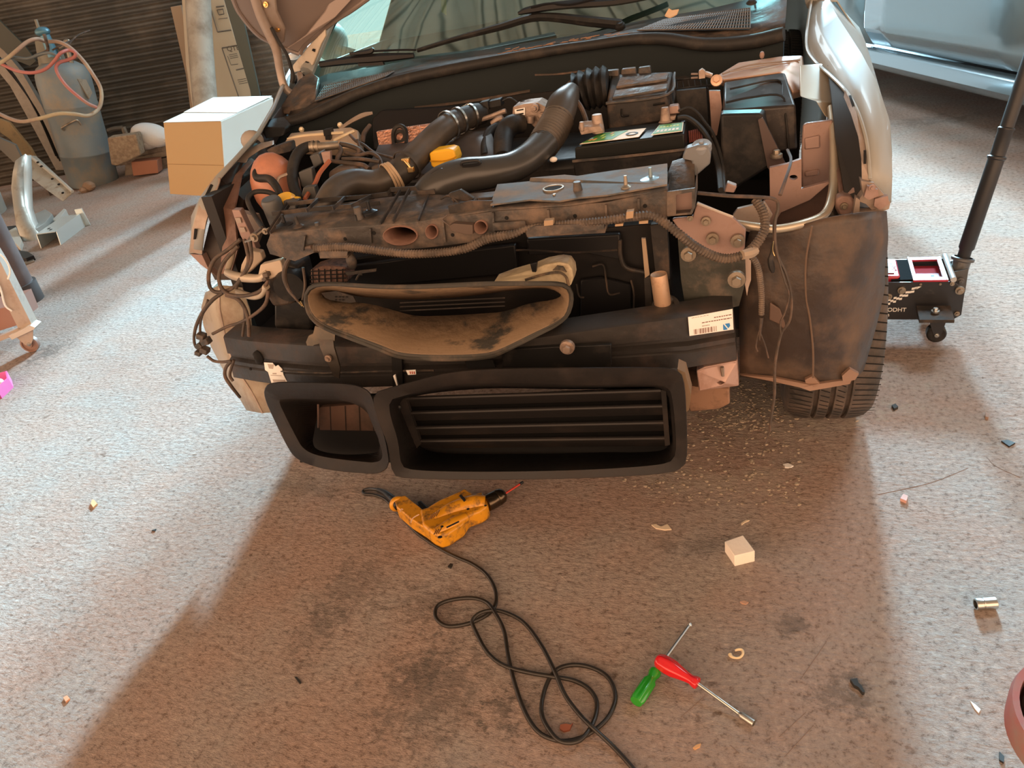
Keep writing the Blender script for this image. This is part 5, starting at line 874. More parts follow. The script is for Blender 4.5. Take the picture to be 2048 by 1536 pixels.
b = MB(); b.tube([ck1, G(1040, 968, .03)], .0028, 8, 4); bt_ = b.build('screwdriver_bit', mat('red_bit', (.65, .06, .03), .35, .3), dr)
b = MB(); b.cyl(G(1039, 968.5, .03), G(1046, 964, .03), .0036, 8); sub(b, 'bit_tip', m_blackc, bt_)
b = MB()
for k in range(4): b.tube([G(857+k*5, 1040-k*2.5, .060), G(864+k*5, 1029-k*3, .072)], .0014, 5, 3)
for k in range(3): b.tube([G(868+k*4, 1069-k, .064), G(873+k*5, 1060-k*2, .066)], .0014, 5, 3)
sub(b, 'cooling_slot', mat('drill_slot', (.12, .05, .01), .8), bd)
b = MB(); b.tube([G(893, 1055, .071), G(918, 1043, .073)], .002, 6, 3); b.ell(G(884, 1053, .0725), (.004, .004, .001), 10); b.ell(G(880, 1074, .060), (.006, .005, .001), 10); b.ell(G(936, 1018, .0815), (.004, .004, .001), 10); b.ell(G(971, 1011, .074), (.0035, .0035, .001), 10); b.slab([G(919, 993, .062), G(923, 991, .062), G(932, 1001, .066), G(928, 1004, .066)], (0, 0, .004)); sub(b, 'screw_recess', m_hole, bd)
b = MB(); b.tube([G(800, 1024, .0545), G(803, 1018, .0555), G(806, 1019, .0545)], .0012, 5, 3); b.tube([G(822, 1045, .054), G(826, 1036, .0565), G(838, 1029, .057)], .0014, 5, 3); sub(b, 'white_paint_mark', mat('paint_mark', (.75, .5, .35), .6), hn_)
b = MB(); b.tube([G(798, 1013, .034), G(786, 1000, .034), G(770, 986, .030), G(756, 980, .022)], [.012, .011, .008, .006], 12, 5); cdp = b.build('cord_sleeve', m_blackc, dr, smooth=80)
# cord on the floor
m_cord = mat('grey_brown_cord', (.022, .018, .014), .35)
cord = [(757, 980, .02), (740, 978, .010), (727, 981, .006), (729, 988, .006), (748, 990, .006), (772, 1000, .006), (800, 1030, .006), (830, 1062, .006), (856, 1082, .006), (885, 1100, .006), (915, 1115, .006), (945, 1128, .006), (972, 1148, .006), (989, 1176, .006), (992, 1205, .006), (980, 1225, .006), (955, 1240, .006), (925, 1250, .006), (893, 1252, .006), (872, 1236, .006), (874, 1213, .006), (898, 1201, .006), (940, 1196, .006), (972, 1204, .010), (990, 1226, .012), (1008, 1262, .006), (1016, 1310, .006), (1028, 1362, .006), (1048, 1420, .006), (1076, 1463, .006), (1115, 1481, .006), (1155, 1478, .006), (1192, 1458, .008), (1219, 1430, .006), (1231, 1392, .006), (1216, 1355, .006), (1182, 1335, .006), (1143, 1330, .006), (1110, 1342, .010), (1090, 1378, .006), (1083, 1425, .006), (1100, 1462, .010), (1125, 1484, .012), (1160, 1480, .014), (1186, 1446, .010), (1194, 1408, .006), (1180, 1380, .006), (1150, 1362, .006), (1110, 1354, .012), (1062, 1346, .006), (1010, 1332, .008), (975, 1305, .006), (950, 1260, .006), (945, 1240, .010), (965, 1224, .014), (1000, 1222, .008), (1045, 1243, .006), (1082, 1290, .006), (1108, 1340, .016), (1130, 1390, .012), (1160, 1430, .010), (1182, 1452, .016), (1225, 1492, .006), (1262, 1532, .006), (1300, 1580, .006)]
b = MB(); b.tube([G(u, v, h) for u, v, h in cord], .0042, 8, 6); b.build('power_cord', m_cord, dr, smooth=80)
# ---- screwdrivers
def axis_lathe(name, p0, p1, prof, m_, par, seg=24, smooth=40, bev=0):
    a = V(p0); c_ = V(p1); b = MB(); b.lathe([(r, h) for r, h in prof], a, c_-a, seg); return b.build(name, m_, par, smooth=smooth, bev=bev)
g0 = G(1272, 1404, .014); g1 = G(1312, 1342, .013); gt = G(1379, 1250, .006)
sg = thing('screwdriver', (g0.lerp(gt, .5).x, g0.lerp(gt, .5).y, 0), 'green fluted-handle cross-head screwdriver lying under the red one', 'screwdriver')
gl_ = (g1-g0).length
b = MB(); rows = []
axg = (g1-g0).normalized(); N0 = V((0, 0, 1)); B0 = axg.cross(N0)
for h, r in ((0, .0001), (0, .011), (.004, .0135), (.008, .0140), (gl_*.62, .0142), (gl_*.72, .0095), (gl_*.80, .0090), (gl_*.90, .0115), (gl_*.98, .011), (gl_, .004)):
    row = []
    for k in range(36):
        a = 2*math.pi*k/36; rr = r*(1-(.18 if r > .0125 else 0)*(.5+.5*math.cos(6*a))); row.append(g0+axg*h+(N0*math.cos(a)+B0*math.sin(a))*rr)
    rows.append(row)
b.loft(rows, True); b.build('handle', mat('green_handle', (.02, .30, .02), .22, coat=.5), sg, smooth=50)
b = MB(); b.cyl(g1-axg*.003, gt, .0030, 12); bl = b.build('blade', m_steel, sg)
b = MB(); tx = (gt-g1).normalized(); b.lathe([(.0030, 0), (.0045, .001), (.0040, .004), (.001, .009), (0, .009)], gt-tx*.002, tx, 4); sub(b, 'cross_tip', m_steel, bl)
r0 = G(1313, 1318, .030); r1 = G(1397, 1368, .022); rt_ = G(1508, 1447, .007); 
sr = thing('nut_driver', (r0.lerp(rt_, .5).x, r0.lerp(rt_, .5).y, 0), 'red-handled nut driver with steel socket end crossed over the green screwdriver', 'screwdriver')
axr = (r1-r0).normalized(); rl_ = (r1-r0).length; N0 = (V((0, 0, 1))-axr*axr.z).normalized(); B0 = axr.cross(N0); rows = []
for h, r, n_ in ((0, .0001, 0), (0, .008, 0), (.003, .0125, .3), (.010, .0150, 1), (.024, .0160, 1), (.036, .0155, 1), (rl_*.55, .0125, 1), (rl_*.72, .0095, .6), (rl_*.83, .0085, .2), (rl_*.89, .0105, 1), (rl_*.95, .0115, 1), (rl_*.985, .0105, .5), (rl_, .006, 0), (rl_, .002, 0)):
    rows.append([r0+axr*h+(N0*math.cos(2*math.pi*k/36)+B0*math.sin(2*math.pi*k/36))*r*(1-.11*n_*(.5-.5*math.cos(6*2*math.pi*k/36))) for k in range(36)])
b = MB(); b.loft(rows, True); b.build('handle', mat('red_handle', (.60, .008, .015), .22, coat=.5), sr, smooth=50)
se = G(1478, 1427, .008)
b = MB(); b.cyl(r1-axr*.003, se, .0032, 12); b.build('shaft', m_steel, sr)
b = MB(); ax2 = (rt_-se).normalized(); l2 = (rt_-se).length; b.lathe([(.0035, 0), (.0060, .004), (.0066, .006), (.0066, l2), (.0050, l2), (.0050, l2-.010), (0, l2-.010)], se, ax2, 24); b.build('socket_end', mat('satin_steel', (.6, .57, .52), .35, 1.), sr, smooth=50)
# ---- white foam block
b = MB(); t_ = [G(1449, 1083, .030), G(1486, 1070, .030), G(1510, 1102, .030), G(1469, 1112, .030)]; bq = [V((q.x, q.y, 0)) for q in t_]
b.hexa(t_, bq); o = b.build('foam_block', m_wfoam, bev=.0015); tag(o, 'small white foam block standing alone on the concrete', 'block')
# ---- chrome socket right
s0 = G(1951, 1209, .0115); s1 = G(1992, 1206, .0115); b = MB(); l_ = (s1-s0).length; b.lathe([(.0078, .012), (.0078, 0), (.0105, 0), (.0115, .002), (.0115, l_*.30), (.0108, l_*.32), (.0108, l_*.36), (.0115, l_*.38), (.0115, l_*.97), (.0105, l_), (.004, l_), (.004, .012), (0, .012)], s0, s1-s0, 28)
o = b.build('chrome_socket', m_steel, smooth=40); tag(o, 'chrome ratchet socket lying alone on the pale floor', 'socket')
# ---- curl, chips, debris (each a thing)
b = MB(); b.tube([G(1460, 1309, .003), G(1463, 1313, .004), G(1472, 1316, .004), (G(1481, 1314, .004)), G(1486, 1307, .005), G(1484, 1300, .005), G(1477, 1299, .005), G(1470, 1301, .004)], [.004, .003, .0022, .0022, .0024, .0026, .0026, .002], 8, 4); o = b.build('plastic_curl', mat('cream_shaving', (.78, .62, .38), .6)); tag(o, 'curled cream plastic shaving right of the red nut driver', 'shaving')
def chip(poly, m_, nm, lb, cat, h=.003, z=0):
    b = MB(); b.slab([G(u, v, z) for u, v in poly], (0, 0, h)); o = b.build(nm, m_); tag(o, lb, cat); return o
m_leafp = mat('pale_scrap', (.70, .58, .42), .8); m_dk = mat('black_scrap', (.02, .02, .018), .6); m_ochre = mat('ochre_scrap', (.62, .35, .16), .8)
chip([(1303, 1051), (1312, 1050), (1322, 1055), (1335, 1050), (1343, 1060), (1330, 1061), (1312, 1058)], m_leafp, 'paper_scrap', 'torn pale scrap on the floor below the right end of the grille', 'scrap')
chip([(1566, 930), (1576, 928), (1587, 933), (1580, 937), (1570, 936)], m_white, 'paper_scrap', 'small white scrap on the floor between grille and front wheel', 'scrap')
chip([(1482, 1048), (1492, 1042), (1499, 1042), (1490, 1046), (1483, 1051)], m_leafp, 'wood_splinter', 'thin pale splinter just behind the white foam block', 'splinter')
chip([(1386, 1497), (1394, 1491), (1402, 1489), (1400, 1495), (1390, 1500)], m_ochre, 'wood_chip', 'small ochre chip at the bottom of the floor, left of the screwdriver tip', 'chip')
chip([(1480, 1205), (1488, 1203), (1497, 1206), (1492, 1210), (1484, 1208)], mat('tan_chip', (.5, .3, .2), .8), 'wood_chip', 'tan chip on the floor below the foam block', 'chip')
chip([(1121, 1452), (1132, 1450), (1142, 1452), (1146, 1448), (1140, 1462), (1128, 1465), (1120, 1460)], m_rustbrown, 'dry_leaf', 'orange-brown leaf scrap lying inside the cord loop', 'leaf', .004)
chip([(1700, 1364), (1714, 1362), (1716, 1371), (1722, 1376), (1729, 1389), (1725, 1391), (1716, 1380), (1708, 1376)], m_dk, 'plastic_clip', 'broken black plastic clip on the floor near the shadow edge', 'clip', .008)
chip([(1940, 1403), (1950, 1410), (1961, 1420), (1957, 1427), (1949, 1418)], m_white, 'feather_scrap', 'white pointed scrap left of the red round stand', 'scrap', .002)
chip([(1998, 1506), (2008, 1516), (2007, 1528), (1998, 1522)], m_dk, 'rubber_scrap', 'dark rubber scrap at the foot of the red round stand', 'scrap', .004)
chip([(896, 1135), (901, 1129), (906, 1130), (902, 1138)], m_dk, 'black_crumb', 'black crumb left of where the cord starts to bend', 'crumb', .004)
chip([(590, 1356), (595, 1356), (603, 1366), (600, 1369)], m_dk, 'black_crumb', 'single black crumb on the shaded floor far left of the cord', 'crumb', .004)
chip([(2002, 884), (2015, 882), (2030, 888), (2018, 895)], m_dk, 'dark_twig', 'dark twig on the pale floor at the right edge', 'twig', .004)
chip([(183, 1010), (186, 1002), (190, 1003), (196, 1010), (188, 1018)], m_ochre, 'dry_leaf', 'small crumpled brown leaf on the pale floor at left', 'leaf', .006)
chip([(128, 1397), (136, 1393), (141, 1399), (133, 1406)], mat('orange_scrap', (.7, .35, .2), .8), 'orange_scrap', 'orange scrap on the pale floor at lower left', 'scrap', .004)
chip([(304, 1062), (313, 1059), (311, 1063)], m_dk, 'bent_nail', 'tiny dark sliver on the lit floor beside the shadow edge', 'sliver', .003)
chip([(1800, 1002), (1806, 993), (1815, 997), (1812, 1007)], mat('pink_chip', (.6, .35, .3), .8), 'stone_chip', 'pinkish stone chip on the lit floor right of the shadow', 'stone', .008)
chip([(1783, 815), (1790, 812), (1796, 818), (1788, 822)], m_dk, 'stone_chip', 'dark stone chip on the floor right of the front tyre', 'stone', .008)
chip([(1970, 830), (1978, 832), (1976, 840), (1970, 838)], mat('brown_pebble', (.3, .2, .15), .8), 'stone_chip', 'brown pebble on the lit floor below the jack', 'stone', .008)
# loose gravel chips under and before the car: small stones with random shapes
random.seed(11); b = MB()
for k in range(900):
    u = random.gauss(1470, 75) if k % 3 else random.uniform(1240, 1600); v = random.gauss(815, 38) if k % 3 else random.uniform(880, 1010)
    if v < 735: continue
    q = G(u, v); s_ = random.uniform(.0012, .0048)
    b.ell(q+V((0, 0, s_*.25)), (s_*random.uniform(.8, 1.8), s_*random.uniform(.7, 1.3), s_*.55), 6, Matrix.Rotation(random.uniform(0, 3), 3, 'Z'))
o = b.build('loose_grit', mat('grit', (.46, .38, .29), .9, 0, dust=((.20, .15, .11), .45, .6, 60))); tag(o, 'spread of loose grit on the floor between grille and front wheel', 'grit'); o['kind'] = 'stuff'
# saw-cut scratches in the slab
def scratch(L, lb):
    b = MB(); q = [G(u, v, .0006) for u, v in L]; b.tube(q, .0012, 4, 3); return b
m_scr = mat('slab_scratch', (.22, .15, .115), .9)  # brown tone of the scratch lines
b = MB()
for L in ([(1653, 1283), (1635, 1310), (1601, 1359)], [(1612, 1424), (1590, 1445), (1558, 1474)], [(1627, 1451), (1600, 1480), (1569, 1514)], [(1410, 1392), (1390, 1410), (1362, 1434)], [(1936, 936), (1860, 966), (1756, 989)], [(1975, 916), (1992, 933), (2040, 955)], [(1624, 1036), (1632, 1040), (1642, 1048)], [(1460, 1490), (1478, 1506)]):
    b.tube([G(u, v, .0003) for u, v in L], .0006, 4, 3)
o = b.build('trim_2', m_scr, kind='structure')
# ---- red round stand, bottom right
c0 = PZ(2230, 1470, .50)
st_ = thing('round_stand', (c0.x+.0, c0.y, 0), 'red-rimmed round metal stool at the lower right corner', 'stool')
rr = .085
b = MB(); b.lathe([(rr*.89, .004), (rr*.90, .015), (rr*.97, .016), (rr, .008), (rr*1.0, -.016), (rr*.95, -.02), (rr*.5, -.02), (0, -.02)], c0, UP, 48); sr_ = b.build('red_rim', mat('worn_red_rim', (.34, .12, .105), .6, .1, dust=((.26, .21, .18), .45, .7, 12)), st_, smooth=40)
b = MB(); b.lathe([(rr*.76, .0), (rr*.78, .014), (rr*.84, .014), (rr*.86, .0), (rr*.60, -.01), (0, -.01)], c0, UP, 48); b.build('inner_ring', m_dullst, st_, smooth=40)
b = MB(); b.cyl((c0.x, c0.y, .012), c0-V((0, 0, .03)), .035, 24); b.build('pole', mat('grey_pole', (.30, .27, .24), .5, .3), st_)
b = MB(); b.lathe([(0, .02), (.04, .02), (.13, .008), (.14, 0), (0, 0)], (c0.x, c0.y, 0), UP, 40); b.build('base_plate', m_dullst, st_)
# ================================================================== FLOOR JACK
j0 = PZ(1770, 660, .04); j1 = PZ(1918, 661, .04)
ja = (j1-j0); ja.z = 0; jl = ja.length; ja = ja.normalized(); jb = V((-ja.y, ja.x, 0))      # ja: to the handle end, jb: away from the camera
jk = thing('floor_jack', (j1.x, j1.y, 0), 'low red and black trolley jack with long black handle beside the front wheel', 'car jack')
def J(s_, t_, z): return j1-ja*s_+jb*t_+V((0, 0, z))      # s from the handle end forward (to the left), t across, z up
print('jack len', jl, ja, J(0, 0, 0))
JH = .155
prof_ = [(-.0, .05), (.02, .035), (.45, .035), (.62, .045), (.62, .07), (.45, .10), (.215, JH), (.03, JH), (.0, JH-.03)]
m_jb = mat('jack_black', (.02, .02, .022), .35, coat=.3); m_jr = mat('jack_red', (.42, .02, .045), .4, coat=.4)
WJ = .17
for t_ in (0, WJ):
    b = MB(); b.slab([J(s_, t_, z) for s_, z in prof_], jb*.006); b.build('side_plate', m_jb, jk, bev=.001)
b = MB(); b.slab([J(.135, .0, JH), J(.045, 0, JH), J(.045, WJ+.006, JH), J(.135, WJ+.006, JH)], (0, 0, .006), holes=[[J(.124, .025, JH), J(.057, .025, JH), J(.057, WJ-.018, JH), J(.124, WJ-.018, JH)]]); b.slab([J(.128, .02, JH-.02), J(.052, .02, JH-.02), J(.052, WJ-.012, JH-.02), J(.128, WJ-.012, JH-.02)], (0, 0, .004)); tr_ = b.build('tool_tray', m_jr, jk, bev=.001)
b = MB(); b.slab([J(.135, .0, JH+.006), J(.131, .0, JH+.006), J(.131, WJ+.006, JH+.006), J(.135, WJ+.006, JH+.006)], (0, 0, .001)); b.slab([J(.049, .0, JH+.006), J(.045, .0, JH+.006), J(.045, WJ+.006, JH+.006), J(.049, WJ+.006, JH+.006)], (0, 0, .001)); sub(b, 'tray_edge', m_white, tr_)
b = MB(); b.slab([J(.078, .06, JH-.0155), J(.070, .06, JH-.0155), J(.070, .085, JH-.0155), J(.078, .085, JH-.0155)], (0, 0, .0005)); b.slab([J(.074, .035, JH-.0155), J(.067, .035, JH-.0155), J(.067, .05, JH-.0155), J(.074, .05, JH-.0155)], (0, 0, .0005)); sub(b, 'tray_print', m_black, tr_)
b = MB(); b.slab([J(.19, .012, JH-.006), J(.135, .012, JH-.004), J(.135, WJ-.008, JH-.004), J(.19, WJ-.008, JH-.006)], (0, 0, .008)); b.build('black_cover', mat('matt_black_cover', (.008, .008, .008), .95, spec=.05), jk)
lift = [(.165, JH+.010), (.24, JH+.012), (.60, .115), (.60, .085), (.24, .10), (.19, JH-.03)]
b = MB(); b.slab([J(s_, .02, z) for s_, z in lift], jb*(WJ-.04)); la = b.build('lift_arm', m_jr, jk, bev=.006)
b = MB(); b.slab([J(.182, .04, JH+.0115), J(.205, .04, JH+.0125), J(.205, .12, JH+.0125), J(.182, .12, JH+.0115)], (0, 0, .0015)); sub(b, 'grey_badge', mat('badge_grey', (.30, .32, .34), .5), la)
def jtext(txt, size, org, xd, yd, m_, nm, par):
    cu = bpy.data.curves.new(nm, 'FONT'); cu.body = txt; cu.size = size; cu.extrude = .0004; cu.offset = size*.012
    o = bpy.data.objects.new(nm, cu); col.objects.link(o); zd = xd.cross(yd)
    dg = bpy.context.evaluated_depsgraph_get(); me = bpy.data.meshes.new_from_object(o.evaluated_get(dg)); bpy.data.objects.remove(o)
    off = OFF[par.name]; me.transform(Matrix(((xd.x, yd.x, zd.x, org.x-off.x), (xd.y, yd.y, zd.y, org.y-off.y), (xd.z, yd.z, zd.z, org.z-off.z), (0, 0, 0, 1))))
    o = bpy.data.objects.new(nm, me); col.objects.link(o); me.materials.clear(); me.materials.append(m_); o.parent = par; OFF[o.name] = off; return o
jtext('PRO', .024, J(.190, .112, JH+.0135), -jb, ja, m_white, 'badge_lettering', la)
sp_ = [c for c in jk.children if c.name.startswith('side_plate')][0]
jtext('KRODHT', .0175, J(.2175, -.001, .062), ja, UP, m_white, 'side_lettering', sp_)
jtext('on', .017, J(.206, -.001, .046), ja, UP, m_white, 'side_lettering', sp_)
b = MB()   # chequered flag swoosh
for k in range(12):
    for r_ in range(3):
        s_ = .212-.0075*k; z = .078+.0022*k+.00022*k*k+r_*(.0068-.0002*k)
        if (k+r_) % 2 == 0: b.slab([J(s_, -.0006, z), J(s_-.0075, -.0006, z+.001), J(s_-.0082, -.0006, z+.0078), J(s_-.0007, -.0006, z+.0065)], jb*-.0004)
b.slab([J(.122, -.0006, .134), J(.112, -.0006, .142), J(.120, -.0006, .142), J(.130, -.0006, .134)], jb*-.0004)
sub(b, 'chequered_flag', m_white, sp_)
b = MB()
for s_, z, r in ((.163, .132, .011), (.195, .112, .009), (.014, .130, .012), (.012, .056, .007), (.115, .149, .0035), (.065, .149, .0035), (.035, .150, .006)): b.bolt(J(s_, -.002, z), -jb, r)
b.build('side_bolt', m_dullst, jk)
b = MB(); b.cyl(J(.033, -.004, JH+.008), J(.033, WJ+.006, JH+.008), .008, 14); b.build('cross_rod', mat('white_rod', (.55, .55, .53), .35, .5), jk)
for t_ in (-.06, WJ+.06):
    b = MB(); b.hexa([J(.122, t_-.04, .084), J(.034, t_-.04, .084), J(.034, t_+.045, .088), J(.122, t_+.045, .088)], [J(.122, t_-.04, .074), J(.034, t_-.04, .074), J(.034, t_+.045, .074), J(.122, t_+.045, .074)]); cp = b.build('caster_plate', m_dustyd, jk, bev=.001)
    b = MB(); b.bolt(J(.078, t_, .089), UP, .011); sub(b, 'caster_bolt', m_steel, cp)
    b = MB(); b.lathe([(0, 0), (.024, 0), (.026, -.005), (.02, -.010), (0, -.010)], J(.072, t_, .074), UP, 24); sub(b, 'swivel_ring', mat('brass_ring', (.5, .38, .2), .3, .9), cp)
    b = MB(); b.lathe([(0, -.014), (.022, -.014), (.026, -.011), (.026, .011), (.022, .014), (0, .014)], J(.070, t_-.004, .026), jb, 28); cwh = b.build('caster_wheel', m_black, jk)
    b = MB(); b.slab([J(.092, t_-.022, .066), J(.052, t_-.022, .066), J(.060, t_-.022, .020), J(.075, t_-.022, .018)], jb*.004); b.slab([J(.092, t_+.018, .066), J(.052, t_+.018, .066), J(.060, t_+.018, .020), J(.075, t_+.018, .018)], jb*.004); b.build('caster_fork', m_jb, jk)
    b = MB(); b.bolt(J(.070, t_-.022, .026), -jb, .006); sub(b, 'axle_bolt', m_steel, cwh)
b = MB(); b.cyl(J(.56, -.02, .03), J(.56, WJ+.02, .03), .028, 20); b.build('front_roller', m_black, jk)
# handle: from the socket up and back out of frame
hb = J(.012, .085, .12); Yh = hb.y; ht = P(2052, 140, Yh+.10); hx = (ht-hb).normalized()
b = MB(); b.tube([hb, hb+hx*.06], .024, 16, 2); b.lathe([(.025, 0), (.031, .002), (.031, .010), (.025, .012)], hb+hx*.06, hx, 24); b.slab([J(-.01, .045, .10), J(.028, .045, .10), J(.028, .045, .165), J(-.01, .045, .175)], jb*.006); b.slab([J(-.01, .125, .10), J(.028, .125, .10), J(.028, .125, .165), J(-.01, .125, .175)], jb*.006); b.bolt(J(.008, .040, .14), -jb, .010); b.build('handle_socket', mat('grey_socket', (.10, .10, .10), .4, .3), jk, bev=.001)
hl_ = (ht-hb).length
b = MB(); b.lathe([(.017, .05), (.017, hl_*.16), (.021, hl_*.17), (.021, hl_*.60), (.024, hl_*.605), (.024, hl_*.615), (.019, hl_*.62), (.019, hl_*.73), (.021, hl_*.735), (.021, hl_*.745), (.0175, hl_*.75), (.0175, hl_*1.25), (0, hl_*1.25)], hb, hx, 24); b.build('handle', mat('dark_handle_tube', (.022, .022, .024), .45), jk, smooth=40)
# ================================================================== SECOND CAR behind on the right
cA = PZ(1722, 132, .20); cB = PZ(2044, 213, .20)
cd_ = (cB-cA); cd_.z = 0; cd_ = cd_.normalized(); cn = V((cd_.y, -cd_.x, 0))
if cn.dot(CAM-cA) < 0: cn = -cn
c2 = thing('parked_car', (cA.x, cA.y, 0), 'blue-grey parked car side with door and sill at the upper right', 'car')
def C(s_, o, z): return cA+cd_*s_+cn*o+V((0, 0, z-cA.z))
cprof = [(-.16, .16), (-.06, .185), (-.01, .205), (.01, .24), (.0, .29), (-.03, .32), (-.035, .33), (-.02, .34), (.035, .42), (.045, .44), (.05, .52), (.045, .64), (.04, .72), (.03, .80), (-.02, .92), (-.08, .98), (-.20, 1.25), (-.34, 1.46), (-.7, 1.50)]
def cpanel(s0, s1, lo, hi, nm, m_, n=6):
    b = MB(); b.loft([[C(s0+(s1-s0)*i/n, o, z) for o, z in cprof[lo:hi]] for i in range(n+1)]); return b.build(nm, m_, c2, solid=.004, smooth=40)
seam1 = (PZ(1718, 85, .36)-cA).dot(cd_); seam2 = (PZ(2001, 140, .40)-cA).dot(cd_)
cpanel(-2.2, 2.3, 0, 6, 'sill', m_carb); cpanel(-2.2, seam1-.006, 6, 15, 'rear_quarter', m_carb); dr1 = cpanel(seam1+.004, seam2-.004, 6, 15, 'door', m_carb); dr2 = cpanel(seam2+.004, seam2+1.1, 6, 15, 'door', m_carb)
cpanel(-2.2, 2.3, 14, 18, 'greenhouse', m_glass)
b = MB(); b.loft([[C(-2.2, -1.6, .2), C(-2.2, -1.6, 1.2), C(-2.2, -.05, 1.2)], [C(2.3, -1.6, .2), C(2.3, -1.6, 1.2), C(2.3, -.05, 1.2)]]); b.hexa([C(-2.2, -.12, .17), C(2.3, -.12, .17), C(2.3, -1.6, .17), C(-2.2, -1.6, .17)], [C(-2.2, -.12, .22), C(2.3, -.12, .22), C(2.3, -1.6, .22), C(-2.2, -1.6, .22)]); b.build('underbody', m_black, c2)
b = MB(); q = C(seam2+.16, .035, .62); b.tube([q, q+cd_*.06+cn*.03, q+cd_*.16+cn*.03, q+cd_*.2], .012, 8); sub(b, 'door_handle', mat('pale_handle', (.7, .72, .72), .3), dr2)
for s_ in (-1.7, 1.95):
    b = MB(); b.lathe([(.19, -.02), (.25, -.03), (.30, -.01), (.31, .03), (.31, .16), (.29, .19), (.2, .19)], C(s_, -.06, .31), -cn, 40); b.build('tyre', m_tyre, c2)
# ================================================================== LEFT BACKGROUND
def pwl(L, D): return [PW(q[0], q[1], q[2] if len(q) > 2 else D) for q in L]
# ---- gas cylinder
gb_ = PZ(189, 366); gc = thing('gas_cylinder', (gb_.x, gb_.y, 0), 'dusty blue-grey gas cylinder standing by the dark corrugated wall', 'gas cylinder')
gr_ = .198; GA = (UP+rt*.12).normalized()
b = MB(); b.lathe([(gr_*.92, 0), (gr_*.97, .0), (gr_*.99, .03), (gr_*.98, .24), (gr_*1.02, .25), (gr_*1.02, .262), (gr_, .272), (gr_, .62), (gr_*1.01, .625), (gr_*1.01, .635), (gr_, .64), (gr_*1.02, .80), (gr_*.99, .86), (gr_*.88, .915), (gr_*.62, .95), (.06, .965), (0, .965)], gb_, GA, 48)
cyb = b.build('cylinder_body', mat('dusty_blue_paint', (.17, .205, .215), .55, .1, dust=((.29, .25, .19), .46, .68, 5), bump=(16, .12)), gc, smooth=50)
gz = lambda dx, dz, dy=0: gb_+rt*dx+FH*dy+GA*dz
b = MB(); b.lathe([(.085, 0), (.085, .07), (.08, .075), (.078, .0)], gz(-.03, .95), UP, 28); b.slab([gz(-.15, .95, -.02), gz(-.02, .95, -.02), gz(-.03, 1.14, -.02), (gz(-.12, 1.15, -.02))], FH*.02); b.cyl(gz(-.07, 1.12), gz(-.075, 1.27), .012); b.build('valve_guard', mat('grey_green_metal', (.20, .19, .15), .6, .2), gc, bev=.003)
b = MB(); b.cyl(gz(.0, 1.0, -.05), gz(-.02, 1.16, -.05), .045, 20, .035); b.ell(gz(-.03, 1.18, -.05), (.06, .05, .035)); b.build('regulator', mat('regulator_blue', (.08, .20, .27), .4, .3), gc)
b = MB(); b.cyl(gz(.11, .92, -.03), gz(.11, 1.06, -.03), .018); b.cyl(gz(.06, 1.05, -.05), gz(.14, 1.08, -.03), .015); b.ell(gz(.12, 1.09, -.03), (.03, .02, .015)); b.build('valve', m_dullst, gc)
b = MB(); b.tube([gz(-.02, .475, -.205), gz(-.02, .50, -.225), gz(.07, .53, -.21), gz(.10, .53, -.20), gz(.115, .49, -.185)], .008, 8); sub(b, 'lifting_loop', m_dullst, cyb)
b = MB(); b.slab([gz(.15, .82, -.12), gz(.19, .80, -.06), gz(.21, .70, -.06), gz(.19, .66, -.10)], (.01, 0, .0)); sub(b, 'side_bracket', m_dullst, cyb)
# hoses
DH = 6.45
def hose(L, r, m_, nm, lb, D=DH, grp=None):
    b = MB(); b.tube([PW(u/5.12, v/5.12, d) for u, v, d in L], r, 8, 6); o = b.build(nm, m_, smooth=80); tag(o, lb, 'hose', grp); return o
hose([(-80, 700, 6.3), (60, 610, 6.3), (170, 520, 6.3), (280, 430, 6.35), (380, 398, 6.4), (470, 425, 6.5), (600, 430, 6.45), (720, 490, 6.4), (850, 620, 6.35), (950, 760, 6.3), (1025, 890, 6.3), (1040, 1010, 6.25), (1005, 1120, 6.2), (900, 1185, 6.1), (760, 1168, 6.05), (600, 1165, 6.05), (400, 1215, 6.1), (230, 1245, 6.15), (100, 1215, 6.2), (-60, 1140, 6.2)], .014, mat('tan_hose', (.34, .24, .18), .6, 0, dust=((.42, .36, .24), .45, .6, 3)), 'gas_hose', 'long tan rubber hose looped around the gas cylinder')
hose([(-60, 620, 6.3), (30, 665, 6.3), (180, 728, 6.25), (340, 745, 6.2), (470, 705, 6.2), (560, 620, 6.2), (620, 545, 6.2), (700, 515, 6.25), (765, 535, 6.25), (765, 580, 6.25), (690, 615, 6.25), (610, 640, 6.22), (575, 690, 6.2), (600, 770, 6.18), (680, 880, 6.15), (790, 980, 6.12), (900, 1060, 6.12), (990, 1100, 6.15)], .012, mat('pink_hose', (.42, .14, .12), .5, 0, dust=((.38, .22, .18), .5, .7, 5)), 'gas_hose', 'pinkish red hose curling over the gas cylinder regulator')
hose([(-60, 640, 6.35), (120, 590, 6.35), (280, 600, 6.35), (400, 560, 6.35), (510, 542, 6.3), (600, 585, 6.3), (630, 640, 6.3)], .010, mat('grey_hose', (.12, .14, .14), .5), 'gas_hose', 'thin dark grey hose reaching the regulator from the left')
b = MB(); b.tube([PW(130, 98, 6.5), PW(150, 75, 6.6), (PW(165, 66, 6.7)), PW(180, 61, 6.8)], .006, 6); b.tube([PW(105, 100, 6.5), PW(120, 92, 6.5), PW(145, 80, 6.6), PW(165, 78, 6.6)], .006, 6); b.tube([PW(88, 68, 6.4), PW(92, 80, 6.4), PW(96, 98, 6.45), PW(90, 105, 6.45), PW(70, 112, 6.4)], .012, 6); o = b.build('wire_tangle', m_wire); tag(o, 'stiff wire ends tied above the gas cylinder valve', 'wire')
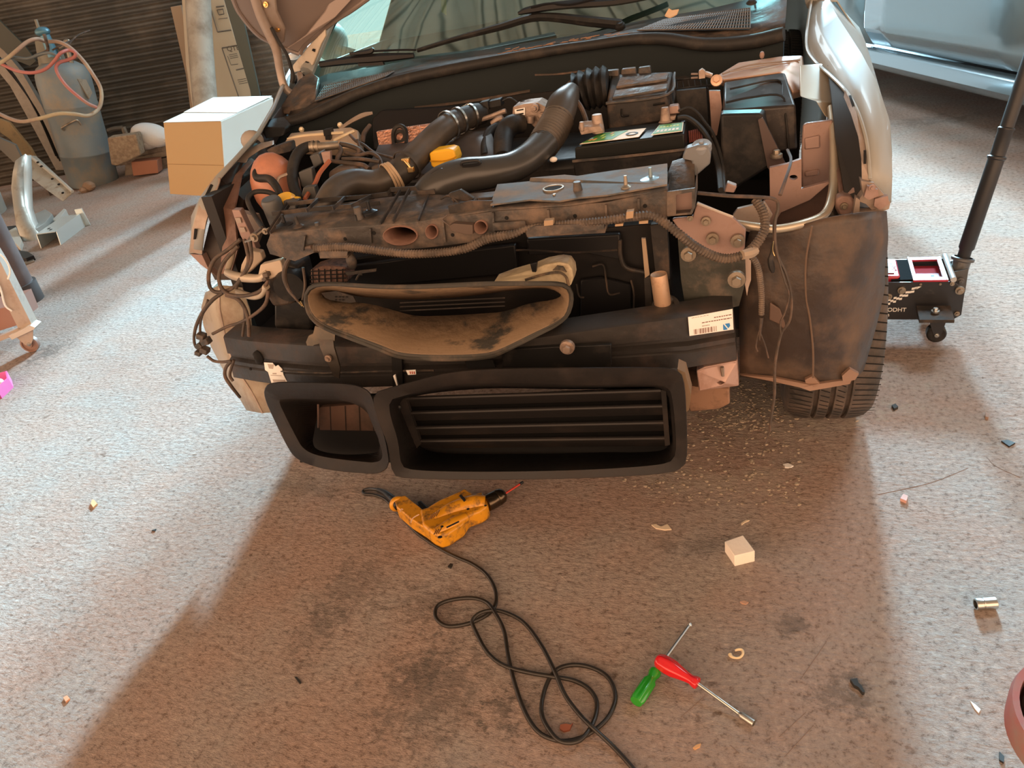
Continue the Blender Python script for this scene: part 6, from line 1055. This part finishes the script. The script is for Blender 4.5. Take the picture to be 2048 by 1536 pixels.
# ---- leaning profiles, boards
def lean(poly, D, t_, nm, m_, lb, cat, bev=0, D2=None):
    b = MB(); b.slab(pwl(poly, D), FH*t_); o = b.build(nm, m_, bev=bev); tag(o, lb, cat); return o
ln = lean([(-30, 80, 7.3), (0, 92, 7.3), (42, 142, 7.28), (85, 215, 7.2), (120, 300, 7.12), (128, 340, 7.1), (112, 340, 7.1), (70, 262, 7.18), (20, 172, 7.25), (-30, 110, 7.3)], 6.9, .06, 'aluminium_profile', mat('grooved_grey_profile', (.22, .19, .155), .55, .3, dust=((.34, .30, .25), .45, .7, 6)), 'long grooved grey profile leaning on the wall behind the gas cylinder', 'profile')
b = MB()
for k in range(3): b.tube([PW(-20+k*5, 92+k*9, 6.98), PW(30+k*4, 152+k*8, 6.93), PW(74+k*5, 226+k*7, 6.84), PW(112+k*4, 312+k*5, 6.69)], .006, 5, 3)
sub(b, 'profile_groove', m_hole, ln)
lean([(-30, 10), (0, 42), (50, 92), (72, 122), (60, 132), (30, 120), (-30, 70)], 7.2, .02, 'leaning_board', mat('green_black_panel', (.035, .04, .03), .5), 'dark greenish panel leaning in the top left corner', 'panel')
lean([(-20, 232), (18, 245), (60, 296), (92, 352), (106, 372), (94, 374), (60, 330), (22, 280), (-20, 250)], 6.55, .03, 'timber_batten', mat('ochre_timber', (.34, .22, .10), .7, 0, dust=((.22, .15, .08), .5, .7, 20)), 'ochre wooden batten leaning low on the wall at left', 'timber')
lean([(-20, 268), (30, 290), (50, 330), (28, 325), (-20, 280)], 6.3, .03, 'grey_strip', mat('grey_strip', (.14, .13, .11), .5, .2), 'dark grey strip behind the white drum at left', 'strip')
o = lean([(57, 312, 6.35), (70, 313, 6.35), (108, 348, 6.1), (145, 382, 5.85), (143, 388, 5.83), (126, 403, 5.8), (96, 382, 5.9), (62, 356, 6.15)], 6.0, .02, 'perforated_bar', mat('pale_grey_metal', (.42, .40, .34), .5, .3, dust=((.26, .22, .17), .5, .7, 10)), 'pale perforated metal bar leaning with one end on the floor', 'metal bar', .002)
b = MB()
for u, v in ((104, 358), (117, 369), (87, 373), (102, 382), (125, 386), (75, 325), (82, 333)): b.slab(pwl(ring(u, v, 2.6, 1.9, 8), 5.98-(u-100)*.003-(v-370)*.0035), FH*.01)
sub(b, 'bolt_hole', m_hole, o)
b = MB(); b.tube(pwl([(58, 312, 6.33), (72, 322, 6.28), (110, 352, 6.06), (145, 383, 5.83)], 6), .012, 6); sub(b, 'folded_flange', mat('light_flange', (.52, .50, .44), .45, .3), o)
# curved crash beam standing/leaning
Lb = [(31, 322, 5.6), (26, 345, 5.55), (23, 375, 5.5), (27, 410, 5.4), (33, 450, 5.3), (45, 485, 5.2), (62, 508, 5.15), (79, 520, 5.1)]
Rb = [(50, 308, 5.6), (47, 345, 5.55), (48, 380, 5.5), (50, 410, 5.4), (60, 440, 5.3), (74, 465, 5.2), (86, 485, 5.15), (92, 502, 5.1)]
Rc = [(58, 312, 5.68), (60, 345, 5.62), (60, 380, 5.56), (62, 420, 5.46), (70, 445, 5.35), (80, 466, 5.26), (90, 485, 5.2), (95, 500, 5.15)]
b = MB(); A = pwl(Lb, 5); B_ = pwl(Rb, 5); C_ = pwl(Rc, 5); b.loft([[q+FH*.08 for q in A], A, [a.lerp(c_, .5)-FH*.02 for a, c_ in zip(A, B_)], B_]); o = b.build('scrap_bumper_beam', mat('grey_zinc_beam', (.40, .40, .36), .45, .5, dust=((.28, .25, .20), .5, .7, 8)), solid=.004, smooth=50); tag(o, 'bent grey bumper beam propped upright at the left edge', 'bumper beam')
b = MB(); b.loft([B_, C_, [q+FH*.03 for q in C_]]); sub(b, 'beam_flange', mat('bright_zinc', (.62, .66, .63), .4, .4), o, solid=.003, smooth=50)
b = MB(); b.slab(pwl([(75, 492, 5.09), (80, 489, 5.09), (86, 500, 5.08), (82, 504, 5.08)], 5), FH*-.006); sub(b, 'beam_slot', m_hole, o)
# channel bracket on the floor
z0 = PZ(122, 490); z1 = PZ(172, 452); cx_ = (z1-z0); cx_.z = 0; cx_ = cx_.normalized(); cy_ = V((-cx_.y, cx_.x, 0)); 
def K(s_, t_, z): return z0+cx_*s_+cy_*t_+V((0, 0, z))
kl = (z1-z0).length
b = MB(); b.slab([K(0, 0, 0), K(kl, 0, 0), K(kl, 0, .085), K(.02, 0, .085)], cy_*.004); b.slab([K(0, 0, .085), K(kl, 0, .085), K(kl, .13, .085), K(.02, .13, .085)], (0, 0, .004)); b.slab([K(0, .126, 0), K(kl, .126, 0), K(kl, .126, .085), K(.02, .126, .085)], cy_*.004); o = b.build('channel_bracket', mat('bright_zinc2', (.60, .68, .68), .35, .5)); tag(o, 'bright zinc box-section bracket lying on the floor at left', 'bracket')
b = MB(); b.slab([K(kl, -.03, 0), K(kl, .03, 0), K(kl, .03, .12), K(kl, -.02, .12)], cx_*.01); sub(b, 'end_flange', mat('bright_zinc2', (.60, .68, .68), .35, .5), o, bev=.002)
b = MB(); b.slab([K(.06, .05, .090), K(.08, .05, .090), K(.08, .065, .090), K(.06, .065, .090)], (0, 0, .0006)); b.slab([K(.10, .08, .090), K(.12, .08, .090), K(.12, .095, .090), K(.10, .095, .090)], (0, 0, .0006)); sub(b, 'bolt_hole', m_hole, o)
def scrap(poly, h, m_, nm, lb, cat='scrap metal', z=0.0, bev=.002):
    b = MB(); b.slab([PZ(u, v, z) for u, v in poly], (0, 0, h)); o = b.build(nm, m_, bev=bev); tag(o, lb, cat); return o
scrap([(72, 446), (98, 434), (112, 444), (98, 462), (80, 474), (66, 462)], .06, mat('grey_zinc2', (.42, .46, .45), .4, .4), 'scrap_plate', 'grey folded plate lying behind the bright bracket')
scrap([(112, 452), (134, 430), (138, 432), (122, 456)], .05, mat('bright_zinc', (.62, .66, .63), .4, .4), 'scrap_strip', 'short pale strip standing up behind the bright bracket')
scrap([(20, 470), (36, 462), (48, 490), (44, 504), (30, 490)], .03, mat('bright_zinc', (.62, .66, .63), .4, .4), 'scrap_plate', 'bright plate partly hidden left of the bumper beam')
scrap([(16, 458), (34, 456), (36, 462), (18, 468)], .02, m_black, 'scrap_bar', 'black bar on the floor behind the bumper beam')
scrap([(36, 508), (60, 512), (72, 520), (56, 526), (42, 524)], .03, m_blackc, 'scrap_trim', 'black glossy trim piece at the foot of the bumper beam')
scrap([(44, 528), (68, 520), (70, 524), (48, 532)], .01, m_dullst, 'scrap_strip', 'thin bright strip on the floor at the foot of the bumper beam')
scrap([(96, 378), (118, 372), (120, 385), (100, 392)], .04, mat('dk_brown', (.08, .06, .05), .8), 'dirt_clod', 'dark clod of dirt at the foot of the gas cylinder', 'clod')
b = MB(); b.ell(PZ(178, 372, .04), (.06, .04, .04), 10); b.ell(PZ(172, 378, .02), (.05, .06, .03), 8); o = b.build('rag', mat('tan_rag', (.30, .20, .13), .9, bump=(30, .8))); tag(o, 'crumpled tan rag against the gas cylinder foot', 'rag')
# white drum with red print
dc = V(PZ(-70, 440)); b = MB(); da = V((.10, 0, 1)).normalized(); DR = .30
b.lathe([(0, 0), (DR*.9, 0), (DR, .03), (DR, .20), (DR*1.02, .22), (DR, .24), (DR, .56), (DR*1.02, .58), (DR, .60), (DR*.96, .74), (DR*.7, .80), (0, .81)], dc, da, 48); o = b.build('plastic_drum', mat('pale_green_white_plastic', (.55, .62, .60), .45), smooth=50); tag(o, 'pale plastic drum with red and grey print cut by the left edge', 'drum')
def drumq(a, h): return dc+da*h+(rt*math.cos(a)-FH*math.sin(a))*(DR+.002)
b = MB()
for k in range(4): b.loft([[drumq(.75+k*.16, .40), drumq(.85+k*.16, .40)], [drumq(.75+k*.16, .52), drumq(.85+k*.16, .52)]])
b.loft([[drumq(.7+.1*j, .53) for j in range(8)], [drumq(.7+.1*j, .55) for j in range(8)]]); sub(b, 'red_print', m_red, o, solid=.001)
b = MB()
for k in range(6): b.loft([[drumq(.55+.12*j, .36-k*.022) for j in range(8)], [drumq(.55+.12*j, .367-k*.022) for j in range(8)]])
sub(b, 'small_print', mat('grey_print', (.15, .2, .2), .6), o, solid=.001)
# brown steel post with foot
pc = PZ(42, 606); b = MB(); b.cyl((pc.x, pc.y, .0), (pc.x, pc.y, 3.9), .098, 32); o = b.build('steel_post', mat('brown_painted_post', (.10, .065, .058), .45, .1, dust=((.16, .10, .085), .5, .7, 4)), smooth=50); tag(o, 'thick brown steel post at the left edge', 'post')
b = MB(); b.lathe([(.098, .10), (.112, .10), (.112, 0), (0, 0)], pc, UP, 32); sub(b, 'post_foot', mat('dark_foot', (.05, .035, .03), .6), o)
# trolley
DT = 3.15
tr = thing('workshop_trolley', tuple(PZ(56, 702)), 'beige steel trolley frame on a small caster at the left edge', 'trolley')
m_tro = mat('beige_trolley_paint', (.42, .34, .28), .45, .1, dust=((.28, .20, .15), .5, .75, 9))
b = MB(); b.slab(pwl([(62, 652), (38, 660), (-2, 580), (-60, 470), (-38, 466), (0, 528)], DT), FH*.025); b.slab([q for q in pwl([(62, 652), (64, 650), (2, 526), (-36, 464), (-40, 466), (0, 528)], DT)], FH*.05); b.build('corner_leg', m_tro, tr)
b = MB(); b.slab(pwl([(-60, 690), (0, 672), (40, 655), (42, 664), (22, 674), (-60, 706)], DT), FH*.03); b.build('lower_rail', m_tro, tr)
b = MB(); b.slab(pwl([(17, 672, 3.12), (60, 651, 3.12), (70, 655, 3.12), (68, 659, 3.12), (24, 680, 3.12)], DT), FH*.06+V((0, 0, -.0))); b.build('foot_plate', mat('pale_trolley_edge', (.60, .54, .46), .4, .2), tr, bev=.001)
cc0 = PW(57, 690, DT); wr = cc0.z
ca_ = (V((rt.x, rt.y, 0))*-.55+FH*.84).normalized()
b = MB(); b.lathe([(0, -.010), (wr*.35, -.012), (wr*.4, -.006), (wr*.72, -.006), (wr*.78, -.012), (wr*.97, -.010), (wr, 0), (wr*.97, .010), (0, .010)], cc0+FH*.015, FH, 28); b.build('caster_wheel', mat('brown_wheel', (.28, .17, .13), .5), tr, smooth=50)
b = MB(); b.slab(pwl([(30, 672), (66, 658), (66, 678), (60, 694), (50, 690)], 3.135), FH*.004); b.slab(pwl([(30, 672), (66, 658), (66, 678), (60, 694), (50, 690)], 3.18), FH*.004); cfk = b.build('caster_fork', m_tro, tr)
b = MB(); b.bolt(PW(58, 689, 3.134), -FH, .008); sub(b, 'axle_bolt', m_steel, cfk)
b = MB(); b.tube(pwl([(-20, 500), (2, 510), (16, 528), (20, 545), (16, 558)], 3.11), .004, 6); b.tube(pwl([(-20, 540), (0, 575), (10, 610), (24, 622)], 3.14), .004, 6); b.build('white_cable', m_white, tr)
b = MB(); b.slab([PW(-90, 640, 3.25), PW(20, 612, 3.25), PW(36, 650, 3.25), PW(-90, 690, 3.25)], FH*.2); b.build('trolley_shelf', mat('reddish_shelf', (.30, .15, .11), .5), tr)
# pink tray
k0 = [(-30, 772), (-2, 764), (19, 756), (24, 774), (1, 796), (-30, 812)]
b = MB(); q0 = [PZ(-30, 806, 0), PZ(1, 798, 0), PZ(24, 776, 0), PZ(21, 762, 0), PZ(-30, 776, 0)]
for a, c_ in zip(q0[:4], q0[1:5]): b.slab([a, c_, c_+V((0, 0, .045)), a+V((0, 0, .045))], (.004, .004, 0))
b.slab(q0, (0, 0, .004)); o = b.build('pink_tray', mat('pink_plastic', (.75, .16, .42), .4)); tag(o, 'pink plastic tray on the floor cut by the left edge', 'tray')
b = MB(); b.ell(PZ(-4, 770, .03), (.03, .025, .03), 12); o = b.build('white_cup', m_white); tag(o, 'white rounded item inside the pink tray', 'cup')
# pallets and junk between cylinder and box
DP = 6.9
def blk(poly, D, t_, nm, m_, lb, cat, bev=.004): b = MB(); b.slab(pwl(poly, D), FH*t_); o = b.build(nm, m_, bev=bev); tag(o, lb, cat); return o
m_wood = mat('old_pallet_wood', (.30, .24, .18), .8, 0, dust=((.17, .12, .09), .45, .65, 14), bump=(25, .4))
plt = thing('wooden_pallet', tuple(PW(280, 340, 6.9).xy)+(0,), 'weathered wooden pallet lying between gas cylinder and cardboard box', 'pallet')
for poly, nm in (([(238, 318), (335, 300), (335, 312), (240, 332)], 'deck_board'), ([(270, 305), (340, 290), (340, 300), (272, 316)], 'deck_board'), ([(250, 330), (268, 326), (268, 355), (250, 358)], 'pallet_block'), ([(318, 318), (340, 314), (340, 345), (318, 348)], 'pallet_block')):
    b = MB(); b.slab(pwl(poly, 6.9), FH*.25); b.build(nm, m_wood, plt, bev=.002)
blk([(214, 276), (272, 268), (282, 310), (236, 332), (222, 330)], 6.6, .12, 'dried_grass_bale', mat('brown_straw', (.22, .16, .11), .95, 0, dust=((.32, .25, .17), .4, .6, 30), bump=(60, 1.)), 'brown straw-covered block right of the gas cylinder', 'block', .01)
blk([(262, 324), (314, 320), (317, 346), (266, 352)], 6.7, .12, 'loose_brick', mat('brick', (.34, .15, .09), .8, bump=(20, .4)), 'reddish brick half under the pallet', 'brick')
b = MB(); c0_ = PW(302, 270, 6.85); b.ell(c0_, (.17, .13, .09), 20, Matrix.Rotation(.35, 3, 'Y')); b.ell(c0_+rt*.13+V((0, 0, -.05)), (.09, .1, .05), 14); b.ell(c0_+rt*-.05+V((0, 0, -.03)), (.13, .12, .08), 14); o = b.build('white_sack', mat('white_sack_fabric', (.62, .60, .57), .8, bump=(14, .6))); tag(o, 'crumpled white sack on the pallet beside the cardboard box', 'sack')
b = MB(); b.tube(pwl([(216, 262), (228, 258), (246, 256)], 7.15), .02, 8); b.tube(pwl([(246, 254), (252, 268)], 7.15), .022, 8); o = b.build('pipe_elbow', m_dullst); tag(o, 'short grey pipe elbow behind the gas cylinder', 'pipe')
# cardboard box; daylight on its top and side is put into a paler card colour
f4 = pwl([(327, 246, 5.2), (441, 243, 5.2), (452, 395, 5.12), (340, 388, 5.12)], 5.2); b4 = pwl([(428, 199, 5.85), (545, 196, 5.85), (540, 330, 5.75), (430, 330, 5.75)], 5.8)
b = MB(); b.hexa(f4, b4); o = b.build('cardboard_box', m_card, bev=.002); tag(o, 'large cardboard box with brown front, daylight painted pale on top and side', 'box')
def q4(a, b_, s_, t_): return a.lerp(b_, s_)
def offs(L, d): return [q+d for q in L]
T_ = [f4[0], f4[1], b4[1], b4[0]]; b = MB(); b.slab(offs(T_, V((0, 0, .001))), (0, 0, .004)); sub(b, 'lit_top', m_cardlit, o)
S_ = [f4[1], b4[1], b4[2], f4[2]]; nn = (S_[1]-S_[0]).cross(S_[3]-S_[0]).normalized(); nn = nn if nn.dot(CAM-S_[0]) > 0 else -nn
b = MB(); b.slab(offs(S_, nn*.001), nn*.004); sub(b, 'lit_side', m_cardlit, o)
b = MB(); m0 = T_[0].lerp(T_[3], .38); m1 = T_[1].lerp(T_[2], .30); b.slab([m0+V((0, 0, .006)), m1+V((0, 0, .006)), T_[2]+V((0, 0, .012)), T_[3]+V((0, 0, .012))], (0, 0, .003)); sub(b, 'top_flap', m_cardlit, o)
b = MB(); b.tube([f4[0].lerp(f4[3], .57)-FH*.001, f4[1].lerp(f4[2], .57)-FH*.001], .0015, 4, 2); sub(b, 'front_crease', mat('crease', (.42, .26, .12), .8), o)
g4 = pwl([(378, 380, 5.22), (470, 372, 5.22), (480, 440, 5.2), (394, 428, 5.18)], 5.2); gq = [PZ(392, 430), PZ(480, 445)]
b = MB(); lo = min(q.z for q in f4+b4)-.014; b.hexa([V((f4[3].x, f4[3].y, lo+.01))+rt*.15, V((f4[2].x, f4[2].y, lo+.01))+rt*.02, V((f4[2].x, f4[2].y, 0))+rt*.02, V((f4[3].x, f4[3].y, 0))+rt*.20], [V((b4[3].x, b4[3].y, lo+.01)), V((b4[2].x, b4[2].y, lo+.01)), V((b4[2].x, b4[2].y, 0)), V((b4[3].x, b4[3].y, 0))]); o = b.build('cardboard_box', mat('dark_cardboard', (.38, .24, .12), .8)); tag(o, 'smaller brown box underneath the large cardboard box', 'box')
print('box bottom z', lo, f4[3].z, f4[2].z)
# flattened cardboard and posts on the wall
o = blk([(360, -60, 7.2), (442, -60, 7.2), (448, 0, 7.2), (466, 64, 7.15), (486, 130, 7.1), (512, 215, 7.0), (510, 260, 6.95), (392, 262, 6.95), (372, 130, 7.1)], 7.1, .03, 'flattened_carton', mat('pale_carton', (.46, .38, .27), .8), 'tall flattened carton with printed frames leaning behind the grey pipe', 'cardboard', .002)
b = MB()
def prn(L, w_=1.2, D=7.0): 
    q = [PW(u, v, 7.185-.0009*max(0, v)-.003) for u, v in L]
    for a, c_ in zip(q[:-1], q[1:]): b.tube([a, c_], .0045*w_, 4, 1)
prn([(419, 10), (435, 64), (462, 60)]); prn([(478, 196), (444, 96), (474, 91)]); prn([(472, 140), (490, 136)]); prn([(432, 14), (448, 12)]); prn([(455, 112), (462, 130), (476, 128)], .6); prn([(437, 38), (455, 36)], .6)
for k in range(3): prn([(458+k*1.2, 110+k*3.5), (474+k*1.2, 107+k*3.5)], .5)
for k in range(3): prn([(475+k*1.5, 160+k*4), (492+k*1.5, 157+k*4)], .5)
prn([(434, 20), (438, 30), (448, 28), (446, 18), (434, 20)], .8)
sub(b, 'printed_frame', mat('carton_ink', (.11, .085, .06), .8), o)
carton = o
cu = PW(455, 103, 7.075)
jtext('QTE', .055, cu, rt*.985+V((0, 0, -.02)), V((0, 0, 1)), mat('carton_ink', (.11, .085, .06), .8), 'carton_lettering', carton)
blk([(341, 14), (362, 10), (368, 40), (392, 130), (402, 262), (386, 262), (372, 150)], 7.25, .03, 'flattened_carton', mat('brown_carton_edge', (.32, .25, .18), .8), 'narrow brown carton edge left of the grey pipe', 'cardboard')
b = MB(); b.tube([PW(393, -200, 6.9), PW(396, 0, 6.85), PW(410, 200, 6.6), PW(428, 372, 6.2)], .094, 20, 3); o = b.build('round_pipe', mat('weathered_grey_pipe', (.38, .37, .33), .5, .2, dust=((.24, .21, .17), .42, .65, 5)), smooth=60); tag(o, 'thick weathered grey pipe leaning against the cartons', 'pipe')
blk([(440, -60), (470, -60), (478, 0), (498, 90), (520, 190), (530, 262), (514, 262), (500, 180), (470, 78), (448, 0)], 6.85, .04, 'steel_angle', mat('green_black_steel', (.045, .055, .045), .45, .2), 'dark greenish steel upright between carton and grey sheets', 'steel upright')
# wrap up: top-level debris rests on the slab
